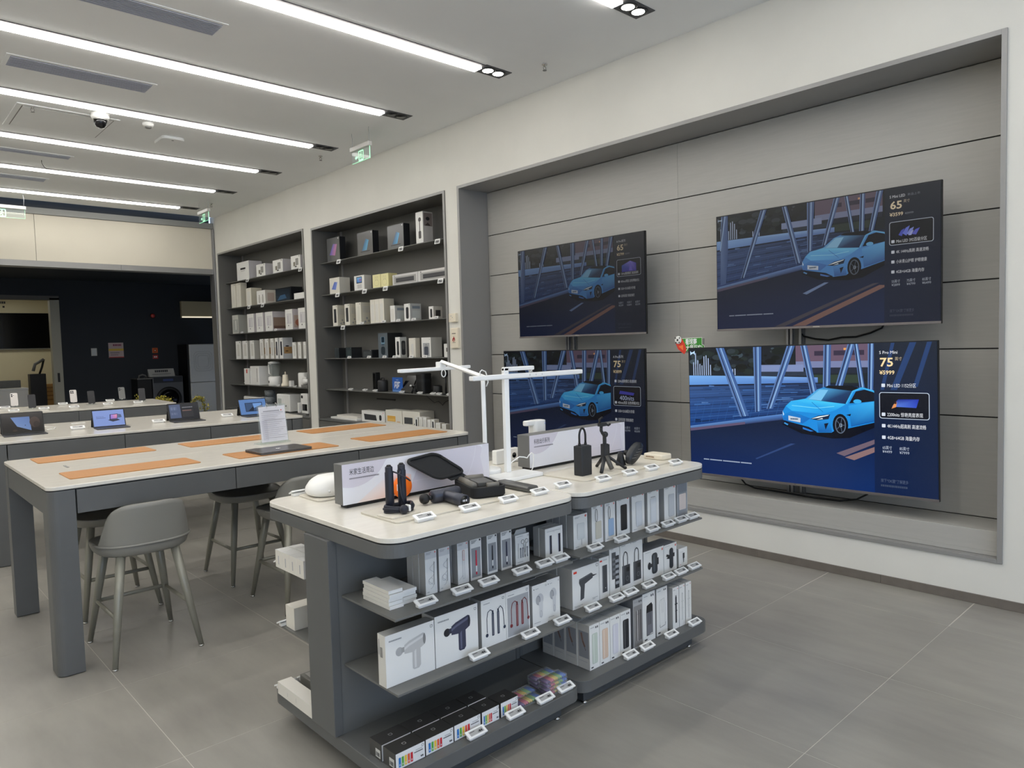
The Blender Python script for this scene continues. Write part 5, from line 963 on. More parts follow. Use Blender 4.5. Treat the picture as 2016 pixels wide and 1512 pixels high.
# ================================================================== PRICE TAGS
def tag_proto():
    t = thing('price_tag', 'proto', 'price tag'); LABELS.discard('proto')
    MB().box(-.034, -.010, 0, .034, .012, .012).build('stand', WHITEP, t, bev=.001)
    R_ = math.radians(24); c_, s_ = math.cos(R_), math.sin(R_)
    def tp(x, y, z): return (x, y * c_ - z * s_, .0135 + y * s_ + z * c_)
    def tbox(m, x0, y0, z0, x1, y1, z1):
        return m.mesh([tp(*p) for p in ((x0, y0, z0), (x1, y0, z0), (x1, y1, z0), (x0, y1, z0), (x0, y0, z1), (x1, y0, z1), (x1, y1, z1), (x0, y1, z1))], [(0, 3, 2, 1), (4, 5, 6, 7), (0, 1, 5, 4), (1, 2, 6, 5), (2, 3, 7, 6), (3, 0, 4, 7)])
    tbox(MB(), -.041, -.0165, 0, .041, .0165, .006).build('frame', LW, t, bev=.0012)
    m = MB(); U_ = Vector((1, 0, 0)); V_ = Vector((0, c_, s_)); N_ = Vector((0, -s_, c_)); q = Pl(m, tp(-.03, -.0095, .0061), U_, V_, N_, .06, .019, 8e-5)
    q.rect(0, 0, .06, .019, S(176, 176, 174)); q.dash(.004, .013, .02, .003, S(60, 60, 62), 1); q.text('¥', .034, .003, .006, S(30, 30, 32)); q.dash(.04, .003, .014, .008, S(34, 34, 36), 2)
    m.build('display', CARD, t); return t
TAG = tag_proto(); TAGS = []
def ptag(x, y, z, rz, label, pitch=0.0, s=1.0, group=None):
    if not TAGS: r = TAG; r.location = (x, y, z); r['label'] = label; LABELS.add(label); r.rotation_euler = (0, 0, rz)
    else: r = dup(TAG, (x, y, z), rz, label)
    r['group'] = group or 'white electronic price tags'; r.rotation_euler = (pitch, 0, rz); r.scale = (s, s, s); TAGS.append(r)
USED = {}
def row_tags(row, place, pts, z, rz=0.0, pitch=0.0, s=1.0, axis=0):
    for p in pts:
        near = sorted(ROW.get(row, []), key=lambda k: abs(k[0][axis] - (p[0] if axis == 0 else p[1])))
        for loc, key in near:
            if (row, key) not in USED: break
        USED[(row, key)] = 1
        ptag(p[0], p[1], z, rz, f'white price tag by the {key} on the {place}', pitch, s)
row_tags('s1', 'first island upper shelf', [(1.385, 1.955), (1.542, 1.957), (1.666, 1.957), (1.832, 1.958), (1.955, 1.958), (2.045, 1.958)], Z1 + .0005)
row_tags('s2', 'first island lower shelf', [(1.60, 1.944), (1.856, 1.945), (2.035, 1.946)], Z2 + .0005)
row_tags('b1', 'first island base', [(1.549, 1.912), (1.736, 1.912), (1.894, 1.912), (2.012, 1.915)], ZB + .0005)
row_tags('t1', 'second island upper shelf', [(2.253, 1.956), (2.427, 1.956), (2.653, 1.957), (2.774, 1.957), (2.88, 1.957), (2.972, 1.955)], .6325)
row_tags('t2', 'second island lower shelf', [(2.225, 1.951), (2.381, 1.951), (2.479, 1.951), (2.611, 1.951), (2.764, 1.951), (2.865, 1.951), (2.976, 1.951)], Z2 + .0005)
row_tags('tb', 'second island base', [(2.426, 1.916), (2.545, 1.916), (2.728, 1.916), (2.923, 1.918)], ZB + .0005)
for x, y, n in ((1.437, 2.02, 'skipping rope'), (1.631, 2.01, 'massage gun'), (1.821, 2.01, 'black open case'), (1.997, 2.018, 'grey power bank')): ptag(x, y, .9005, 0, f'white price tag on the first island top, in front of the {n}')
ptag(2.155, 2.04, .9005, 0, 'white price tag at the left corner of the second island top')
for x, y, n in ((2.365, 2.0, 'air pump'), (2.55, 2.0, 'selfie tripod'), (2.71, 1.998, 'phone holder'), (2.898, 1.996, 'cream power bank')): ptag(x, y, .9005, 0, f'white price tag on the second island top, in front of the {n}')
ptag(1.353, 2.80 - .02, .9005, PI, 'white price tag at the rear left corner of the first island top')
ptag(1.275, 2.781, Z1 + .0005, PI, 'white price tag on the rear upper shelf of the first island'); ptag(1.268, 2.762, Z2 + .0005, PI, 'white price tag on the rear lower shelf by the lone carton'); ptag(1.247, 2.765, ZB + .0005, PI, 'white price tag on the rear base by the long carton'); ptag(1.345, 2.765, ZB + .0005, PI, 'white price tag on the rear base by the grey case')

# ================================================================== WALL CABINET CONTENTS
def cb(row, key, label, y0, y1, z, h, d, art=None, x=4.645, **kw):
    pbox(label, kw.pop('cat', 'box'), y1 - y0, d, h, (x, (y0 + y1) / 2, z + .0055), -PI / 2, art=art, row=row, key=key, **kw)
def a_win(c, f=(.25, .12, .8, .75)):
    def g(q, w, h): q.rr(w * f[0], h * f[1], w * f[2], h * f[3], w * .06, c); q.ell(w * .86, h * .93, w * .035, w * .035, MGREY, 8)
    return g
def a_kit(q, w, h): q.rect(w * .25, h * .25, w * .45, h * .55, S(130, 126, 110)); q.rect(w * .5, h * .3, w * .78, h * .78, S(120, 120, 120)); q.rect(w * .4, h * .16, w * .6, h * .26, S(90, 90, 90)); q.rect(w * .55, h * .34, w * .73, h * .74, S(160, 158, 150)); q.ell(w * .88, h * .92, w * .03, w * .03, INK, 8)
def a_band(q, w, h): q.rect(w * .3, h * .58, w * .72, h * .68, INK); q.dash(w * .34, h * .5, w * .34, h * .03, LINE, 3)
def a_tall(q, w, h): q.line([(w * .4, h * .75), (w * .5, h * .6), (w * .45, h * .2)], .004, LINE); q.ell(w * .75, h * .94, w * .06, w * .06, MGREY, 8)
def a_hum(q, w, h):
    for u in (.3, .7): q.rr(w * (u - .1), h * .1, w * (u + .1), h * .55, .01, S(190, 188, 180)); q.rect(w * (u - .05), h * .55, w * (u + .05), h * .7, S(160, 156, 150))
def a_hair(q, w, h): q.rr(w * .2, h * .3, w * .85, h * .78, w * .06, S(220, 218, 218)); q.frame(w * .2, h * .3, w * .85, h * .78, .004, S(190, 188, 190)); q.ell(w * .42, h * .2, w * .05, w * .05, INK, 8); q.rect(w * .3, h * .3, w * .45, h * .7, S(200, 196, 200))
def s_brown(q, d, h): q.rect(d * .06, h * .12, d * .96, h * .7, S(150, 128, 112)); q.rect(d * .06, h * .12, d * .96, h * .26, S(110, 84, 72))
def s_rust(q, d, h): q.rect(d * .1, h * .1, d * .94, h * .7, S(190, 170, 156)); q.ell(d * .5, h * .34, d * .3, h * .18, S(176, 112, 88), 12)
def a_strip(c):
    def g(q, w, h): q.rect(w * .25, h * .16, w * .75, h * .82, c); q.ell(w * .8, h * .93, w * .06, w * .06, INK, 8)
    return g
def s_tan(q, d, h): q.rect(d * .1, h * .24, d * .92, h * .56, S(176, 140, 94)); q.ell(d * .45, h * .6, d * .2, h * .03, INK, 8); q.ell(d * .4, h * .36, d * .16, h * .03, S(100, 74, 50), 8)
def a_tabl(c1, c2):
    def g(q, w, h): q.poly([(w * .2, h * .3), (w * .62, h * .24), (w * .8, h * .7), (w * .5, h * .74)], None, [c1, c2, c2, c1]); q.ell(w * .9, h * .94, w * .03, w * .03, LGREY, 8)
    return g
def a_show(q, w, h): q.rr(w * .22, h * .48, w * .78, h * .92, .006, S(40, 50, 66)); q.grad(w * .27, h * .54, w * .73, h * .87, S(80, 130, 200), S(120, 180, 230)); q.rect(w * .3, h * .14, w * .74, h * .42, S(206, 204, 200)); q.ell(w * .6, h * .7, w * .1, h * .1, S(150, 110, 170), 10)
def a_rabbit(q, w, h): q.ring(w * .5, h * .38, w * .3, h * .22, .003, S(200, 190, 140)); q.ring(w * .38, h * .7, w * .07, h * .14, .003, S(200, 190, 140)); q.ring(w * .62, h * .7, w * .07, h * .14, .003, S(200, 190, 140))
def a_bar(q, w, h): q.rect(w * .06, h * .12, w * .94, h * .8, S(170, 168, 165)); q.rect(w * .14, h * .26, w * .86, h * .66, S(72, 72, 76)); q.rect(w * .14, h * .26, w * .86, h * .34, S(40, 40, 44)); q.ell(w * .08, h * .88, w * .012, w * .012, INK, 8)
def a_cam(q, w, h): q.ring(w * .5, h * .45, w * .2, h * .25, .002, LINE); q.ell(w * .86, h * .93, w * .05, w * .05, LGREY, 8); q.rr(w * .35, h * .15, w * .7, h * .7, .004, S(222, 220, 214))
def a_stripes(q, w, h):
    q.rr(w * .2, h * .1, w * .8, h * .8, w * .1, S(226, 224, 216)); q.line([(w * .2, h * .12), (w * .2, h * .78)], .003, LGREY)
def s_text(q, d, h):
    for k in range(6): q.dash(d * .15, h * (.8 - .05 * k), d * .7, h * .016, LINE, k)
    for u, v in ((.3, .12), (.6, .16), (.45, .28)): q.ell(d * u, h * v, d * .08, d * .08, MGREY, 8)
def s_info(q, d, h): q.rect(d * .2, h * .7, d * .9, h * .86, S(130, 140, 150)); q.rect(d * .2, h * .15, d * .9, h * .6, S(200, 204, 200))
def a_robot(q, w, h): q.ell(w * .5, h * .6, w * .2, h * .1, S(60, 74, 90), 12); q.rr(w * .3, h * .55, w * .7, h * .85, .01, S(120, 150, 170)); q.rr(w * .35, h * .62, w * .66, h * .84, .01, S(40, 54, 66)); q.rr(w * .28, h * .12, w * .72, h * .45, .03, S(52, 60, 66))
def a_toothy(q, w, h): q.rr(w * .3, h * .12, w * .75, h * .8, w * .15, S(44, 46, 48)); q.ell(w * .86, h * .93, w * .06, w * .06, MGREY, 8)
def s_toothy(q, d, h): q.rr(d * .2, h * .12, d * .8, h * .82, d * .2, S(52, 52, 54)); q.rr(d * .34, h * .4, d * .66, h * .7, d * .1, S(84, 84, 82))
def a_case(q, w, h): q.rr(w * .16, h * .06, w * .86, h * .72, .006, S(176, 178, 180)); q.rr(w * .28, h * .1, w * .72, h * .54, w * .1, S(78, 84, 96)); q.ring(w * .5, h * .56, w * .1, h * .08, .004, S(70, 76, 88)); q.ell(w * .88, h * .9, w * .03, w * .03, MGREY, 8)
def a_lap(c1, c2):
    def g(q, w, h): q.poly([(w * .28, h * .2), (w * .6, h * .2), (w * .75, h * .62), (w * .55, h * .7)], None, [c1, c2, c2, c1]); q.rect(w * .2, h * .14, w * .8, h * .18, S(60, 62, 66)); q.ell(w * .92, h * .93, w * .025, w * .025, LGREY, 8)
    return g
BK = S(36, 38, 41)
r = 'c1a'; z = 2.61
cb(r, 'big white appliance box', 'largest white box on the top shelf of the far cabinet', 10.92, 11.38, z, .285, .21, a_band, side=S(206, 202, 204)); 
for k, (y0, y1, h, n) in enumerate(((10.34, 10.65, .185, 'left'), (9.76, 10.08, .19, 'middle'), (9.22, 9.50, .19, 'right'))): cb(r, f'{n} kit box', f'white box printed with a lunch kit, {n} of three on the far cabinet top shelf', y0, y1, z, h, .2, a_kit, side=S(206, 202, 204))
r = 'c1b'; z = 2.20
cb(r, 'left tall cream box', 'tall cream box at the left of a pair in the far cabinet', 11.47, 11.65, z, .385, .10, a_tall, body=OFFW, side=S(214, 208, 190)); cb(r, 'right tall cream box', 'tall cream box at the right of a pair in the far cabinet', 11.27, 11.45, z, .385, .10, a_tall, body=OFFW, side=S(214, 208, 190))
cb(r, 'square cream box', 'medium cream box beside the tall cream pair', 10.88, 11.07, z, .275, .17, a_stripes, body=OFFW, side=S(206, 200, 180)); cb(r, 'twin bottle box', 'white box printed with two bottles in the far cabinet', 10.38, 10.68, z, .205, .17, a_hum, side=S(210, 204, 192), side_art=lambda q, d, h: q.rr(d * .2, h * .2, d * .8, h * .8, .01, S(190, 172, 160)))
cb(r, 'glossy black box', 'glossy dark box with a bluish picture in the far cabinet', 9.53, 10.03, z, .19, .17, lambda q, w, h: (q.grad(w * .04, h * .05, w * .9, h * .9, S(56, 66, 78), S(40, 48, 56)), q.poly([(w * .1, h * .1), (w * .7, h * .2), (w * .6, h * .5), (w * .3, h * .45)], S(70, 100, 130))), body=BK, side=S(24, 26, 32), top=BK, gloss=True); cb(r, 'flat white box', 'flat white box at the right end of the second shelf', 9.13, 9.45, z, .085, .12, None)
r = 'c1c'; z = 1.79
cb(r, 'grey windowed box', 'greyish box with a narrow window in the far cabinet', 11.42, 11.66, z, .295, .17, lambda q, w, h: (q.rect(w * .1, h * .06, w * .95, h * .76, S(176, 178, 172)), q.rect(w * .5, h * .2, w * .62, h * .7, WHITE)), body=S(206, 206, 198), side=S(168, 168, 160))
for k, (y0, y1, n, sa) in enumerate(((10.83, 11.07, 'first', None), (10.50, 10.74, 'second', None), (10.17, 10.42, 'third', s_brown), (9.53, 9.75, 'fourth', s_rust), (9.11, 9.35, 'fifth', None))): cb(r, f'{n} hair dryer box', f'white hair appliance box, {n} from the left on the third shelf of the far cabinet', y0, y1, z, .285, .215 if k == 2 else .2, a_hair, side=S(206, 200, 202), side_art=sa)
r = 'c1d'; z = 1.38
for k, (y0, y1, n) in enumerate(((11.37, 11.57, 'first'), (11.11, 11.30, 'second'), (10.86, 11.02, 'third'))): cb(r, f'{n} pale tube box', f'white box with pale printed tube, {n} from the left on the fourth shelf', y0, y1, z, .285, .14, a_strip(S(218, 216, 208)), side=S(182, 180, 172))
for k, (y0, y1, n) in enumerate(((10.53, 10.65, 'left'), (10.35, 10.47, 'middle'), (10.17, 10.28, 'right'))): cb(r, f'{n} brush box', f'slim white box with tan side, {n} of three on the fourth shelf', y0, y1, z, .298, .14, a_strip(S(206, 204, 200)), side=S(206, 200, 188), side_art=s_tan)
cb(r, 'left dark window box', 'slim white box with dark window, left of two on the fourth shelf', 10.03, 10.12, z, .302, .14, a_strip(S(44, 46, 56)), side=S(200, 200, 200)); cb(r, 'right dark window box', 'slim white box with dark window and tan side, right of two', 9.87, 9.98, z, .302, .15, a_strip(S(38, 40, 50)), side=S(200, 202, 204), side_art=s_tan)
for k, (y0, y1, n) in enumerate(((9.46, 9.57, 'left'), (9.31, 9.40, 'middle'), (9.165, 9.24, 'right'))): cb(r, f'{n} short tube box', f'short slim white box, {n} of three at the right end of the fourth shelf', y0, y1, z, .228, .13, a_strip(S(214, 212, 204)), side=S(190, 186, 176))
z = .977 + .0045
t = thing('water_filter', 'white upright water filter box with a red mark, leftmost on the appliance shelf', 'water filter', (4.72, 11.18, z)); MB().box(-.08, -.09, 0, .08, .1, .255).build('body', WHITEP, t, bev=.006); MB().box(-.081, -.03, .18, -.0802, .01, .24).build('red_mark', mat('mark_red', S(200, 60, 40), .5), t); MB().lathe([(.02, 0), (.02, .04)], (-.06, .13, 0), 14).build('tap', CHROME, t)
t = thing('water_purifier', 'large white water purifier with a dark vertical slit', 'water purifier', (4.72, 10.86, z)); MB().box(-.10, -.18, 0, .12, .14, .292).build('body', WHITEP, t, bev=.008); MB().box(-.1008, -.12, .05, -.0995, -.11, .26).build('slit', BLACK, t); MB().box(-.101, .09, .01, -.0995, .135, .22).build('front_column', LW, t)
t = thing('blender', 'white kitchen blender with a clear jug', 'blender', (4.72, 10.34, z)); MB().lathe([(.095, 0), (.1, .015), (.096, .12), (.08, .135), (.07, .14)], n=28).build('base', WHITEP, t); MB().lathe([(.066, .141), (.088, .33), (.082, .33), (.06, .15)], n=28).build('jug', glass_mat('jug_glass', (.96, .97, .96), .05, .14), t); MB().lathe([(.09, .331), (.09, .35), (.05, .366)], n=28).build('lid', WHITEP, t); MB().tube([(-.02, .08, .315), (-.03, .13, .315), (-.03, .13, .18), (-.015, .075, .165)], .013, 10).build('handle', WHITEP, t); MB().lathe([(.02, 0), (.02, .012)], (-.1, 0, .06), 16, axis='x').build('dial', GREYP, t)
t = thing('baby_warmer', 'cream stepped flask appliance with a ring on top', 'flask', (4.70, 9.95, z)); MB().lathe([(.062, 0), (.066, .016), (.058, .04), (.046, .055), (.038, .165), (.03, .17)], n=24).build('body', CREAM, t); MB().tube([(0, .014 * math.cos(a), .186 + .024 * math.sin(a)) for a in [2 * PI * k / 18 for k in range(19)]], .004, 8).build('ring', CREAM, t)
t = thing('white_cup', 'small white square cup beside the stepped flask', 'cup', (4.70, 9.76, z)); MB().prism(rrect(-.03, -.03, .03, .03, .012), 0, .085).build('body', WHITEP, t, bev=.004); MB().prism(rrect(-.024, -.024, .024, .024, .008), .085, .088).build('rim', GREYP, t)
t = thing('humidifier', 'white cylinder appliance near the right end of the appliance shelf', 'humidifier', (4.73, 9.44, z)); MB().lathe([(.07, 0), (.074, .01), (.074, .19), (.064, .203)], n=30).build('body', WHITEP, t); MB().lathe([(.035, .2035), (.035, .208)], n=20).build('vent_cap', GREYP, t)
t = thing('garment_steamer', 'white iron shaped steamer at the right end of the appliance shelf', 'steamer', (4.65, 9.25, z)); MB().slab4([(-.03, -.1, .0), (.03, -.1, .0), (.03, .08, .0), (-.03, .08, 0)], .04, .3).build('base', GREYP, t, bev=.004); MB().ball((0, -.01, .085), .05, .8, 1.6, .9).build('body', WHITEP, t); MB().tube([(0, .05, .1), (0, .02, .14), (0, -.05, .13)], .014, 10).build('handle', WHITEP, t)
r = 'c2a'; z = 2.61
cb(r, 'purple tablet box', 'glossy dark grey tablet box with a purple pink picture', 8.15, 8.47, z, .30, .085, a_tabl(S(110, 110, 190), S(190, 120, 160)), body=S(96, 97, 98), side=S(30, 32, 36), top=BK, gloss=True); cb(r, 'blue tablet box', 'glossy dark grey tablet box with a light blue picture, second on the top shelf', 7.38, 7.72, z, .275, .085, a_lap(S(70, 110, 150), S(110, 180, 220)), body=S(104, 104, 104), side=S(30, 32, 36), top=BK, gloss=True)
cb(r, 'blue car tablet box', 'glossy dark grey laptop box with a small blue picture, third on the top shelf', 6.74, 7.06, z, .268, .085, a_lap(S(80, 100, 130), S(90, 170, 220)), body=S(110, 111, 112), side=S(30, 32, 36), top=BK, gloss=True); cb(r, 'clipper box', 'tall white box printed with a dark vacuum wand, right end of the top shelf', 6.37, 6.50, z, .34, .13, lambda q, w, h: (q.ell(w * .55, h * .76, w * .2, h * .07, S(70, 66, 66), 12), q.rect(w * .48, h * .4, w * .6, h * .7, S(80, 76, 76)), q.rr(w * .36, h * .16, w * .72, h * .4, w * .1, S(70, 66, 66))), side=S(196, 192, 188), side_art=lambda q, d, h: (q.rect(d * .1, h * .55, d * .96, h * .96, S(130, 120, 116)), q.ell(d * .5, h * .78, d * .2, h * .06, INK, 10), q.poly([(d * .2, h * .56), (d * .8, h * .56), (d * .5, h * .66)], S(60, 50, 48))))
r = 'c2b'; z = 2.20
cb(r, 'blue pad box', 'cream box with a violet blue screen picture on the second shelf', 8.19, 8.44, z, .205, .15, a_tabl(S(90, 110, 190), S(130, 150, 220)), body=OFFW, side=S(206, 202, 190)); cb(r, 'smart display box', 'white box printed with a small smart display', 7.60, 7.83, z, .180, .10, a_show, side=S(196, 192, 184))
cb(r, 'left yellow box', 'pale yellow box, left of the yellow pair', 7.245, 7.41, z, .158, .12, a_rabbit, body=S(240, 232, 176), side=S(222, 210, 150), top=S(236, 228, 170)); cb(r, 'right yellow box', 'pale yellow box, right of the yellow pair', 7.075, 7.235, z, .155, .12, a_rabbit, body=S(240, 232, 176), side=S(222, 210, 150), top=S(236, 228, 170))
cb(r, 'left soundbar box', 'long grey white soundbar box, left of two', 6.50, 6.99, z, .118, .1, a_bar, body=S(214, 212, 210)); cb(r, 'right soundbar box', 'long grey white soundbar box, right of two', 5.85, 6.49, z, .118, .1, a_bar, body=S(220, 218, 214))
r = 'c2c'; z = 1.79
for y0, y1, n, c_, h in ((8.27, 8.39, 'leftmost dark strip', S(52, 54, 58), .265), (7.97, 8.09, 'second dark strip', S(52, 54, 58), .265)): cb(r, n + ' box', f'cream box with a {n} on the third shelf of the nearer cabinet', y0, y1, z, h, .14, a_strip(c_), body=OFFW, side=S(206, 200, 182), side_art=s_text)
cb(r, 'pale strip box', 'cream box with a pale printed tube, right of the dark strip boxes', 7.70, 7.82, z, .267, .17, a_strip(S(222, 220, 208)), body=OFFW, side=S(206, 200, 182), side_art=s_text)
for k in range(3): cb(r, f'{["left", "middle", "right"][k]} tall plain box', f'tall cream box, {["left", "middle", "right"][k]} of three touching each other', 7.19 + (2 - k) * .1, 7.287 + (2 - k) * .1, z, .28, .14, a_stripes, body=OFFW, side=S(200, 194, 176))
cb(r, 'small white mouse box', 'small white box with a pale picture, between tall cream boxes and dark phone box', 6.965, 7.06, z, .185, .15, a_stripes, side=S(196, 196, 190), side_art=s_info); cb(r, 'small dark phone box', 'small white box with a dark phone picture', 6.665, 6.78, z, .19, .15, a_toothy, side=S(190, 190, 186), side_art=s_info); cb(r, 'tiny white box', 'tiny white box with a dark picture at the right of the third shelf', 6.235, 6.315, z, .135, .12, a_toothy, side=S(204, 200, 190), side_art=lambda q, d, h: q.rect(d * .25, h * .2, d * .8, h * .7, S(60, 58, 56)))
r = 'c2d'; z = 1.38
cb(r, 'leftmost black box', 'small black box, left of the black pair', 8.27, 8.38, z, .13, .13, a_win(S(58, 64, 66)), body=S(62, 68, 70), side=BK, top=BK, gloss=True); cb(r, 'second black box', 'small black box, right of the black pair', 7.96, 8.10, z, .132, .15, a_win(S(66, 76, 78)), body=S(58, 66, 68), side=BK, top=BK, gloss=True); cb(r, 'flat black box', 'flat black glossy box with a raised panel', 7.49, 7.70, z, .095, .12, a_win(S(80, 84, 86), (.1, .15, .9, .8)), body=S(64, 66, 68), side=BK, top=BK, gloss=True)
cb(r, 'tall blue grey box', 'tall blue grey box printed with a robot toy', 7.14, 7.34, z, .288, .2, a_robot, body=S(104, 112, 118), side=S(40, 41, 42), top=S(50, 52, 54), gloss=True); cb(r, 'shaver box', 'white box showing two dark shavers', 6.885, 6.98, z, .232, .09, a_toothy, side=S(196, 196, 190), side_art=s_toothy)
cb(r, 'camera box', 'cream box printed with an indoor camera', 6.585, 6.71, z, .215, .06, a_cam, body=OFFW, side=S(206, 200, 184)); cb(r, 'backpack box', 'white grey box printed with a dark backpack', 6.30, 6.47, z, .215, .15, a_case, side=S(196, 194, 186)); cb(r, 'edge white box', 'narrow white box half hidden at the right end of the fourth shelf', 5.99, 6.07, z, .14, .1, a_win(S(70, 60, 56), (.5, .4, .8, .7)))
z = .977 + .0045
t = thing('tall_speaker', 'tall black speaker on the gadget shelf', 'speaker', (4.715, 7.52, z)); MB().box(-.032, -.034, 0, .032, .034, .225).build('body', BLACK, t, bev=.004); MB().box(-.034, -.028, .015, -.0322, .028, .21).build('grille', BLACKG, t)
t = thing('round_speaker', 'round black portable speaker with a handle on top', 'speaker', (4.70, 7.36, z)); SP = mat('speaker_dark', S(34, 35, 38), .55); MB().lathe([(.056, 0), (.062, .012), (.062, .12), (.054, .135)], n=28).build('body', SP, t); MB().tube([(0, .036, .13), (0, .034, .155), (0, .016, .163), (0, -.016, .163), (0, -.034, .155), (0, -.036, .13)], .007, 10).build('handle', SP, t)
t = thing('blue_sign', 'small blue acrylic sign with white characters among the black gadgets', 'sign', (4.66, 6.99, z)); MB().box(-.0, -.105, .006, .004, .105, .175).build('plate', mat('sign_blue', S(46, 96, 178), .4), t); MB().box(-.03, -.1, 0, .03, .1, .006).build('foot', ACRYL, t)
m = MB(); q = Pl(m, (-.0008, .105, .006), (0, -1, 0), (0, 0, 1), (-1, 0, 0), .21, .17, 1e-4); q.text('闪降', .04, .05, .062, S(240, 244, 250), .13, .02); q.dash(.08, .135, .05, .008, S(180, 200, 230), 2); q.grad(.005, .004, .205, .03, S(120, 160, 214), S(60, 110, 190)); m.build('lettering', PAPERM, t)
t = thing('smart_screen', 'black smart screen tilted back on the gadget shelf', 'screen', (4.71, 6.79, z)); MB().slab4([(-.06, .12, .004), (-.06, -.10, .004), (.03, -.10, .19), (.03, .09, .19)], .012, .05).build('display', BLACKG, t); MB().tube([(.07, 0, .004), (.02, 0, .13)], .008, 8).build('stand', BLACK, t); MB().ball((-.052, -.07, .085), .012, n=12, m=8).build('modelled_glint', WHITEP, t)  # small white ball stands in for a glint on the dark display
t = thing('mini_tripod', 'tiny black tripod in front of the black box speaker', 'tripod', (4.628, 6.60, z)); 
for x, y in ((-.02, .03), (-.02, -.03), (.03, 0)): MB().tube([(0, 0, .08), (x, y, .003)], .005, 8).build('leg', BLACK, t)
MB().ball((0, 0, .088), .012, n=10, m=8).build('ball_head', BLACK, t)
t = thing('box_speaker', 'large black rounded speaker right of the tilted screen', 'speaker', (4.73, 6.57, z)); MB().prism(rrect(-.07, -.075, .07, .075, .04), 0, .225).build('body', BLACK, t, bev=.008); MB().prism(rrect(-.0712, -.0762, .0712, .0762, .04), .13, .16).build('band', SP, t)
t = thing('small_speaker', 'small low black speaker near the right end of the gadget shelf', 'speaker', (4.71, 6.29, z)); MB().lathe([(.05, 0), (.054, .01), (.052, .085), (.042, .095)], n=26).build('body', BLACK, t); MB().lathe([(.034, .0955), (.034, .098)], n=20).build('top_disc', BLACKG, t)
t = thing('desk_microphone', 'black desk microphone at the right end of the gadget shelf', 'microphone', (4.70, 6.13, z)); MB().lathe([(.042, 0), (.042, .012)], n=24).build('base', BLACK, t); MB().tube([(0, 0, .012), (0, 0, .2)], .009, 10).build('stem', BLACK, t); MB().ball((0, 0, .23), .033, 1, 1, 1.3).build('head', SP, t)
for x, y0, y1, zz, l in ((4.856, 7.35, 7.75, .86, 'dark cable slot left in the back panel'), (4.70, 6.62, 6.95, .962, 'black power strip under the gadget shelf, left'), (4.70, 5.95, 6.15, .962, 'black power strip under the gadget shelf, right')): tag(MB().box(0, y0, 0, .015 if x > 4.8 else .05, y1, .014 if x > 4.8 else .0105).build('power_strip', BLACK, None, (x if x < 4.8 else 4.851, 0, zz if x > 4.8 else .9608)), l, 'power strip')
pts = [(4.73, 6.55, .965), (4.74, 6.5, .93), (4.74, 6.4, .88), (4.74, 6.32, .90), (4.74, 6.25, .86), (4.74, 6.2, .90), (4.74, 6.1, .93), (4.73, 6.05, .965)]
tag(MB().tube(pts, .003, 6).build('hanging_cable', BLACK), 'thin black cable hanging under the gadget shelf', 'cable')
z = .6045
t = thing('laptop_box', 'flat white box stack with thin dark lid at the left of the nearer counter', 'box', (4.74, 8.16, z)); MB().box(-.13, -.32, .0, .1, .33, .022).build('lower_box', WHITEP, t, bev=.002); MB().box(-.1, -.28, .0225, .12, .22, .05).build('upper_box', mat('upper_box_white', S(222, 218, 210), .5), t, bev=.002)
cc = 'cc'; X0 = 4.66
cb(cc, 'keyboard box', 'wide white box printed with a dark keyboard and mouse', 7.28, 7.80, z - .005, .133, .1, lambda q, w, h: (q.poly([(w * .1, h * .7), (w * .62, h * .66), (w * .66, h * .16), (w * .13, h * .16)], S(60, 62, 64)), q.rr(w * .76, h * .2, w * .86, h * .7, w * .04, S(48, 50, 52)), q.ell(w * .93, h * .88, w * .012, w * .012, RED, 8)), x=X0, side=S(206, 202, 194))
cb(cc, 'orange tablet box', 'white box printed with an orange screen', 6.92, 7.26, z - .005, .165, .14, lambda q, w, h: (q.rect(w * .1, h * .2, w * .6, h * .6, S(230, 176, 84)), q.rect(w * .14, h * .24, w * .56, h * .4, S(240, 196, 110)), q.dash(w * .68, h * .16, w * .2, h * .08, S(226, 180, 130), 2)), x=X0, body=OFFW, side=S(206, 200, 186))
cb(cc, 'dark tablet box', 'white box printed with a dark screen', 6.57, 6.91, z - .005, .168, .2, lambda q, w, h: (q.rect(w * .1, h * .14, w * .58, h * .58, S(76, 78, 80)), q.rect(w * .66, h * .12, w * .78, h * .2, S(60, 60, 60)), q.ell(w * .9, h * .9, w * .014, w * .014, LGREY, 8)), x=X0, body=OFFW, side=S(206, 200, 186))
for y0, y1, h, n, dk in ((6.525, 6.585, .12, 'first', 1), (6.44, 6.505, .125, 'second', 0), (6.365, 6.43, .125, 'third', 0), (6.29, 6.35, .105, 'fourth', 0), (6.22, 6.28, .112, 'fifth', 1), (6.12, 6.20, .08, 'sixth', 0), (6.02, 6.09, .075, 'seventh', 0)): cb(cc, n + ' small box', f'small white mouse box on the nearer counter, {n} from the left', y0, y1, z - .005, h, .06, a_toothy if dk else a_stripes, x=4.60, side=S(206, 200, 186))
t = thing('air_fryer', 'white cubic oven with a rounded door on the far counter', 'oven', (4.76, 9.93, z)); MB().box(-.12, -.2, .012, .1, .21, .265).build('body', WHITEP, t, bev=.014, seg=3); MB().box(-.126, -.03, .03, -.1205, .19, .25).build('door', LW, t, bev=.004); MB().lathe([(.012, 0), (.012, -.012)], (-.121, -.1, .1), 12, axis='x').build('knob', CHROME, t); MB().box(-.1275, .04, .08, -.1262, .15, .2).build('door_window', mat('oven_window', S(196, 202, 198), .2), t)
for sx in (-.1, .08):
    for sy in (-.17, .17): MB().lathe([(.012, 0), (.012, .012)], (sx, sy, 0), 10).build('foot', GREYP, t)
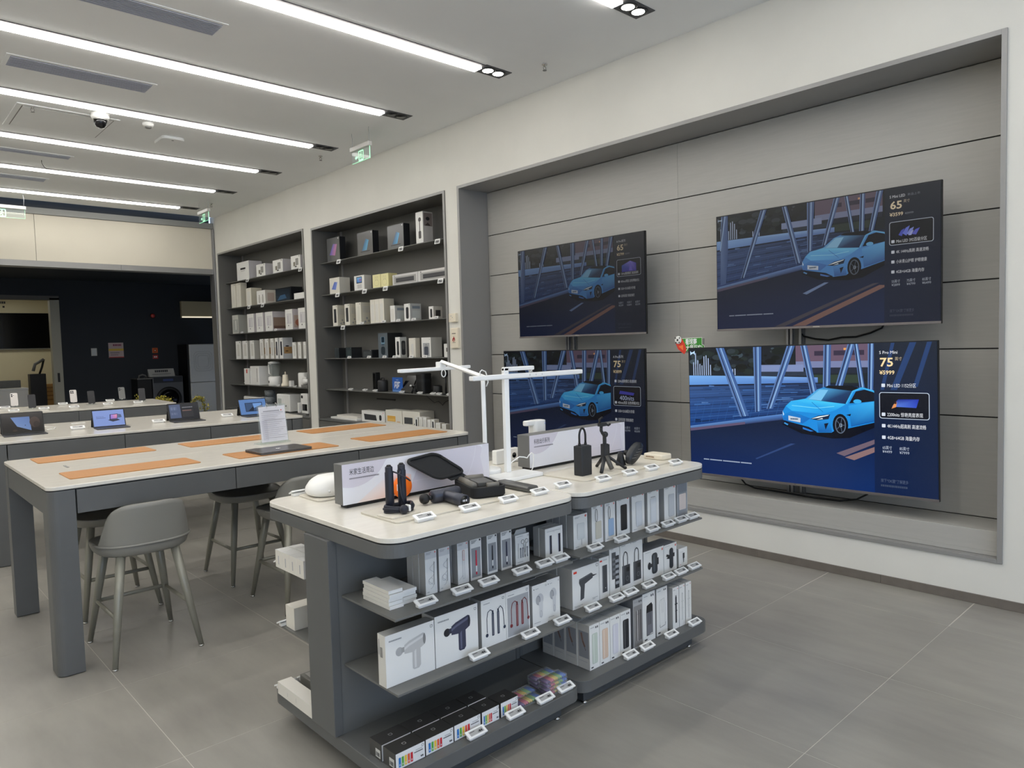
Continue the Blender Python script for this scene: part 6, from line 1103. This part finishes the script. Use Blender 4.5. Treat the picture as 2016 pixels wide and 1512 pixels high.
t = thing('coffee_machine', 'tall white coffee machine with a black front panel at the far counter end', 'coffee machine', (4.72, 9.24, z)); MB().box(-.1, -.1, .02, .1, .1, .295).build('body', WHITEP, t, bev=.01, seg=3); MB().box(-.103, -.085, .06, -.0995, .05, .15).build('front_panel', BLACKG, t); MB().lathe([(.02, 0), (.02, -.006)], (-.1, .05, .25), 18, axis='x').build('dial', BLACK, t); MB().box(-.15, .07, .03, -.11, .1, .17).build('portafilter', WHITEP, t, bev=.006); MB().box(-.13, -.1, 0, .1, .1, .02).build('drip_tray', GREYP, t, bev=.003)
t = thing('white_appliance', 'low white appliance behind the blue tablet on the far counter', 'appliance', (4.75, 11.05, z)); MB().box(-.1, -.32, 0, .1, .33, .19).build('body', WHITEP, t, bev=.02, seg=3); MB().box(-.09, -.3, .1905, .09, .31, .196).build('lid', GREYP, t, bev=.004)
t = thing('clear_canister', 'stack of clear dark tinted containers on the far counter', 'container', (4.72, 10.54, z)); GD = glass_mat('smoked_glass', (.55, .6, .68), .05, .22)
for k, (r_, z0, z1) in enumerate(((.095, 0, .1), (.085, .11, .2), (.075, .21, .30))): MB().lathe([(r_, z0), (r_ * 1.03, z1)], n=24).build('bowl', GD, t)
# tags on the cabinet shelves
def edge_proto():
    t = thing('price_tag', 'proto2', 'price tag'); LABELS.discard('proto2')
    MB().box(-.025, -.008, -.004, .025, .014, .004).build('clip', WHITEP, t, bev=.001)
    a_ = math.radians(-14); U_ = Vector((1, 0, 0)); V_ = Vector((0, math.sin(a_) * -1, math.cos(a_))); N_ = Vector((0, -math.cos(a_), -math.sin(a_) * -1)); O_ = Vector((0, -.012, .006)) - V_ * .052
    MB().slab4([O_ + U_ * -.044, O_ + U_ * .044, O_ + U_ * .044 + V_ * .052, O_ + U_ * -.044 + V_ * .052], .006, .06).build('frame', LW, t)
    m = MB(); q = Pl(m, O_ + U_ * -.032 + V_ * .011 + N_ * .0064, U_, V_, N_, .064, .03, 8e-5); q.rect(0, 0, .064, .03, S(120, 120, 120)); q.dash(.006, .018, .03, .006, S(50, 50, 52), 1); q.dash(.03, .005, .026, .009, S(34, 34, 36), 2); m.build('display', CARD, t); return t
EDGE = edge_proto(); EUSED = []
def row_edge(row, place, ys, z):
    for y in ys:
        near = sorted(ROW.get(row, []), key=lambda k: abs(k[0][1] - y))
        for loc, key in near:
            if (row, key) not in USED: break
        USED[(row, key)] = 1; l = f'white price tag by the {key} on the {place}'
        if not EUSED: o = EDGE; o.location = (4.604, y, z); o.rotation_euler = (0, 0, -PI / 2); o['label'] = l; o['group'] = 'white price tags hanging from cabinet shelf edges'; EUSED.append(o)
        else: EUSED.append(dup(EDGE, (4.604, y, z), -PI / 2, l))
for row, place, zz, pts in (('c1a', 'far cabinet top shelf', 2.60, [10.85, 9.11]), ('c1b', 'far cabinet second shelf', 2.19, [10.84, 10.35]), ('c2a', 'near cabinet top shelf', 2.60, [8.08, 6.71, 6.04]), ('c2b', 'near cabinet second shelf', 2.19, [8.14, 7.50, 7.05, 6.01]), ('c2c', 'near cabinet third shelf edge', 1.78, [8.04])):
    row_edge(row, place, pts, zz + .006)
row_tags('c1c', 'far cabinet third shelf', [(4.622, 11.22), (4.622, 10.01)], 1.795, -PI / 2, .75, .9, axis=1); row_tags('c2c', 'near cabinet third shelf', [(4.625, y) for y in (7.64, 7.16, 6.86, 6.56, 6.15)], 1.795, -PI / 2, .75, .9, axis=1)
row_tags('c2d', 'near cabinet fourth shelf', [(4.625, y) for y in (7.97, 7.51, 7.17, 6.96, 6.63, 6.37)], 1.385, -PI / 2, .75, .9, axis=1)
for y, n in ((7.99, 'left end'), (7.65, 'empty stretch at left'), (7.42, 'tall speaker'), (6.86, 'blue sign'), (6.51, 'large black speaker'), (6.27, 'small low speaker'), (6.16, 'small speaker right side'), (5.98, 'microphone')): ptag(4.63, y, .9818, -PI / 2, f'white price tag on the gadget shelf, by the {n}')
for y, n in ((10.98, 'water purifier'), (10.05, 'blender'), (9.52, 'white cup')): ptag(4.63, y, .9818, -PI / 2, f'white price tag on the appliance shelf, by the {n}')

# ================================================================== BITS ON THE WHITE PILLAR
t = thing('call_box', 'small cream control box on the white pillar between cabinet and niche', 'control box', (W, 5.705, 1.74)); MB().box(-.035, -.055, 0, 0, .055, .085).build('housing', CREAM, t, bev=.003)
m = MB(); q = Pl(m, (-.0355, .05, 0), (0, -1, 0), (0, 0, 1), (-1, 0, 0), .1, .085, 1e-4); q.dash(.02, .058, .03, .004, MGREY, 1); q.poly([(.05, .04), (.062, .04), (.056, .052)], MGREY); q.rr(.02, .02, .028, .028, .002, LGREY); m.build('lettering', CARD, t)
t = thing('fire_alarm_box', 'cream fire alarm box with a red flame on the white pillar', 'fire alarm box', (W, 5.695, 1.475)); MB().box(-.022, -.062, 0, 0, .062, .205).build('housing', CREAM, t, bev=.003); MB().box(-.026, -.056, .006, -.0222, .056, .199).build('cover', CREAM, t, bev=.002)
m = MB(); q = Pl(m, (-.0262, .056, 0), (0, -1, 0), (0, 0, 1), (-1, 0, 0), .112, .205, 1e-4); q.dash(.025, .145, .06, .008, S(90, 84, 80), 1); q.dash(.03, .055, .05, .006, S(130, 124, 118), 2)
q.poly([(.03, .08), (.035, .1), (.045, .105), (.052, .125), (.062, .11), (.07, .1), (.073, .085), (.066, .072), (.054, .066), (.038, .07)], S(170, 40, 34)); q.poly([(.045, .075), (.053, .095), (.062, .08), (.056, .07)], S(236, 222, 204)); m.build('flame_print', CARD, t)

# ================================================================== TABLETS AND PHONES
def tablet(label, x, y, w, art, screen):
    t = thing('tablet', label, 'tablet', (x, y, .9005), T2R + random.uniform(-.03, .03)); d = .17; h = w * .62; c_, s_ = math.cos(math.radians(66)), math.sin(math.radians(66))
    MB().prism(rrect(-w / 2, -d - .02, w / 2, -.02, .01), 0, .006).build('keyboard_cover', mat('keyboard_grey', S(58, 58, 62), .6), t, bev=.001)
    m = MB(); V_ = Vector((0, c_, s_)); N_ = Vector((0, -s_, c_)); q = Pl(m, (-w / 2 + .012, -.01 - d * .9 + .01, .0062), (1, 0, 0), (0, 1, 0), (0, 0, 1), w - .024, .1, 1e-4)
    for k in range(4): q.rect(.004, .02 + k * .022, w - .028, .037 + k * .022, S(44, 44, 48))
    m.build('keys', CARD, t)
    MB().slab4([(-w / 2, -.016, .006), (w / 2, -.016, .006), tuple(Vector((w / 2, -.016, .006)) + V_ * h), tuple(Vector((-w / 2, -.016, .006)) + V_ * h)], -.008, .04).build('body', BLACK, t)
    m = MB(); q = Pl(m, Vector((-w / 2 + .007, -.016, .006)) + V_ * .007 + N_ * .0004, (1, 0, 0), V_, N_, w - .014, h - .014, 1e-4); art(q, w - .014, h - .014); m.build('screen', attr_mat(screen, .15, 0, 1.0), t)
    MB().slab4([(-w / 2 + .02, .0, .004), (w / 2 - .02, 0, .004), (w / 2 - .02, .09, .002), (-w / 2 + .02, .09, .002)], .003, .05).build('kickstand_foot', BLACK, t)
    MB().slab4([(-w / 2, .088, .003), (w / 2, .088, .003), (w / 2, .055, h * .55), (-w / 2, .055, h * .55)], .004, .04).build('kickstand', BLACK, t)
def at_pic1(q, w, h): q.rect(0, 0, w, h, S(26, 22, 20)); q.poly([(w * .22, h * .8), (w * .68, h * .8), (w * .7, h * .08), (w * .36, h * .32)], None, [S(96, 124, 176), S(80, 108, 160), S(104, 130, 176), S(110, 136, 180)]); q.ell(w * .8, h * .5, w * .13, h * .28, S(60, 46, 40), 14); q.ell(w * .84, h * .38, w * .08, h * .16, S(44, 34, 30), 12); q.ell(w * .56, h * .36, w * .015, w * .012, S(20, 22, 40), 8); q.ell(w * .3, h * .12, w * .06, h * .06, S(54, 44, 36), 10)
def at_pic2(q, w, h): q.rect(0, 0, w, h, S(126, 148, 206)); q.text('Pad Series', w * .1, h * .58, h * .05, S(40, 44, 70), w * .24); q.dash(w * .1, h * .5, w * .3, h * .03, S(80, 90, 130), 2); q.poly([(w * .52, h * .38), (w * .78, h * .42), (w * .8, h * .74), (w * .54, h * .72)], S(50, 44, 80)); q.poly([(w * .55, h * .42), (w * .76, h * .45), (w * .78, h * .7), (w * .57, h * .69)], None, [S(120, 110, 200), S(200, 120, 170), S(230, 150, 170), S(150, 130, 220)]); q.poly([(w * .46, h * .36), (w * .62, h * .24), (w * .86, h * .32), (w * .78, h * .4), (w * .52, h * .38)], S(48, 48, 62)); q.poly([(w * .8, h * .46), (w * .92, h * .5), (w * .9, h * .68), (w * .8, h * .72)], S(84, 96, 124))
def at_pic3(q, w, h): q.rect(0, 0, w, h, S(24, 26, 32)); q.rect(w * .03, h * .1, w * .4, h * .96, S(76, 88, 118)); q.dash(w * .46, h * .72, w * .36, h * .07, S(110, 110, 118), 3); q.rect(w * .44, h * .12, w * .82, h * .62, S(40, 40, 44)); q.dash(w * .46, h * .52, w * .3, h * .06, S(120, 90, 84), 5); q.dash(w * .07, h * .6, w * .2, h * .2, S(100, 112, 140), 4); q.dash(w * .07, h * .3, w * .2, h * .14, S(96, 106, 134), 6)
def at_pic4(q, w, h): q.rect(0, 0, w, h, S(88, 124, 178)); q.rect(w * .2, h * .18, w * .86, h * .78, S(40, 56, 84)); q.rect(w * .23, h * .24, w * .83, h * .73, S(56, 78, 112)); q.poly([(w * .3, h * .24), (w * .5, h * .24), (w * .56, h * .6)], S(26, 32, 46)); q.poly([(w * .52, h * .4), (w * .83, h * .6), (w * .83, h * .73), (w * .5, h * .73)], S(110, 150, 206))
tablet('leftmost tablet on the second table, dark wildlife picture with a blue slab', 1.005, 6.79, .285, at_pic1, 'tablet_screen_1'); tablet('tablet with a light blue screen showing a small laptop', 1.60, 6.72, .245, at_pic2, 'tablet_screen_2'); tablet('tablet with a dark screen and a grey blue column', 2.205, 6.72, .262, at_pic3, 'tablet_screen_3'); tablet('tablet with a blue screen partly behind the document stand', 2.80, 6.62, .262, at_pic4, 'tablet_screen_4')
for x, y, n in ((1.369, 6.735, 'between the two left tablets'), (1.98, 6.70, 'left of the dark screened tablet'), (2.574, 6.69, 'left of the tablet behind the document stand')): ptag(x, y, .9005, T2R, f'white price tag on the second table, {n}', 0, 1.25)
m = MB().box(-.055, -.012, 0, .055, .012, .004); tag(m.build('label_strip', LW, None, (1.507, 7.38, .9005)), 'small white strip lying at the back edge of the second table', 'label strip')
tag(MB().tube([(1.20, 7.3, .906), (1.26, 7.2, .906), (1.27, 7.05, .906), (1.24, 6.95, .906), (1.18, 6.88, .908)], .004, 6).build('white_cable', LW), 'white charging cable curling behind the leftmost tablet', 'cable')
def phone(label, x, y, back, col, rz=0.0):
    t = thing('phone', label, 'phone', (x, y, .9005), T2R + rz); w, h = .076, .162; c_, s_ = math.cos(math.radians(74)), math.sin(math.radians(74)); V_ = Vector((0, c_, s_))
    MB().box(-.05, -.035, 0, .05, .05, .006).build('stand_base', ACRYL, t); MB().tube([(0, .045, .006), (0, .03, .05)], .008, 8).build('stand_post', WHITEP, t)
    A0 = Vector((0, -.012, .014)); m = MB(); N_ = Vector((0, -s_, c_)); pts = rrect(-w / 2, 0, w / 2, h, .012, 5)
    n = len(pts); P_ = [A0 + Vector((1, 0, 0)) * u + V_ * v for u, v in pts]; m.mesh(P_ + [p - N_ * .008 for p in P_], [tuple(range(n)), tuple(range(2 * n - 1, n - 1, -1))] + [(i, n + i, n + (i + 1) % n, (i + 1) % n) for i in range(n)]); m.build('body', col, t)
    m = MB(); q = Pl(m, A0 + Vector((-w / 2, 0, 0)), (1, 0, 0), V_, N_, w, h, 1e-4)
    if back:
        for u, v in ((.016, .142), (.016, .122)) + (((.036, .142), (.036, .122)) if back > 1 else ((.034, .132),)): q.ell(u, v, .0085 if u < .03 or back > 1 else .004, .0085 if u < .03 or back > 1 else .004, INK, 12)
        m.build('camera_lenses', CARDG, t)
    else: q.rr(.004, .005, w - .004, h - .005, .009, S(16, 17, 24)); m.build('screen', CARDG, t)
    MB().lathe([(.012, 0), (.012, .01)], (0, -.02, .006), 12).build('stand_lip', CHROME, t)
WHM = mat('phone_white', S(226, 220, 216), .3); BKM = mat('phone_black', S(20, 20, 26), .2); TIM = mat('phone_grey', S(122, 122, 120), .3, .3)
phone('leftmost phone, pinkish white, its back with cameras shown', 1.50, 10.62, 1, WHM); phone('dark phone standing near the left end of the farthest table', 1.575, 9.95, 0, BKM); phone('white phone showing four dark cameras on its back', 2.13, 10.60, 2, WHM); phone('dark phone with light edges right of the white phone', 2.20, 10.0, 0, BKM, .05)
phone('grey phone in a clear stand near the middle of the farthest table', 2.70, 10.62, 1, TIM); phone('dark phone standing at the right end of the farthest table', 2.76, 9.95, 0, BKM, -.08)
for x, y, n in ((1.365, 10.35, 'beside the leftmost phone'), (1.348, 9.62, 'in front of the left dark phone'), (1.64, 9.66, 'right of the left dark phone'), (1.96, 10.35, 'beside the white phone'), (1.92, 9.56, 'in front of the white phone'), (2.30, 9.68, 'right of the light edged phone'), (2.5, 10.4, 'beside the grey phone'), (2.62, 9.62, 'in front of the right end phone')): ptag(x, y, .9005, T2R, f'white price tag on the farthest table, {n}', 0, 1.25)

# ================================================================== BEYOND THE OPENING
struct(MB().box(XL, 11.98 + .2, 3.02, 7.2, 26, 3.1).build('ceiling_beyond', BLACKW))
YW = 16.6
b = MB().box(3.18, YW, 0, 7.2, YW + .12, 3.02).box(XL, YW, 2.66, 3.18, YW + .12, 3.02).box(XL, YW, 0, .9, YW + .12, 2.66)
struct(b.build('wall_beyond', BLACKW))
struct(MB().box(7.2, 12.06, 0, 7.3, 20, 3.02).build('wall_beyond_right', BLACKW)); struct(MB().box(W + .42, 12.0, 0, 7.2, 12.06, 3.02).build('wall_beyond_near', BLACKW)); struct(MB().box(XL - .1, 12.1, 0, XL, YW, 3.02).build('wall_beyond_left', BLACKW))
struct(MB().box(3.02, YW - .02, 0, 3.18, YW + .16, 2.66).build('trim_2', mat('jamb_grey', S(176, 174, 160), .5))); struct(MB().box(.9, YW - .02, 2.62, 3.18, YW + .16, 2.70).build('trim_3', mat('lintel_grey', S(96, 94, 90), .5)))
ROOMW = mat('room_cream', S(214, 206, 178), .8)
struct(MB().box(.5, 19.6, 0, 4.2, 19.7, 2.98).build('wall_room_back', ROOMW)); struct(MB().box(4.1, YW + .12, 0, 4.2, 19.6, 2.98).build('wall_room_right', ROOMW)); struct(MB().box(.5, YW + .12, 0, .6, 19.6, 2.98).build('wall_room_left', ROOMW)); struct(MB().box(.5, YW + .12, 2.9, 4.2, 19.7, 2.98).build('ceiling_room', ROOMW))
t = thing('added_fill_lamp', 'added unseen lamp brightening the dark passage, hidden above the header', 'ceiling light', (5.3, 12.75, 3.02)); MB().box(-.52, -.32, -.02, .52, .32, 0).build('frame', WHITEP, t); MB().box(-.5, -.3, -.0215, .5, .3, -.0202).build('diffuser', emit_mat('added_fill_light', (1, .97, .92), 5.0), t)  # unseen lamp added to brighten the dark passage and its appliances
t = thing('room_lamp', 'flat ceiling lamp lighting the small room at far left', 'ceiling light', (2.2, 18.2, 2.9)); MB().box(-.62, -.32, -.02, .62, .32, 0).build('frame', WHITEP, t); MB().box(-.6, -.3, -.0215, .6, .3, -.0202).build('diffuser', emit_mat('room_light', (1, .96, .82), BACKROOM), t)
t = thing('wall_screen', 'large black screen on the cream wall of the lit room', 'screen', (2.7, 19.58, 1.69)); MB().box(-1.1, -.05, 0, .82, 0, .82).build('panel', BLACKG, t, bev=.004); MB().box(-1.1, -.052, 0, .82, -.0502, .02).build('chin', GREYP, t)
m = MB(); q = Pl(m, (2.2, 19.598, 2.60), (1, 0, 0), (0, 0, 1), (0, -1, 0), .6, .2, 1e-3); q.dash(.1, .12, .42, .05, S(50, 50, 54), 3); q.rect(.36, .03, .41, .07, INK); q.rect(.46, .03, .5, .07, INK); tag(m.build('wall_lettering', PAPERM), 'small dark lettering on the cream wall above the black screen', 'lettering')
t = thing('carton', 'brown cardboard carton with printed lines at the far left', 'carton', (3.28, 19.2, 0)); MB().box(-.22, -.16, 0, .22, .16, .89).build('box', mat('cardboard', S(168, 130, 80), .8, noise=.05), t, bev=.004)
m = MB(); q = Pl(m, (-.22, -.161, 0), (1, 0, 0), (0, 0, 1), (0, -1, 0), .44, .89, 1e-3)
for k in range(4): q.dash(.06, .8 - k * .09, .3, .03, S(120, 86, 48), k)
m.build('print', CARD, t)
t = thing('display_column', 'black column with a clamp arm beside the white counter at far left', 'column', (2.9, 17.6, 0)); MB().box(-.14, -.12, 0, .14, .12, 1.16).build('body', BLACK, t, bev=.005); MB().tube([(.05, 0, 1.16), (.1, 0, 1.3), (.14, 0, 1.46)], .02, 8).build('arm', BLACK, t); MB().tube([(.14, 0, 1.46), (-.02, 0, 1.36), (-.06, 0, 1.22)], .03, 8).build('arm_head', GREYP, t)
t = thing('white_counter', 'white counter with a grey top edge at the far left', 'counter', (2.1, 17.4, 0)); MB().box(-.9, -.3, 0, .56, .3, .86).build('body', WHITEP, t, bev=.01); MB().box(-.9, -.32, .8601, .56, .32, .9).build('top', LW, t, bev=.004); MB().box(-.9, .1, .9001, .5, .25, 1.05).build('equipment', GREY, t, bev=.006)
m = MB().box(-.02, -.005, 0, .02, 0, .18); tag(m.build('door_handle_plate', BLACK, None, (3.1, YW - .0205, 1.0)), 'small dark plate on the grey door jamb', 'plate')
def wall_paper(label, cat, x0, x1, z0, z1, fn, name):
    m = MB().box(x0, YW - .008, z0, x1, YW - .001, z1, S(200, 200, 196)); q = Pl(m, (x0, YW - .008, z0), (1, 0, 0), (0, 0, 1), (0, -1, 0), x1 - x0, z1 - z0, 1e-3); fn(q, x1 - x0, z1 - z0); tag(m.build(name, PAPERM), label, cat)
wall_paper('small white switch plate on the black wall', 'plate', 3.695, 3.80, 1.50, 1.655, lambda q, w, h: q.rect(w * .1, h * .08, w * .9, h * .92, S(206, 210, 212)), 'wall_plate')
wall_paper('printed notice with yellow band on the black wall', 'notice', 4.015, 4.295, 1.45, 1.76, lambda q, w, h: (q.rect(0, 0, w, h, S(196, 176, 176)), q.rect(0, h * .46, w, h * .6, S(220, 190, 70)), q.dash(w * .3, h * .78, w * .55, h * .12, S(140, 60, 90), 2), q.rect(0, 0, w, h * .06, S(180, 70, 70)), q.dash(w * .1, h * .3, w * .6, h * .06, S(120, 120, 126), 4), q.dash(w * .1, h * .16, w * .5, h * .06, S(140, 120, 126), 5)), 'wall_notice')
wall_paper('orange safety sign on the black wall', 'sign', 4.855, 4.965, 1.525, 1.635, lambda q, w, h: (q.rect(0, 0, w, h, S(206, 96, 40)), q.rect(w * .3, h * .2, w * .7, h * .8, S(150, 60, 24)), q.ell(w * .5, h * .5, w * .1, w * .14, S(240, 220, 190), 8)), 'safety_sign')
wall_paper('red safety sign below the orange one', 'sign', 4.86, 4.965, 1.40, 1.485, lambda q, w, h: (q.rect(0, 0, w, h, S(170, 40, 40)), q.dash(w * .2, h * .3, w * .6, h * .4, S(230, 220, 216), 2)), 'safety_sign')
t = thing('alarm_light', 'small round red alarm light high on the black wall', 'alarm', (4.90, YW, 2.32)); MB().lathe([(.045, 0), (.045, .03), (.03, .045)], n=18, axis='y').build('dome', mat('alarm_red', S(190, 60, 56), .3), t); MB().lathe([(.055, 0), (.055, .008)], n=18, axis='y').build('base', BLACK, t)
WM = mat('washer_grey', S(96, 99, 104), .4, .2)
t = thing('washing_machine', 'dark grey front loading washing machine by the black wall', 'washing machine', (4.96, 16.0, 0)); MB().box(-.3, .0, 0, .3, .5, .16).build('podium', BLACK, t); MB().box(-.3, 0, .16, .3, .55, 1.03).build('body', WM, t, bev=.012); MB().box(-.29, -.004, .9, .29, -.0005, 1.02).build('control_panel', mat('washer_panel', S(54, 57, 62), .3), t)
d_ = MB().lathe([(.25, 0), (.25, .02), (.215, .035), (.2, .03)], (0, -.004, .56), 36, axis='y').build('door', BLACK, t); MB().lathe([(.195, .03), (.12, .045), (.02, .05)], (0, -.004, .56), 30, axis='y').build('door_glass', BLACKG, d_)
MB().box(-.1, -.0055, .93, .1, -.0042, .975).build('screen', mat('washer_display', S(70, 84, 130), .3), t)
t = thing('counter_card', 'grey tent card with dark characters on the washing machine', 'card', (4.87, 16.1, 1.0305)); MB().slab4([(-.25, -.05, 0), (.25, -.05, 0), (.24, .0, .16), (-.27, .0, .16)], -.004, .02).build('front', mat('card_grey', S(176, 176, 172), .6), t); MB().slab4([(-.25, .05, 0), (.25, .05, 0), (.24, .008, .158), (-.27, .008, .158)], -.004, .02).build('rear', mat('card_grey', S(176, 176, 172), .6), t)
m = MB(); q = Pl(m, (-.2, -.0345, .07), (1, 0, 0), Vector((0, .3, 1)).normalized(), Vector((0, -1, .3)).normalized(), .4, .08, 1e-3); q.dash(.06, .02, .26, .045, S(50, 52, 58), 7); q.dash(.0, -.035, .36, .018, S(120, 120, 120), 8); m.build('lettering', CARD, t)
t = thing('side_stand', 'dark low stand with a grey top left of the washing machine', 'stand', (4.50, 16.2, 0)); MB().box(-.13, -.2, 0, .13, .25, .99).build('body', BLACK, t); MB().box(-.14, -.22, .9905, .15, .26, 1.01).build('top', GREYP, t); MB().tube([(-.05, 0, 1.01), (-.04, 0, 1.06), (.02, 0, 1.08), (.08, 0, 1.06), (.1, 0, 1.01)], .018, 8).build('handle', GREYP, t)
FM = mat('fridge_grey', S(206, 210, 212), .35)
t = thing('laundry_stack', 'tall pale grey stacked dryer and washer cabinet at the opening edge', 'laundry cabinet', (5.68, 15.95, 0)); MB().box(-.28, 0, 0, .28, .6, .87).build('lower_unit', FM, t, bev=.02, seg=3); MB().box(-.28, 0, .875, .28, .6, 1.69).build('upper_unit', FM, t, bev=.02, seg=3); MB().box(-.32, .02, 0, -.29, .6, 1.69).build('side_panel', BLACK, t)
for r_ in (.19, .15, .11):
    m = MB(); pts = rrect(-r_, -r_ * 1.1, r_, r_ * 1.1, r_ * .45, 5); m.tube([(x, -.003, 1.32 + y) for x, y in pts + [pts[0]]], .0035, 6); m.build('embossed_line', mat('fridge_line', S(186, 190, 192), .4), t)
t = thing('cream_fascia', 'cream lit fascia above the laundry cabinet', 'fascia', (5.80, YW - .1, 2.28)); MB().box(-.33, 0, 0, .5, .095, .36).build('panel', mat('fascia_cream', S(196, 184, 150), .7), t); MB().box(-.33, -.004, 0, .5, -.0005, .03).build('light_line', emit_mat('fascia_light', (1, .9, .66), .75), t)
# yellow artificial plants near the end of the farthest table
YL = attr_mat('yellow_leaf', .6); t = thing('yellow_plant', 'yellow green artificial arch plant in a dark planter beyond the tables', 'plant', (3.35, 10.9, 0)); MB().box(-.5, -.14, 0, .5, .14, .60).build('planter', GREY, t, bev=.004)
rnd = random.Random(5); m = MB()
def leafs(c, n, sp):
    for _ in range(n):
        p = Vector(c) + Vector((rnd.gauss(0, sp), rnd.gauss(0, sp), rnd.gauss(0, sp * .8))); a = Vector((rnd.uniform(-1, 1), rnd.uniform(-1, 1), rnd.uniform(-.3, 1))).normalized() * .028; b_ = a.cross(Vector((rnd.uniform(-1, 1), rnd.uniform(-1, 1), rnd.uniform(-1, 1)))).normalized() * .011
        m.poly([p, p + a * .5 + b_, p + a, p + a * .5 - b_], rnd.choice((S(176, 160, 50), S(150, 140, 40), S(196, 182, 80), S(120, 120, 40))))
for k in range(13): a = PI * k / 12; leafs((.43 - .10 * math.cos(a), 0, .64 + .2 * math.sin(a)), 26, .014 if k not in (0, 1, 11, 12) else .028)
for x, zz in ((-.36, .88), (-.08, .86), (-.28, .78), (.0, .83)): leafs((x, 0, zz), 90, .03)
for k in range(16): leafs((-.48 + .03 * k, -.1, .66), 14, .016)
o = m.build('foliage', YL, t); o['kind'] = 'stuff'
m = MB(); m.tube([(.43 - .10 * math.cos(PI * k / 12), 0, .60 + .24 * math.sin(PI * k / 12)) for k in range(13)], .006, 6); m.build('arch_stem', GREYP, t)
MB().tube([(-.3, 0, .6), (-.34, 0, .86)], .006, 6).tube([(-.1, 0, .6), (-.06, 0, .84)], .006, 6).build('stem', GREYP, t)
